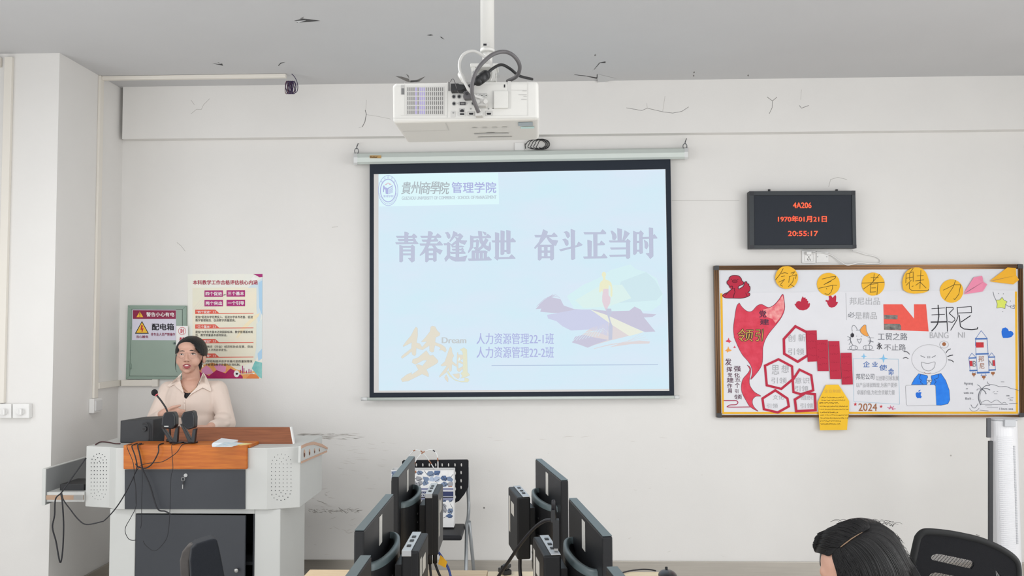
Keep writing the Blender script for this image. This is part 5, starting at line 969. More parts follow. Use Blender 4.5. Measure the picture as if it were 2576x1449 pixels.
Ymi = -.93; t = thing('microphone', 'black gooseneck microphone on the lectern with a pink ring below its head', 'microphone', P(428, 1112, Ymi))
b = MB(); b.tube(smooth_path([P(427, 1107, Ymi), P(427, 1080, Ymi), P(421, 1036, Ymi), P(408, 1012, Ymi), P(394, 994, Ymi)], 5), [.0055] * 10 + [.0045] * 11, m_black, 10); part('gooseneck', b, t)
b = MB(); b.tube([P(394.5, 995, Ymi), P(392, 991, Ymi)], .0085, M('pink_light_ring', (226, 96, 110), .5), 14); part('light_ring', b, t)
b = MB(); b.ell(P(388.8, 987.5, Ymi), (.0165, .0165, .0178), M('foam_black', (30, 31, 34), .95, bump=.6, bscale=300), 20, 14); part('windscreen', b, t)
b = MB(); c = P(427, 1112, Ymi); b.tube([Vector((c.x, c.y, zw + .0006)), Vector((c.x, c.y, zw + .012))], .018, m_black, 24); part('base', b, t)
m_leaf = M('leaflet_paper', (222, 230, 236), .5); m_leaf2 = M('leaflet_print', (170, 200, 222), .5, c2=(226, 232, 226), vscale=40)
zz = zw + .0006
b = MB()
for k in range(5):
    o = Vector((random.uniform(-.002, .002), random.uniform(-.003, .003), k * .0042)); b.prism([PZ(x, y, zz) + o for x, y in ((533.5, 1124.5), (583, 1124.5), (598, 1117), (556, 1112))], (0, 0, .0036), m_leaf)
single('leaflet_stack', b, 'stack of white leaflets on the front edge of the lectern top', 'leaflets')
b = MB(); b.prism([PZ(x, y, zz + .0225) for x, y in ((540, 1124), (585, 1123), (622, 1115), (566, 1112))], (0, 0, .0012), m_leaf2); b.prism([PZ(x, y, zz + .0238) for x, y in ((596, 1119), (606, 1120.5), (634, 1116.5), (616, 1114.5))], (0, 0, .0008), M('leaflet_yellow', (226, 206, 130), .5)); single('leaflet', b, 'pale blue printed leaflet with a yellow tip lying across the leaflet stack', 'leaflet')

# cables over the lectern front
def lc(pts, dy=.03, r=.0022, mat=m_cabl, label='', first=None):
    q = P5(pts); Yc = LF - .022 - r - .002 - dy
    if len(first) > 1: path = [P(*q[0], first[0])] + [P(x, y, Yc) for x, y in q[1:]]
    else: x0 = P(*q[0], LF).x; path = [Vector((x0, first[0], zw + r + .001)), Vector((x0, LF - .020, zw + r + .001)), Vector((x0, Yc + dy * .6, zw - .004))] + [P(x, y, Yc) for x, y in q[1:]]
    cable('cable', path, r, mat, label, group='black cables hanging over the lectern')
lc([(994, 148), (980, 260), (1000, 370), (960, 480), (880, 640), (790, 780), (690, 890), (640, 915), (500, 940), (420, 890), (340, 790), (275, 700), (255, 628)], .05, .0030, label='black cable swagged from the lectern top across to the side drawer', first=[-1.04])
lc([(498, 283), (300, 560), (250, 630), (195, 690), (185, 850), (165, 970), (200, 1110), (240, 1315), (265, 1200), (275, 950), (262, 720), (247, 632)], .004, .0036, label='black cable hanging in a long narrow loop from the side drawer', first=[-1.02, -1.06])
lc([(1245, 138), (1210, 230), (1150, 340), (1080, 385), (1010, 370), (985, 340)], .024, .0032, label='short black cable bending over the orange front below the nearer speaker', first=[-1.03])
lc([(1465, 158), (1380, 240), (1250, 320), (1120, 335), (1030, 365), (970, 470), (985, 560), (990, 740)], .034, .0018, label='thin black cable sagging from the turned speaker across the orange front', first=[-1.02])
lc([(1378, 148), (1355, 380), (1335, 480), (1325, 800), (1310, 1000), (1280, 1100), (1180, 1200), (1090, 1150), (1060, 1100)], .042, .0015, label='thin black cable hanging past the drawer lock in a long curve', first=[-1.02])
lc([(1056, 148), (1050, 420), (1046, 700), (1045, 900), (1035, 980)], .058, .0015, label='thin straight black cable down the dark lectern drawer', first=[-1.04])
lc([(1036, 150), (1030, 260), (1060, 400), (1130, 560), (1200, 780), (1280, 810), (1335, 840)], .008, .0036, label='thick black cable slanting across the lectern drawer to the door gap', first=[-1.04])
lc([(950, 170), (962, 330), (975, 480), (990, 600), (990, 760), (940, 870), (890, 960), (885, 1020), (915, 1080), (950, 1096), (990, 1094)], .066, .0016, label='thin black cable curling in a small loop over the left post of the lectern', first=[-1.05])
cable('cable', [PZ(x, y, zt + .004) for x, y in P5([(590, 150), (640, 125), (720, 128), (780, 140), (835, 142)])], .003, M('maroon_cable', (70, 30, 34), .5), 'dark red cable lying on the grey left end of the lectern top', group='black cables hanging over the lectern')
# ================================================================== desks, monitors and small computers
def cutmesh(mb, cut, name, org=(0, 0, 0)):
    o1 = bpy.data.objects.new('a', mb.mesh('a', org)); o2 = bpy.data.objects.new('b', cut.mesh('b', org)); COL.objects.link(o1); COL.objects.link(o2)
    for o in (o1, o2): finish(o, merge=True)
    m = o1.modifiers.new('b', 'BOOLEAN'); m.object = o2; m.operation = 'DIFFERENCE'; m.solver = 'EXACT'
    me = bpy.data.meshes.new_from_object(o1.evaluated_get(bpy.context.evaluated_depsgraph_get())); me.name = name
    for o in (o1, o2): d = o.data; bpy.data.objects.remove(o); bpy.data.meshes.remove(d)
    return me
DZ = .72; MT = 1.14
m_desk = M('beech_laminate', (232, 208, 172), .4, c2=(222, 194, 152), vscale=6, stretch=(2, 22, 4)); m_desk2 = M('pale_beech_laminate', (238, 222, 190), .4, c2=(230, 210, 174), vscale=6, stretch=(2, 22, 4)); m_dsk = M('desk_grey_panel', (150, 150, 148), .5)
def desk(x0, x1, yf, yn, mat, label, zt=DZ):
    t = thing('computer_desk', label, 'desk', ((x0 + x1) / 2, (yf + yn) / 2, 0), 'computer desks')
    b = MB(); b.box((x0, yn, zt - .025), (x1, yf, zt), mat); part('desk_top', b, t, .002)
    for x in (x0 + .02, x1 - .26):
        b = MB(); b.box((x, yn + .05, 0), (x + .025, yf - .05, zt - .0255), m_dsk); part('side_panel', b, t, .002)
    b = MB(); b.box((x0 + .05, yf - .09, .30), (x1 - .27, yf - .075, zt - .0255), m_dsk); part('modesty_panel', b, t)
yfA = PZ(1000, 1433.5, DZ).y; xA0 = PZ(779, 1433, DZ).x; xAB = PZ(1228, 1433, DZ).x; xB1 = PZ(1692, 1433, DZ).x
desk(xA0, xAB - .001, yfA, yfA - 1.45, m_desk, 'beech computer desk under the row of monitors on the left of the aisle')
desk(xAB + .001, xB1, yfA - .012, yfA - 1.45, m_desk2, 'pale beech computer desk under the row of monitors on the right')
m_mo = M('monitor_black', (30, 31, 34), .4, spec=.3, bump=.05, bscale=400); m_mo2 = M('monitor_edge_grey', (82, 95, 98), .38); m_scr = M('monitor_screen', (10, 11, 13), .12); m_stk = M('sticker_white', (214, 212, 206), .6, var=.12, vscale=160)
def make_monitor(name='monitor'):
    t = thing(name, '', 'monitor', (0, 0, 0), 'desktop monitors in two rows')
    b = MB(); b.box((-.014, -.215, .055), (.010, .215, .42), m_mo); part('panel', b, t, .004, 2, local=True)
    b = MB(); b.box((-.013, -.213, .4205), (.009, .213, .422), m_mo2); part('top_edge', b, t, local=True)
    b = MB(); b.box((-.0155, -.205, .07), (-.0142, .205, .408), m_scr); part('screen', b, t, local=True)
    b = MB(); n = 20; pts = [Vector((.0105 + .044 * math.sin(math.pi * i / n), -.165 * math.cos(math.pi * i / n), .075)) for i in range(n + 1)]
    def off_(v, k, z): return Vector((.0105 + (v.x - .0105) * k, v.y * (1 - (1 - k) * .35), z))
    o0 = pts; o1 = [off_(v, 1, .318) for v in pts]; q1 = [off_(v, .62, .316) for v in pts]; q2_ = [Vector((.0105, v.y * .8, .292)) for v in pts]
    b.add(o0 + o1, [(i, i + 1, i + n + 2, i + n + 1) for i in range(n)], m_mo, True); b.add(o0, [tuple(range(n + 1))], m_mo); b.add(q1 + q2_, [(i, i + 1, i + n + 2, i + n + 1) for i in range(n)], m_mo, True)
    h = part('rear_housing', b, t, local=True)
    b = MB(); l0 = [off_(v, 1.02, .312) for v in pts]; l1 = [off_(v, 1.0, .327) for v in pts]; l2 = [off_(v, .74, .330) for v in pts]; l3 = [off_(v, .60, .314) for v in pts]
    b.add(l0 + l1, [(i, i + 1, i + n + 2, i + n + 1) for i in range(n)], m_mo2, True); b.add(l1 + l2, [(i, i + 1, i + n + 2, i + n + 1) for i in range(n)], m_mo2, True); b.add(l2 + l3, [(i, i + 1, i + n + 2, i + n + 1) for i in range(n)], m_mo2, True); part('housing_lip', b, h, local=True)
    b = MB()
    for k in range(7): b.box((.02, -.06, .10 + .028 * k), (.0535, .06, .105 + .028 * k), M('rib_black', (24, 25, 28), .5))
    part('ribs', b, h, local=True)
    b = MB(); b.box((.0105, -.02, .335), (.0112, .02, .408), m_stk); b2 = part('label_sticker', b, t, local=True)
    b = MB(); b.box((.012, -.03, .012), (.05, .03, .0745), m_mo); part('neck', b, t, .003, local=True)
    b = MB(); b.tube([Vector((-.01, 0, .0006)), Vector((-.01, 0, .011))], .085, m_mo, 28); part('base', b, t, .002, local=True)
    return t
m_pcb = M('mini_pc_black', (22, 23, 26), .42, spec=.3); m_pcs = M('mini_pc_silver', (186, 189, 192), .3, metal=.4)
def make_pc(name='mini_computer'):
    t = thing(name, '', 'computer', (0, 0, 0), 'small computers mounted behind the monitors')
    b = MB(); b.box((-.025, -.095, .145), (.019, .095, .345), m_pcb); part('case', b, t, .005, 3, local=True)
    b = MB(); b.box((-.024, -.0945, .3455), (.000, .0945, .3475), m_pcs); b.box((-.024, -.0972, .333), (.000, -.0955, .3475), m_pcs); f = part('front_strip', b, t, .001, local=True, label='silver strip with buttons along the top')
    for y in (-.06, -.01, .03):
        b = MB(); b.box((-.017, y, .3478), (-.007, y + .016, .3492), m_pcb); part('button', b, f, local=True)
    b = MB(); b.box((-.0005, -.0962, .15), (.0015, -.0955, .33), M('seam_black', (14, 15, 17), .6)); part('seam', b, t, local=True)
    b = MB(); b.box((.0193, -.075, .2), (.020, -.05, .32), m_stk); b.box((.0193, -.03, .27), (.020, .03, .31), m_stk); part('label_sticker', b, t, local=True)
    b = MB(); b.box((-.0485, -.05, .18), (-.0255, .05, .30), m_pcb); part('mount_plate', b, t, .001, local=True)
    return t
mon0 = make_monitor(); pc0 = make_pc(); mon_at = []
rows = [((994.5, 1202), (1038, 1148), 1, 'monitor farthest from the camera in the left row, nearest the bag chair', 'small black computer behind the farthest monitor of the left row'),
        ((898, 1344.5), (987, 1238.5), 1, 'monitor in the middle of the left row, in front of the farthest left one', 'small black computer behind the middle monitor of the left row'),
        (None, (923, 1398.6), 1, 'nearest monitor of the left row, mostly cut off by the picture edge', None),
        ((1416, 1206.6), (1355.5, 1157), -1, 'monitor farthest from the camera in the right row, with bare wall behind it', 'small black computer behind the farthest monitor of the right row'),
        ((1529, 1353.5), (1437, 1252), -1, 'monitor in the middle of the right row, largest in view on that side', 'small black computer in the right row with a cable plugged in its top'),
        (None, (1536.5, 1427), -1, 'nearest monitor of the right row, only its top corner in view', None)]
last = None
for k, (nr, fa, sgn, lab, labpc) in enumerate(rows):
    f = PZ(*fa, MT)
    if nr is not None: n_ = PZ(*nr, MT); d = (f - n_).normalized(); c = (f + n_) / 2; last = d
    else: d = last; c = f - d * .215
    ang = math.atan2(d.y, d.x) - math.pi / 2 + (0 if sgn > 0 else math.pi)
    if k == 0: o = mon0; o.location = (c.x, c.y, DZ); o.rotation_euler.z = ang; o['label'] = lab
    else: o = dup(mon0, (c.x, c.y, DZ), ang, lab)
    mon_at.append((c, ang))
    if labpc:
        off = Matrix.Rotation(ang, 3, 'Z') @ Vector((.107, -.015, 0)); q = (c.x + off.x, c.y + off.y, DZ)
        if k == 0: o2 = pc0; o2.location = q; o2.rotation_euler.z = ang; o2['label'] = labpc
        else: dup(pc0, q, ang, labpc)
m_blu2 = M('blue_network_cable', (48, 74, 150), .5)
def loc(k, x, y, z): return Vector((mon_at[k][0].x, mon_at[k][0].y, DZ)) + Matrix.Rotation(mon_at[k][1], 3, 'Z') @ Vector((x, y, z))
e = loc(4, .090, .05, .350)
def usb(b): b.box((-.005, -.009, 0), (.005, .009, .006), m_chr, Matrix.Translation(e)); b.box((-.0075, -.011, .0065), (.0075, .011, .075), m_black, Matrix.Translation(e)); b.box((-.012, -.012, .07), (-.002, .012, .10), m_black, Matrix.Translation(e))
cable('usb_cable', [P(x, y, Y) for (x, y), Y in zip(K6([(240, 1460), (350, 1300), (500, 1080), (650, 905), (760, 825), (840, 808), (905, 828)]), (-2.95, -2.98, -3.02, -3.05, -3.08, -3.1, -3.1))] + [e + Vector((-.006, -.003, .12)), e + Vector((-.006, 0, .09))], .0046, m_cabl, 'black cable arching from the right desk to the top of a small computer', extra=usb)
l0 = loc(0, .104, -.04, .143)
cable('network_cable', [l0 + Vector((.012, 0, 0)), l0 + Vector((.03, -.01, -.02)), l0 + Vector((.055, -.02, -.06)), l0 + Vector((.068, -.04, -.11)), l0 + Vector((.07, -.06, -.139))], .0040, m_blu2, 'blue network cable with a yellow tag under the farthest left computer', extra=lambda b: b.prism([l0 + Vector((.026, -.02, -.01)), l0 + Vector((.05, -.03, -.03)), l0 + Vector((.044, -.03, -.05)), l0 + Vector((.018, -.02, -.04))], (0, .002, 0), m_yel))
for j, (dx, dy, lab) in enumerate(((-.012, 0, 'black lead hanging from the farthest left computer to the desk, left of the blue cable'), (.004, .01, 'black lead between the blue cable and its neighbour under the left computer'))):
    cable('power_lead', [l0 + Vector((dx, dy, 0)), l0 + Vector((dx, dy, -.045)), l0 + Vector((dx + .006 + .02 * j, dy - .01, -.1)), l0 + Vector((dx + .012 + .05 * j, dy - .03, -.138))], .0042, m_cabl, lab, extra=lambda b, dx=dx, dy=dy: b.cyl(l0 + Vector((dx, dy, -.001)), l0 + Vector((dx, dy, -.045)), .0075, m_black, 10))
r0 = loc(3, .104, 0, .143)
cable('power_lead', [r0, r0 + Vector((0, 0, -.06)), r0 + Vector((.01, -.02, -.11)), r0 + Vector((.03, -.06, -.1385))], .006, m_cabl, 'black lead under the farthest right computer')
b = MB(); c = PZ(1270, 1443, DZ); b.box((-.016, -.025, .0006), (.016, .025, .018), m_black, Matrix.Translation((c.x, c.y, DZ)) @ Matrix.Rotation(.5, 4, 'Z')); b.box((-.013, -.02, .0185), (.013, .02, .032), m_black, Matrix.Translation((c.x + .004, c.y, DZ)) @ Matrix.Rotation(-.4, 4, 'Z')); single('plug_stack', b, 'black cable plugs lying on the pale desk left of the right computers', 'plugs', bevel=.003)
t = thing('computer_mouse', 'black computer mouse on the right end of the pale desk', 'mouse', PZ(1680, 1460, DZ))
b = MB(); c = PZ(1680, 1462, DZ); b.ell(Vector((c.x, c.y, DZ + .0185)), (.033, .055, .018), m_bs2, 24, 14); part('shell', b, t)
b = MB(); b.cyl(Vector((c.x - .004, c.y + .03, DZ + .034)), Vector((c.x + .004, c.y + .03, DZ + .034)), .008, m_mo, 14); part('wheel', b, t)
cable('mouse_cable', [PZ(x, y, DZ + .004) for x, y in ((1552, 1445), (1580, 1437), (1612, 1432.5), (1635, 1433), (1650, 1436))] , .0026, m_cabl, 'thin black cable lying across the right end of the pale desk')

# ================================================================== folding chair with the shopping bag
m_chk = M('chair_black_plastic', (20, 21, 26), .5, spec=.3); m_chg = M('chair_grey_tube', (148, 152, 155), .32, metal=.5)
YC = -.34; t = thing('folding_chair', 'black perforated folding chair against the front wall, holding a shopping bag', 'chair', (P(1095, 1400, -.55).x, -.5, 0))
oc = ORG[t.name]
bp = [(1014.5, 1157.8), (1175.5, 1156.4), (1178.5, 1159.5), (1178, 1226), (1168, 1244), (1155, 1260), (1141, 1267), (1050, 1268), (1036, 1261), (1022, 1246), (1012, 1228), (1011.5, 1161)]
b = MB(); b.prism([P(x, y, YC - .012) for x, y in bp], (0, .012, 0), m_chk)
ct = MB()
def slot(x, y, w=1.9, h=4.6): ct.prism([P(x + w * math.cos(a * math.pi / 6), y + h * math.sin(a * math.pi / 6), YC - .012) - Vector((0, .02, 0)) for a in range(12)], (0, .05, 0), m_chk)
for i in range(9): slot(1031 + 16.2 * i, 1169.8)
for i, y in enumerate((375, 460, 540, 625)):
    slot(1145, 1100 + y / 4.152); slot(1045.5, 1100 + y / 4.152)
    if i < 3: slot(1159.8, 1100 + (370, 455, 525)[i] / 4.152); slot(1031, 1100 + (370, 455, 525)[i] / 4.152)
part('backrest', None, t, me=cutmesh(b, ct, 'backrest', oc), recalc=True)
xs0, xs1 = P(1017, 1320, -.55).x, P(1168, 1320, -.55).x; zs = P(1120, 1311, -.36).z
b = MB(); b.hexa([Vector((xs0, -.70, zs - .028)), Vector((xs1, -.70, zs - .028)), Vector((xs1, -.70, zs)), Vector((xs0, -.70, zs))], [Vector((xs0 + .01, -.36, zs - .045)), Vector((xs1 - .01, -.36, zs - .045)), Vector((xs1 - .01, -.36, zs - .012)), Vector((xs0 + .01, -.36, zs - .012))], m_chk); part('seat', b, t, .012, 3)
for sx in (1, -1):
    mx = P(1095, 1320, -.45).x
    def T(px, py, Y): v = P(px, py, Y); return Vector((mx + sx * (v.x - mx), v.y, v.z))
    b = MB(); a = P(1176, 1230, YC + .008); zz0 = a.z
    b.tube(smooth_path([T(1175, 1175, YC + .010), T(1177, 1228, YC + .009), T(1179, 1268, YC + .006), T(1178, 1300, YC - .03), T(1174, 1318, YC - .07)], 4) + [Vector((T(1175, 1400, -.62).x, -.74, .012))], .0105, m_chg, 10); part('front_leg', b, t)
    b = MB(); b.tube([T(1180, 1312, -.41), Vector((T(1196, 1432, -.2).x, -.16, .012))], .0105, m_chg, 10); part('rear_leg', b, t)
    for Y, x in ((-.74, T(1175, 1400, -.62).x), (-.16, T(1196, 1432, -.2).x)):
        b = MB(); b.cyl(Vector((x, Y, 0.0005)), Vector((x, Y, .03)), .0135, m_chk, 12); part('foot_cap', b, t)
b = MB(); b.tube([Vector((xs0 + .02, -.5, zs - .045)), Vector((xs1 - .02, -.5, zs - .045))], .008, m_chg, 10); part('cross_bar', b, t)
# bag
YBG = -.52; YB1 = YBG + .085
m_bg = M('bag_paper_white', (226, 226, 226), .5); bagc = [M('bag_slate_blue', (112, 130, 158), .5), M('bag_blue', (78, 102, 142), .5), M('bag_pale_blue', (168, 182, 204), .5), M('bag_white', (230, 230, 230), .5), M('bag_cream', (220, 216, 208), .5), M('bag_brown', (168, 112, 82), .5), M('bag_slate_blue', (0, 0, 0)), M('bag_grey', (150, 152, 158), .5)]
m_bnv = M('bag_navy', (40, 50, 92), .5); m_bgv = M('bag_grey_violet', (128, 132, 160), .5); m_bln = M('bag_line', (52, 54, 62), .5)
t = thing('shopping_bag', 'white and blue patterned paper shopping bag standing on the folding chair seat', 'bag', (P(1063, 1300, YBG).x, YBG + .04, zs))
zb0 = zs + .0005; zb1 = P(1100, 1183, YBG).z; xb0, xb1 = P(984, 1250, YBG).x, P(1141, 1250, YBG).x
b = MB(YBG - .0002); 
for (A, Bp) in (((xb0, YBG), (xb1, YBG)), ((xb0, YB1), (xb1, YB1)), ((xb0, YBG), (xb0, YB1)), ((xb1, YBG), (xb1, YB1))):
    b.hexa([Vector((*A, zb0)), Vector((*Bp, zb0)), Vector((*Bp, zb1)), Vector((*A, zb1))], [Vector((A[0] + .001, A[1] + .001, zb0)), Vector((Bp[0] + .001, Bp[1] + .001, zb0)), Vector((Bp[0] + .001, Bp[1] + .001, zb1)), Vector((A[0] + .001, A[1] + .001, zb1))], m_bg)
b.box((xb0, YBG, zb0), (xb1, YB1, zb0 + .002), m_bg)
random.seed(21)
for gx in range(10):
    for gy in range(9):
        cx = 985 + 15.6 * (gx + .5) + random.uniform(-3, 3); cy = 1184 + 13.4 * (gy + .5) + random.uniform(-2.5, 2.5)
        pts = [(max(985, min(1140, cx + random.uniform(7, 11) * math.cos(a * math.pi / 3 + random.uniform(-.4, .4)))), max(1184, min(1303, cy + random.uniform(5.5, 9) * math.sin(a * math.pi / 3)))) for a in range(6)]
        b.poly(pts, random.choice(bagc), 1 + .05 * (gx + gy * 10) / 100 + random.choice((0, .6)))
        if random.random() < .7: b.stroke([pts[0], pts[2]], 1.0, m_bln, 2.6)
        if random.random() < .6: b.stroke([pts[1], pts[4]], .9, m_bln, 2.6)
for y0, y1, mm in ((1225, 1252, m_bg), (1227.5, 1233.5, m_bgv), (1236.2, 1249, m_bnv), (1252, 1258.5, m_bgv), (1250, 1252, m_bg)): b.rect(984.5, y0, 1140.5, y1, mm, 3 if mm is m_bg else 3.5)
b.text('UAN', (1052, 1238.6, 1068, 1247), m_bg, 4.5, bold=.02); b.text('G', (1104.5, 1238.6, 1112, 1247), m_bg, 4.5, bold=.02)
part('body', b, t, recalc=False)
for pts, Y in (([(1195, 330), (1195, 210), (1245, 143), (1300, 135), (1350, 165), (1420, 260), (1475, 350)], YB1), ([(1255, 345), (1265, 255), (1330, 170), (1420, 130), (1480, 160), (1500, 230), (1502, 345)], YBG + .003)):
    b = MB(); path = smooth_path([P(x, y, Y) for x, y in K5(pts)], 5); n = len(path)
    b.tube(path, .0052, m_bg, 8, flat=.6)
    for k in range(3, n - 4, 7): b.tube(path[k:k + 3], .0056, random.choice([m_bln, bagc[1], bagc[5]]), 8, flat=.6)
    part('handle', b, t)

# ================================================================== upholstered chair at the lower left, mesh chair, tower fan
def swivel_base(t, cx, cy, zseat):
    b = MB(); b.cyl(Vector((cx, cy, .10)), Vector((cx, cy, zseat - .03)), .026, m_bs2, 16); part('gas_post', b, t)
    for k in range(5):
        a = k * math.tau / 5 + .3; e2 = Vector((cx + .25 * math.cos(a), cy + .25 * math.sin(a), .075)); b = MB(); b.tube([Vector((cx, cy, .12)), e2], .026, m_bs2, 8, .016, flat=.7); g = part('base_arm', b, t)
        b = MB(); b.cyl(e2 + Vector((-.012, 0, -.045)), e2 + Vector((.012, 0, -.045)), .028, m_bs2, 16); part('caster', b, g)
m_cf = M('chair_charcoal_fabric', (36, 39, 45), .95, spec=.2, var=.12, vscale=200, bump=.3, bscale=500, sheen=.1); m_ce = M('chair_worn_edge', (86, 82, 80), .9, var=.25, vscale=30)
YCh = -5.3 + 2.62
t = thing('office_chair', 'charcoal fabric office chair with a worn edge, in front of the lectern', 'chair', (P(500, 1449, YCh).x, YCh, 0))
Kc = crop(440, 1080, 3.9275)
fp = Kc([(165, 1180), (215, 1130), (290, 1105), (385, 1078), (418, 1094), (440, 1180), (462, 1290), (492, 1449), (540, 1700), (560, 1900), (160, 1900), (165, 1600), (150, 1300)])
b = MB(); b.prism([P(x, y, YCh) for x, y in fp], (-.03, .055, 0), m_cf); part('back_cushion', b, t, .012, 3)
ep = Kc([(45, 1300), (70, 1210), (110, 1160), (160, 1140), (200, 1120), (165, 1200), (140, 1300), (150, 1600), (150, 1900), (60, 1900), (55, 1500)])
b = MB(); b.prism([P(x, y, YCh + .025) for x, y in ep], (-.01, .05, 0), m_ce); part('back_shell', b, t, .008, 3)
cx = P(415, 1449, YCh).x; cy = YCh - .25
b = MB(); b.box((cx - .24, cy - .24, .42), (cx + .22, cy + .22, .50), m_cf); part('seat', b, t, .03, 4)
b = MB(); b.tube(smooth_path([Vector((cx, cy + .1, .41)), Vector((cx - .02, cy + .27, .42)), Vector((P(510, 1800, YCh + .06).x, YCh + .07, .62))], 5), .02, m_bs2, 8); part('back_bar', b, t)
swivel_base(t, cx, cy, .42)
K7 = crop(2270, 1290, 8.418); YMc = -3.0
m_mf = M('mesh_chair_black', (12, 13, 18), .75, spec=.25, bump=.2, bscale=600); m_mr = M('mesh_chair_rim', (26, 27, 28), .6, spec=.3); m_thr = M('mesh_thread', (52, 52, 54), .7)
t = thing('mesh_chair', 'black mesh-backed swivel chair at the lower right, under the person with long hair', 'chair', (P(2430, 1449, YMc).x, YMc - .2, 0)); om = ORG[t.name]
ol = K7([(120, 1500), (205, 1080), (310, 600), (350, 500), (420, 430), (500, 405), (700, 410), (1000, 445), (1300, 500), (1600, 570), (1900, 680), (2150, 810), (2330, 940), (2420, 1060), (2445, 1200), (2450, 1400), (2400, 2600), (2200, 3300), (600, 3300), (180, 2700), (90, 2000)])
b = MB(); b.prism([P(x, y, YMc) for x, y in ol], (0, .010, 0), m_mf)
s1 = K7([(605, 940), (640, 900), (730, 870), (800, 878), (1450, 1010), (1525, 1065), (1505, 1140), (1465, 1195), (1400, 1185), (680, 1020), (630, 1000)]); s2 = [(x - 4 - .3, y + 47) for x, y in s1]; s3 = [(x - 6, y + 96) for x, y in s1]
s4 = K7([(1690, 1150), (1900, 1200), (1960, 1300), (1900, 1330), (1700, 1260)]); s5 = K7([(1975, 1225), (2010, 1240), (2060, 1290), (2100, 1350), (2090, 1420), (2040, 1420), (1990, 1330)])
ct = MB()
for s in (s1, s2, s3, s5): ct.prism([P(x, y, YMc) - Vector((0, .03, 0)) for x, y in s], (0, .08, 0), m_mf)
part('backrest', None, t, me=cutmesh(b, ct, 'backrest', om))
b = MB(); b.tube(smooth_path([P(x, y, YMc + .006) for x, y in ol[1:16]], 4), .0095, m_mr, 10, flat=1.0); part('rim', b, t)
for s in (s1, s2, s3, s5):
    b = MB(); xs_ = [p[0] for p in s]; ys_ = [p[1] for p in s]; x0, x1, y0, y1 = min(xs_), max(xs_), min(ys_), max(ys_)
    for dirn in (1, -1):
        k = x0 - (y1 - y0) * 2
        while k < x1 + (y1 - y0) * 2:
            prev = None; run = []
            for i in range(41):
                y = y0 + (y1 - y0) * i / 40; x = k + dirn * (y - y0) * (1.1 if dirn > 0 else .9)
                if inpoly(x, y, s): run.append((x, y))
            if len(run) > 1: b.tube([P(*run[0], YMc + .003 + .001 * dirn), P(*run[-1], YMc + .003 + .001 * dirn)], .0007, m_thr, 4, cap=False)
            k += 3.4 if dirn > 0 else 9.0
    part('mesh_panel', b, t, recalc=None)
b = MB(); b.prism([P(x, y, YMc + .0105) for x, y in s4], (0, .02, 0), m_mr); part('lumbar_block', b, t, .002)
cx, cy = om.x - .22, YMc - .27
b = MB(); b.box((cx - .24, cy - .24, .43), (cx + .24, cy + .22, .50), m_mf); part('seat', b, t, .03, 4)
b = MB(); b.tube(smooth_path([Vector((cx, cy + .1, .42)), Vector((om.x, YMc + .06, .43)), Vector((om.x, YMc + .05, .70)), Vector((om.x, YMc + .035, .90))], 5), .022, m_mr, 8); part('back_bar', b, t)
swivel_base(t, cx, cy, .42)
# tower fan
K8 = crop(1980, 1020, 3.378); YTf = -.78
m_tw = M('tower_white', (226, 226, 229), .35); m_tg = M('tower_grey', (186, 188, 192), .4); m_td = M('tower_dark', (36, 37, 42), .4)
xc = P(2525, 1100, YTf).x; ztp = P(2520, 1051, YTf).z; rr = (P(2560, 1100, YTf).x - P(2490, 1100, YTf).x) / 2
t = thing('tower_fan', 'tall white tower fan standing by the wall at the right edge', 'fan', (xc, YTf, 0))
def plan(r, k=.8, n=32, y=YTf): return [Vector((xc + r * math.cos(math.tau * i / n), y + r * k * math.sin(math.tau * i / n), 0)) for i in range(n)]
b = MB(); pl_ = plan(rr * .93); b.add([v + Vector((0, 0, .03)) for v in pl_] + [v + Vector((0, 0, ztp - .012)) for v in pl_], [tuple(range(32)), tuple(range(32, 64))] + [(i, (i + 1) % 32, (i + 1) % 32 + 32, i + 32) for i in range(32)], m_tw, False); part('body', b, t, .003)
b = MB(); b.prism([v + Vector((0, 0, ztp - .0115)) for v in plan(rr)], (0, 0, .0115), m_tg); part('top_cap', b, t, .004)
b = MB(); b.prism([v + Vector((0, 0, .001)) for v in plan(rr * 1.7)], (0, 0, .029), m_tw); part('foot', b, t, .008)
def strip(px0, px1, py0, py1, mat, r, name, nslat=0):
    a0 = math.acos(max(-1, min(1, (P(px0, 1200, YTf - .05).x - xc) / (rr * .93)))); a1 = math.acos(max(-1, min(1, (P(px1, 1200, YTf - .05).x - xc) / (rr * .93)))); z0, z1 = P(2520, py1, YTf - .05).z, P(2520, py0, YTf - .05).z
    b = MB()
    def arc(rad, z): return [Vector((xc + rad * math.cos(a0 + (a1 - a0) * i / 8), YTf - rad * .8 * math.sin(a0 + (a1 - a0) * i / 8), z)) for i in range(9)]
    segs = [(z0, z1)] if not nslat else [(z0 + (z1 - z0) * k / nslat, z0 + (z1 - z0) * (k + .55) / nslat) for k in range(nslat)]
    for za, zb_ in segs:
        i0, i1, o0, o1 = arc(r - .004, za), arc(r - .004, zb_), arc(r, za), arc(r, zb_)
        b.add(o0 + o1, [(i, i + 1, i + 10, i + 9) for i in range(8)], mat); b.add(i1 + o1, [(i, i + 1, i + 10, i + 9) for i in range(8)], mat); b.add(i0 + o0, [(i, i + 1, i + 10, i + 9) for i in range(8)], mat)
    return part(name, b, t)
for nm, x0, x1, y0, y1, mm in (('upper_side_panel', 2483, 2494, 1052, 1101, M('tower_smoke', (70, 71, 76), .4)), ('side_panel', 2487.5, 2499, 1109, 1640, m_td)):
    b = MB(); b.boxpx(x0, y0, x1, y1, YTf - .035, .012, mm); part(nm, b, t, .003)
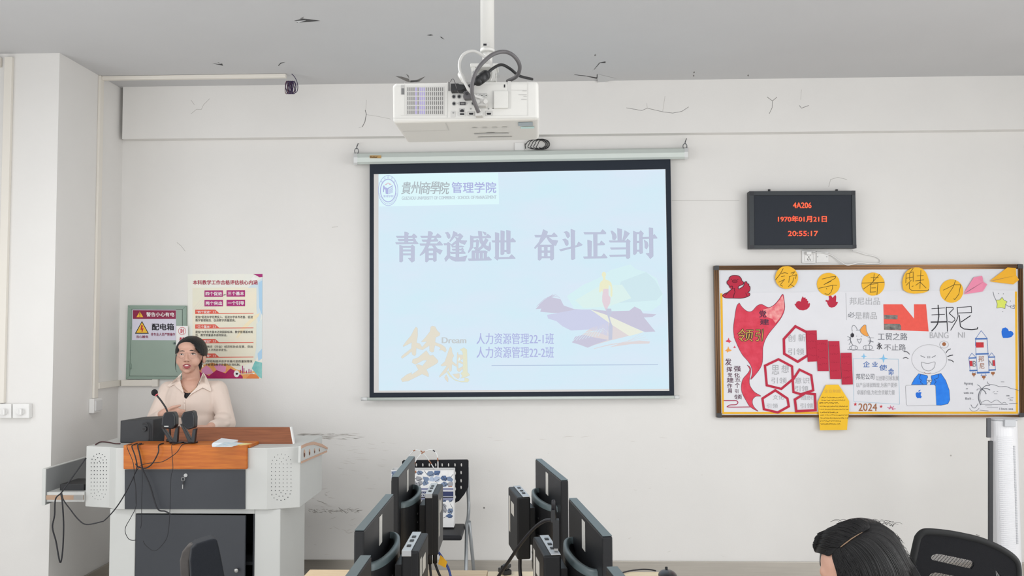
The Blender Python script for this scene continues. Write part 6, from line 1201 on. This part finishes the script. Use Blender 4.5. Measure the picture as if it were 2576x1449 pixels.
strip(2517, 2549, 1096, 1600, m_tw, rr * .93 + .004, 'louvre_grille', 100); strip(2551, 2556, 1120, 1368, m_tg, rr * .93 + .003, 'vent_strip', 60)
b = MB(); b.boxpx(2528, 1056, 2556, 1074, YTf - .068, .05, m_tg); part('handle_block', b, t, .003)
# ================================================================== the speaker behind the lectern
m_skin = M('skin', (214, 169, 149), .5, var=.05, vscale=40, bump=.05, bscale=300); m_shirt = M('cream_shirt_cloth', (226, 208, 196), .85, var=.03, vscale=12, bump=.35, bscale=11, sheen=.15); m_hair = M('black_hair', (15, 15, 17), .42, var=.25, vscale=60, stretch=(1, 1, .15), bump=.4, bscale=160, spec=.4); m_trs = M('dark_trousers', (44, 46, 54), .85); m_shoe = M('black_shoe', (28, 28, 30), .4)
YWm = -.28
def J(x, y, dy=0.0): return P(x, y, YWm + dy)
sp = thing('person', 'person in cream shirt and glasses speaking behind the lectern, hand at the chest', 'person', (J(482, 1000).x, YWm, 0))
osp = ORG[sp.name]
def legs(b, g, mat, x, y, hip=.86):
    for s in (1, -1):
        b.cap((x + s * .085, y, hip), (x + s * .09, y - .01, .47), .085 + g, .056 + g, mat); b.cap((x + s * .09, y - .01, .47), (x + s * .09, y + .02, .10), .056 + g, .040 + g, mat)
b = MB(); S = m_skin
for c, r in (((481, 888, .03), (.072, .090, .088)), ((473, 900, -.02), (.064, .066, .078)), ((472, 918, -.028), (.050, .050, .050)), ((470, 933, -.060), (.021, .018, .016)), ((456, 909, -.046), (.028, .026, .032)), ((489, 909, -.036), (.032, .028, .034)), ((471, 874, -.035), (.054, .046, .036)), ((469, 905.5, -.098), (.0115, .0115, .0095)), ((463.5, 907, -.090), (.008, .009, .008)), ((475.5, 907, -.088), (.0085, .009, .008)), ((470, 921, -.076), (.028, .019, .019)), ((513.5, 903, .035), (.010, .018, .030)), ((446, 905, .03), (.008, .016, .028))): b.ell(J(*c), r, S, 22, 14)
b.cap(J(457, 884.5, -.068), J(485, 883.5, -.063), .010, .010, S); b.cap(J(470, 888, -.078), J(469, 903, -.094), .0065, .0095, S)
b.cap(J(480, 930, .02), J(481, 978, .045), .050, .056, S); b.ell(J(481, 972, .045), (.13, .06, .045), S)
b.ell(J(482, 1012, .01), (.150, .088, .150), S); b.ell(J(482, 1080, .01), (.135, .085, .19), S); b.ell((osp.x, YWm, .90), (.155, .105, .13), S)
armL = [J(424, 986, .03), J(386, 1064, -.05), J(409, 1041, -.205)]; armR = [J(548, 984, .03), J(572, 1066, -.03), J(530, 1073, -.215)]
for a in (armL, armR): b.cap(a[0], a[1], .046, .038, S); b.cap(a[1], a[2], .038, .024, S)
def fing(pts, r0, r1): b.tube(smooth_path(pts, 3), r0, S, 10, r1); b.ell(pts[-1], r1, S, 10, 8); b.ell(pts[0], r0, S, 10, 8)
h2 = lambda x, y, dy: J(*S2([(x, y)])[0], dy)
b.cap(h2(610, 935, -.205), h2(690, 930, -.20), .022, .019, S); b.ell(h2(690, 935, -.2), (.03, .016, .026), S); b.ell(h2(720, 925, -.197), (.022, .015, .024), S)
fing([h2(640, 915, -.215), h2(690, 885, -.22), h2(735, 872, -.218), h2(784, 861, -.21)], .0105, .0075)
for q in ([(715, 908, -.208), (765, 908, -.21), (800, 914, -.2), (834, 918, -.188)], [(722, 925, -.206), (770, 932, -.208), (806, 940, -.196), (832, 945, -.184)], [(720, 942, -.204), (765, 955, -.204), (796, 966, -.192), (816, 974, -.18)], [(712, 955, -.202), (748, 972, -.2), (775, 984, -.19), (793, 992, -.18)]): fing([h2(*p) for p in q], .0088, .0068)
hb = armR[2]; b.ell(hb + Vector((-.045, -.02, -.002)), (.042, .03, .013), S)
for k in range(4): fing([hb + Vector((-.07, -.045 + .018 * k, 0)), hb + Vector((-.105, -.052 + .019 * k, .002)), hb + Vector((-.135 + .008 * abs(k - 1.4), -.056 + .02 * k, -.008))], .0085, .0066)
fing([hb + Vector((-.03, -.045, 0)), hb + Vector((-.055, -.068, .004)), hb + Vector((-.085, -.078, -.002))], .0098, .0075)
legs(b, 0, S, osp.x, YWm)
for s in (1, -1): b.cap((osp.x + s * .09, YWm + .03, .045), (osp.x + s * .10, YWm - .13, .035), .036, .030, S)
skin_me = fuse(b, 'body', .0042, 7, osp)
body = part('body', None, sp, me=skin_me, recalc=None)
bv_body = bvh_of([(skin_me, osp)])
# shirt
b = MB(); S = m_shirt
b.ell(J(482, 1012, .01), (.166, .104, .162), S); b.ell(J(482, 1078, .01), (.158, .103, .21), S); b.ell(J(481, 966, .045), (.125, .062, .036), S); b.ell(J(481, 985, .03), (.165, .085, .06), S); b.cap(J(424, 982, .03), J(548, 980, .03), .056, .056, S); b.ell((osp.x, YWm, .92), (.168, .118, .13), S)
for a, e in ((armL, .012), (armR, .012)):
    b.cap(a[0], a[1], .060, .050, S); b.cap(a[1], a[1] + (a[2] - a[1]) * .82, .050, .036, S)
b.ell(J(560, 1050, -.06), (.05, .045, .03), S); b.ell(J(556, 1066, -.1), (.055, .05, .024), S)
sh_me = fuse(b, 'shirt', .006, 5, osp)
Vneck = S2([(798, 478), (1042, 478), (1058, 535), (1020, 600), (965, 668), (902, 735), (835, 802), (824, 700), (800, 640), (780, 560)])
def carve(me, org, test):
    bm = bmesh.new(); bm.from_mesh(me); o = Vector(org)
    kill = [f for f in bm.faces if test(f.calc_center_median() + o, f.normal)]
    bmesh.ops.delete(bm, geom=kill, context='FACES'); bm.to_mesh(me); bm.free()
shirt_full = bvh_of([(sh_me, osp)]); both = bvh_of([(skin_me, osp), (sh_me, osp)])
carve(sh_me, osp, lambda c, n: c.y < YWm + .075 and c.z > 1.2 and inpoly(*pix(c), Vneck))
shirt = part('shirt', None, sp, me=sh_me, recalc=None)
so = shirt.modifiers.new('thick', 'SOLIDIFY'); so.thickness = .003; so.offset = -1
# black top, collar, placket, necklace
b = MB(); drape(b, S2([(815, 705), (845, 716), (885, 722), (915, 716), (900, 745), (838, 806), (822, 790)]), bv_body, M('black_top', (24, 25, 30), .8), .004, 2, YWm - .09); part('undershirt', b, sp, recalc=None)
m_col = M('cream_collar_cloth', (232, 215, 203), .85, bump=.1, bscale=40)
for pts in (S2([(803, 485), (770, 520), (705, 578), (634, 641), (668, 649), (716, 622), (745, 655), (790, 690), (826, 728), (818, 690), (800, 640), (784, 580), (788, 530)]), S2([(1042, 482), (1066, 508), (1100, 570), (1142, 690), (1128, 702), (1042, 657), (980, 690), (920, 725), (872, 768), (900, 728), (965, 660), (1018, 596), (1048, 540)])):
    b = MB(); drape(b, pts, both, m_col, .010, 1, YWm - .07, .003); part('collar', b, sp, recalc=None)
b = MB(); drape(b, S2([(826, 790), (842, 800), (842, 1000), (824, 1000)]), shirt_full, m_col, .003, 3, YWm - .1); part('placket', b, sp, recalc=None)
for y in (830, 905):
    b = MB(); p = on_surf(*S2([(833, y)])[0], shirt_full, .004, YWm - .1); b.ell(p, (.0042, .002, .0042), M('shirt_button', (216, 200, 188), .4), 12, 8); part('button', b, sp)
for q in ([(1190, 1000), (1182, 960), (1215, 930), (1260, 935), (1300, 955)], [(1165, 1050), (1185, 1030), (1240, 1035), (1300, 1050)], [(640, 760), (600, 800), (575, 860)], [(1215, 720), (1195, 800), (1180, 900)]):
    pass
b = MB(); b.tube(smooth_path([on_surf(x, y, bv_body, .0015, YWm - .06) for x, y in S2([(806, 640), (830, 670), (858, 695), (886, 716), (930, 690), (970, 650), (1004, 600)])], 4), .0011, M('gold_chain', (206, 170, 110), .3, metal=.8), 6); b.ell(on_surf(*S2([(886, 718)])[0], bv_body, .003, YWm - .08), .003, m_chr, 10, 8); part('necklace', b, sp)
# face
FC = crop(380, 830, 12.08)
def dr(name, polys, off=.0012, cuts=2, bv=bv_body):
    b = MB()
    for k, (pts, mat) in enumerate(polys): drape(b, FC(pts), bv, mat, off + .0004 * k, cuts, YWm - .09)
    part(name, b, body, recalc=None)
m_lip = M('lip_rose', (172, 88, 92), .4); m_lip2 = M('lip_dark', (140, 62, 70), .45); m_tooth = M('teeth', (226, 206, 200), .35); m_brow = M('eyebrow', (52, 44, 42), .8); m_scl = M('eye_white', (216, 204, 198), .3); m_iris = M('iris_dark', (28, 22, 22), .2); m_blu3 = M('cheek_blush', (220, 164, 146), .5)
dr('lips', [([(955, 1085), (1010, 1045), (1060, 1033), (1085, 1042), (1115, 1033), (1165, 1050), (1227, 1085), (1150, 1100), (1080, 1105), (1020, 1098)], m_lip2), ([(955, 1085), (1020, 1098), (1080, 1106), (1150, 1100), (1227, 1085), (1180, 1140), (1120, 1180), (1065, 1186), (1010, 1160)], m_lip), ([(1015, 1082), (1060, 1066), (1120, 1068), (1145, 1085), (1080, 1100), (1030, 1096)], m_tooth)])
for pts in ([(850, 662), (880, 632), (950, 620), (1022, 640), (1018, 656), (940, 650)], [(1150, 632), (1210, 606), (1290, 612), (1392, 652), (1300, 647), (1215, 636)]): dr('eyebrow', [(pts, m_brow)])
for al, (ix, iy), ir, lid in (([(858, 748), (890, 730), (930, 722), (975, 735), (1002, 760), (950, 764), (900, 764)], (928, 742), 21, [(850, 752), (885, 726), (930, 715), (980, 728), (1008, 762), (975, 738), (930, 726), (890, 735)]), ([(1203, 732), (1240, 714), (1280, 708), (1330, 722), (1382, 747), (1320, 754), (1250, 750)], (1272, 730), 23, [(1195, 735), (1238, 706), (1282, 700), (1335, 714), (1392, 748), (1330, 728), (1280, 714), (1242, 720)])):
    dr('eye', [(al, m_scl), ([(ix + ir * math.cos(a * math.pi / 6), iy + ir * .85 * math.sin(a * math.pi / 6)) for a in range(12)], m_iris), (lid, m_brow)])
dr('nostrils', [([(1010, 962), (1030, 955), (1050, 965), (1035, 975)], M('nostril', (130, 78, 70), .7)), ([(1110, 962), (1130, 952), (1152, 958), (1135, 972)], M('nostril', (0, 0, 0)))])
# hair: cap cut along the hairline, bun behind, loose wisps
def hairshell(c, r, n, k, mtx=None):
    b = MB(); b.ell(c, r, m_hair, n, k, mtx); return b
hc = J(482, 884, .035); b = hairshell(hc, (.0895, .112, .0955), 220, 150); hm = b.mesh('hair', osp)
line = FC([(1190, 372), (1080, 395), (960, 450), (870, 540), (812, 650), (792, 725), (735, 735), (600, 760), (600, 1600), (1800, 1600), (1800, 760), (1690, 775), (1600, 790), (1552, 770), (1480, 690), (1400, 590), (1310, 455), (1235, 388)])
carve(hm, osp, lambda c, n: c.y < hc.y + .01 and inpoly(*pix(c), line))
for p in hm.polygons: p.use_smooth = True
hair = part('hair', None, sp, me=hm, recalc=False); so = hair.modifiers.new('thick', 'SOLIDIFY'); so.thickness = .011; so.offset = -1
b = MB(); b.ell(J(486, 905, .13), (.052, .045, .06), m_hair, 24, 16); b.ell(J(484, 915, .10), (.06, .05, .06), m_hair, 24, 16); b.ell(J(484, 945, .115), (.045, .04, .07), m_hair, 20, 14); part('hair_bun', b, sp)
b = MB()
for q, dy in (([(770, 700), (752, 800), (742, 950), (735, 1080), (745, 1200), (795, 1285)], -.02), ([(776, 700), (760, 820), (750, 980), (748, 1100), (765, 1210)], -.015), ([(1560, 800), (1545, 950), (1530, 1080), (1512, 1180), (1488, 1265)], -.01), ([(1570, 800), (1552, 1000), (1530, 1150), (1505, 1230)], -.005), ([(1190, 372), (1240, 400), (1330, 500), (1420, 630), (1500, 720), (1580, 790)], -.075), ([(1205, 378), (1280, 440), (1370, 560), (1450, 660), (1530, 730)], -.08)):
    b.tube(smooth_path([J(*p, dy + (.06 * i / 5 if dy < -.05 else .0)) for i, p in enumerate(FC(q))], 4), .0016, m_hair, 6, .0006)
part('loose_wisps', b, sp)
# glasses and ear ring
m_rim = M('rose_gold_rim', (206, 168, 158), .3, metal=.6); m_lens = bpy.data.materials.new('lens_glass'); m_lens.use_nodes = True
lb = m_lens.node_tree.nodes['Principled BSDF']; lb.inputs['Transmission Weight'].default_value = 1; lb.inputs['Roughness'].default_value = .02; lb.inputs['IOR'].default_value = 1.02; lb.inputs['Base Color'].default_value = (1, 1, 1, 1)
gl = []
def gy(x): return -.112 + .00045 * abs(x - 470) ** 1.25
def GP(q): return [J(x, y, gy(x)) for x, y in FC(q)]
lensL = [(800, 700), (860, 688), (960, 690), (1018, 705), (1022, 760), (990, 830), (920, 858), (850, 845), (808, 790)]; lensR = [(1182, 705), (1240, 690), (1340, 692), (1392, 712), (1392, 780), (1350, 845), (1280, 862), (1215, 835), (1182, 770)]
b = MB()
for L in (lensL, lensR): q = GP(L); b.tube(smooth_path(q + [q[0]], 4), .0009, m_rim, 6)
b.tube(smooth_path(GP([(1020, 718), (1060, 706), (1140, 706), (1182, 716)]), 4), .0011, m_rim, 6)
b.tube(smooth_path([J(*FC([(1392, 712)])[0], gy(496)), J(*FC([(1450, 715)])[0], -.045), J(*FC([(1545, 745)])[0], .0), J(*FC([(1600, 770)])[0], .04)], 4), .0012, m_rim, 6); b.tube(smooth_path([J(*FC([(800, 705)])[0], gy(446)), J(*FC([(768, 735)])[0], -.06), J(*FC([(745, 745)])[0], -.0), J(*FC([(760, 760)])[0], .05)], 4), .0012, m_rim, 6)
g = part('glasses', b, sp)
for L in (lensL, lensR): b = MB(); b.prism([v + Vector((0, .0002, 0)) for v in GP(L)], (0, .0012, 0), m_lens); part('lens', b, g)
b = MB(); b.ell(J(*FC([(1568, 1100)])[0], .01), (.0045, .0045, .008), M('pearl', (236, 230, 222), .2), 12, 10); b.tube([J(*FC([(1560, 1040)])[0], .012), J(*FC([(1566, 1085)])[0], .01)], .0008, m_rim, 6); part('ear_ring', b, sp)
b = MB(); legs(b, .014, m_trs, osp.x, YWm, .87); b.ell((osp.x, YWm, .87), (.165, .115, .12), m_trs)
part('trousers', None, sp, me=fuse(b, 'trousers', .008, 4, osp), recalc=None)
for s in (1, -1):
    b = MB(); b.cap((osp.x + s * .09, YWm + .04, .048), (osp.x + s * .10, YWm - .135, .04), .044, .038, m_shoe); b.ell((osp.x + s * .09, YWm + .03, .075), (.042, .05, .04), m_shoe); me_ = fuse(b, 'shoe', .006, 3, osp)
    part('shoe', None, sp, me=me_, recalc=None)

# ================================================================== seated person with long hair in the right foreground
YF = -3.42; C = P(2165, 1421, YF); f = Vector((-.82, -.57, 0)).normalized(); rgt = Vector((f.y, -f.x, 0)); up = Vector((0, 0, 1))   # rgt: her right
def Lc(a, r, z, base=C): return base + f * a + rgt * r + up * z
st = thing('person', 'person with long dark parted hair and bowed head seated at the lower right', 'person', (C.x + .12, C.y + .12, 0)); ost = ORG[st.name]
R3 = Matrix((f, rgt, up)).transposed()
b = MB(); S = m_skin
b.ell(C, (.090, .072, .088), S, 24, 16, R3); b.ell(Lc(.045, 0, -.035), (.055, .056, .085), S, 22, 14, R3); b.ell(Lc(.05, 0, .01), (.050, .055, .05), S, 22, 14, R3); b.ell(Lc(.075, 0, -.105), (.024, .026, .022), S, 16, 12, R3); b.ell(Lc(.06, .032, -.055), (.03, .026, .03), S, 16, 12, R3); b.ell(Lc(.06, -.032, -.055), (.03, .026, .03), S, 16, 12, R3); b.cap(Lc(.096, 0, -.025), Lc(.112, 0, -.055), .007, .012, S); b.cap(Lc(.086, .03, -.008), Lc(.086, -.03, -.008), .011, .011, S); b.ell(Lc(.088, 0, -.082), (.016, .026, .014), S, 16, 12, R3)
for s in (1, -1): b.ell(Lc(-.01, s * .074, -.035), (.018, .009, .03), S, 14, 10, R3)
b.cap(Lc(-.03, 0, -.08), Lc(-.075, 0, -.19), .050, .055, S); hip = Vector((ost.x, ost.y, .612)); chest = Lc(-.10, 0, -.30)
b.ell(chest, (.10, .155, .14), S, 22, 14, R3); b.cap(chest, hip, .12, .10, S); b.ell(hip, (.13, .165, .10), S, 22, 14, R3)
shl = [chest + rgt * s * .165 + up * .09 for s in (1, -1)]; elb = [chest + rgt * s * .19 + f * .12 + up * (DZ + .068 - chest.z) for s in (1, -1)]; wri = [chest + rgt * s * .07 + f * .30 + up * (DZ + .045 - chest.z) for s in (1, -1)]
for k in (0, 1): b.cap(shl[k], elb[k], .046, .038, S); b.cap(elb[k], wri[k], .038, .025, S)
for k, s in ((0, 1), (1, -1)):
    w = wri[k]; d = (w - elb[k]).normalized(); b.ell(w + d * .045, (.042, .034, .015), S, 16, 10, R3)
    for j in range(4): q0 = w + d * .078 + rgt * (.026 - .017 * j); b.tube(smooth_path([q0, q0 + d * .035 + up * .002, q0 + d * (.062 - .006 * abs(j - 1.5)) - up * .012], 3), .0088, S, 8, .0068); b.ell(q0 + d * (.062 - .006 * abs(j - 1.5)) - up * .012, .007, S, 8, 6)
    b.tube(smooth_path([w + d * .02 - rgt * s * .028, w + d * .05 - rgt * s * .045 + up * .004, w + d * .075 - rgt * s * .05], 3), .0105, S, 8, .0078)
kn = [hip + f * .36 + rgt * s * .11 - up * .03 for s in (1, -1)]; an = [kn[k] - up * .48 - f * .03 for k in (0, 1)]
for k in (0, 1): b.cap(hip + rgt * (.09 if k == 0 else -.09), kn[k], .082, .060, S); b.cap(kn[k], an[k], .056, .038, S); b.cap(Vector((an[k].x, an[k].y, .045)), Vector((an[k].x, an[k].y, .035)) + f * .13, .036, .030, S)
bm2 = fuse(b, 'body', .005, 4, ost); bodyf = part('body', None, st, me=bm2, recalc=None); bvf = bvh_of([(bm2, ost)])
b = MB()
for s in (1, -1):
    e0 = Lc(.085, s * .031, -.028); b.ell(e0, (.010, .013, .007), m_scl, 14, 10, R3); b.ell(e0 + f * .006, (.006, .006, .006), m_iris, 10, 8, R3)
part('eye', b, bodyf); b = MB(); b.ell(Lc(.103, 0, -.082), (.008, .022, .008), m_lip, 14, 10, R3); part('lips', b, bodyf)
m_swt = M('dark_sweater', (52, 54, 62), .9, bump=.2, bscale=200)
b = MB(); b.ell(chest, (.115, .17, .15), m_swt, 22, 14, R3); b.cap(chest, hip + up * .03, .135, .115, m_swt)
for k in (0, 1): b.cap(shl[k], elb[k], .060, .050, m_swt); b.cap(elb[k], elb[k] + (wri[k] - elb[k]) * .9, .050, .036, m_swt)
b.cap(shl[0], shl[1], .055, .055, m_swt); part('sweater', None, st, me=fuse(b, 'sweater', .008, 4, ost), recalc=None)
b = MB(); b.ell(hip, (.145, .18, .085), m_trs, 22, 14, R3)
for k in (0, 1): b.cap(hip + rgt * (.09 if k == 0 else -.09), kn[k], .094, .072, m_trs); b.cap(kn[k], an[k], .070, .050, m_trs)
part('trousers', None, st, me=fuse(b, 'trousers', .009, 4, ost), recalc=None)
for k in (0, 1):
    b = MB(); p0 = Vector((an[k].x, an[k].y, .05)); b.cap(p0 - f * .03, p0 + f * .13 - up * .008, .045, .038, m_shoe); part('shoe', None, st, me=fuse(b, 'shoe', .006, 3, ost), recalc=None)
# hair: a cap open over the face, then strands combed away from the parting
m_hr2 = M('dark_hair_strand', (20, 19, 21), .5, var=.3, vscale=90, spec=.3); m_scalp = M('scalp', (150, 122, 98), .6)
rad = Vector((.102, .087, .101)); HCt = Lc(-.008, 0, .002)
b = MB(); b.ell(HCt, tuple(rad * .965), m_hair, 150, 100, R3); hm = b.mesh('hair_cap', ost)
facep = K8([(100, 1290), (215, 1238), (290, 1252), (385, 1262), (400, 1330), (430, 1449), (470, 1900), (100, 1900)])
carve(hm, ost, lambda c, n: (c - HCt).dot(f) > .0 and ((c - HCt).z < -.005 and abs((c - HCt).dot(rgt)) < .062 or ((c - CAM).dot(n) < 0 and inpoly(*pix(c), facep))))
for p in hm.polygons: p.use_smooth = True
part('hair_cap', None, st, me=hm, recalc=None)
R3t = R3.transposed()
def hitell(px, py, k=1.0):
    d = ray(px, py).normalized(); o = R3t @ (CAM - HCt); dd = R3t @ d; o = Vector((o[i] / (rad[i] * k) for i in range(3))); dd = Vector((dd[i] / (rad[i] * k) for i in range(3)))
    a, bb, c = dd.dot(dd), 2 * o.dot(dd), o.dot(o) - 1; q = bb * bb - 4 * a * c
    t_ = (-bb - math.sqrt(q)) / (2 * a) if q > 0 else -bb / (2 * a)
    h = bvf.ray_cast(CAM, d)
    if h[0] is not None and h[3] - .004 < t_: t_ = h[3] - random.uniform(.003, .008)
    return CAM + d * t_
def resample(pts, n):
    s = spl2(pts, 6); L = [0]
    for i in range(1, len(s)): L.append(L[-1] + math.hypot(s[i][0] - s[i - 1][0], s[i][1] - s[i - 1][1]))
    out = []; j = 0
    for k in range(n):
        t_ = L[-1] * k / (n - 1)
        while j < len(L) - 2 and L[j + 1] < t_: j += 1
        u = (t_ - L[j]) / max(L[j + 1] - L[j], 1e-6); out.append((s[j][0] + (s[j + 1][0] - s[j][0]) * u, s[j][1] + (s[j + 1][1] - s[j][1]) * u))
    return out
near = [[(390,1250),(385,1290),(405,1360),(430,1449),(445,1600)],[(430,1215),(450,1280),(500,1370),(540,1460),(560,1620)],[(490,1170),(560,1230),(640,1340),(690,1460),(720,1620)],[(560,1120),(680,1180),(780,1300),(840,1460),(870,1620)],[(620,1085),(770,1130),(890,1260),(980,1420),(1020,1620)],[(660,1065),(800,1075),(930,1160),(1030,1330),(1110,1500),(1150,1640)],[(640,1010),(760,1000),(860,1045),(935,1115),(995,1235),(1055,1335),(1125,1455),(1180,1640)]]
far = [[(390,1250),(350,1275),(290,1255),(240,1240)],[(430,1215),(360,1230),(280,1210),(224,1192)],[(490,1170),(400,1160),(300,1130),(232,1150)],[(560,1120),(460,1090),(350,1075),(262,1095)],[(620,1085),(540,1040),(450,1020),(350,1055)],[(660,1065),(650,1015),(560,980),(450,1005)],[(680,1060),(700,1020),(640,978),(540,985)]]
random.seed(9)
def comb(guides, count, drop, name, k0=1.0):
    b = MB(); n = 14; gs_ = [resample(g_, n) for g_ in guides]
    for i in range(count):
        u = random.uniform(0, len(gs_) - 1.001); a = int(u); w = u - a; lay = random.uniform(.985, 1.03)
        jx, jy = random.gauss(0, 5), random.gauss(0, 4); pts = []
        for j in range(n):
            x = gs_[a][j][0] * (1 - w) + gs_[a + 1][j][0] * w + jx * (j / n); y = gs_[a][j][1] * (1 - w) + gs_[a + 1][j][1] * w + jy * (j / n) + 2 * math.sin(j * .7 + i)
            if j == 0: lay0 = .99
            pts.append(hitell(*K8([(x, y)])[0], k0 * (lay if j else .985)))
        if drop:
            e = pts[-1]; o = (e - HCt); o.z = 0; o = o.normalized() if o.length > 1e-4 else Vector((1, 0, 0))
            for q in range(1, 5): pts.append(e + o * .012 * q + Vector((random.uniform(-.004, .004), random.uniform(-.004, .004), -.045 * q)))
        b.tube(pts, [.0007] + [.0010] * (len(pts) - 2) + [.0005], m_hr2, 4, cap=False)
    part(name, b, st, recalc=None)
comb(near, 1500, True, 'near_hair', 1.015); comb(far, 1100, False, 'parted_hair', 1.03)
b = MB(); pl3 = resample([(388, 1254), (430, 1215), (490, 1170), (560, 1120), (655, 1066)], 14)
ptop = [hitell(*K8([(x, y)])[0], 1.012) for x, y in pl3]; b.tube(ptop, [.0012, .002, .003, .0034, .0034, .0034, .0034, .0032, .003, .0028, .0024, .002, .0016, .0008], m_scalp, 8, flat=.4); part('parting', b, st, recalc=None)
b = MB()
for k in range(46):
    x = random.uniform(420, 900); y = 985 + (x - 640) ** 2 * .00055; l = random.uniform(20, 75); s = random.choice((-1, 1))
    q = [(x, y + 8), (x + s * l * .4, y - l * .35), (x + s * l * .9, y - l * .45 * random.uniform(.3, 1)), (x + s * l * 1.3, y - l * .2)]
    b.tube(smooth_path([hitell(*p, 1.0) for p in K8(q)], 3), .00035, m_hr2, 4, cap=False)
for k in range(26):
    y = random.uniform(1080, 1330); x = 900 + (y - 1080) * .6; q = [(x, y), (x + random.uniform(15, 40), y + 10), (x + random.uniform(30, 70), y + random.uniform(30, 70))]
    b.tube(smooth_path([hitell(*p, 1.0) for p in K8(q)], 3), .00035, m_hr2, 4, cap=False)
part('flyaway_hair', b, st, recalc=None)
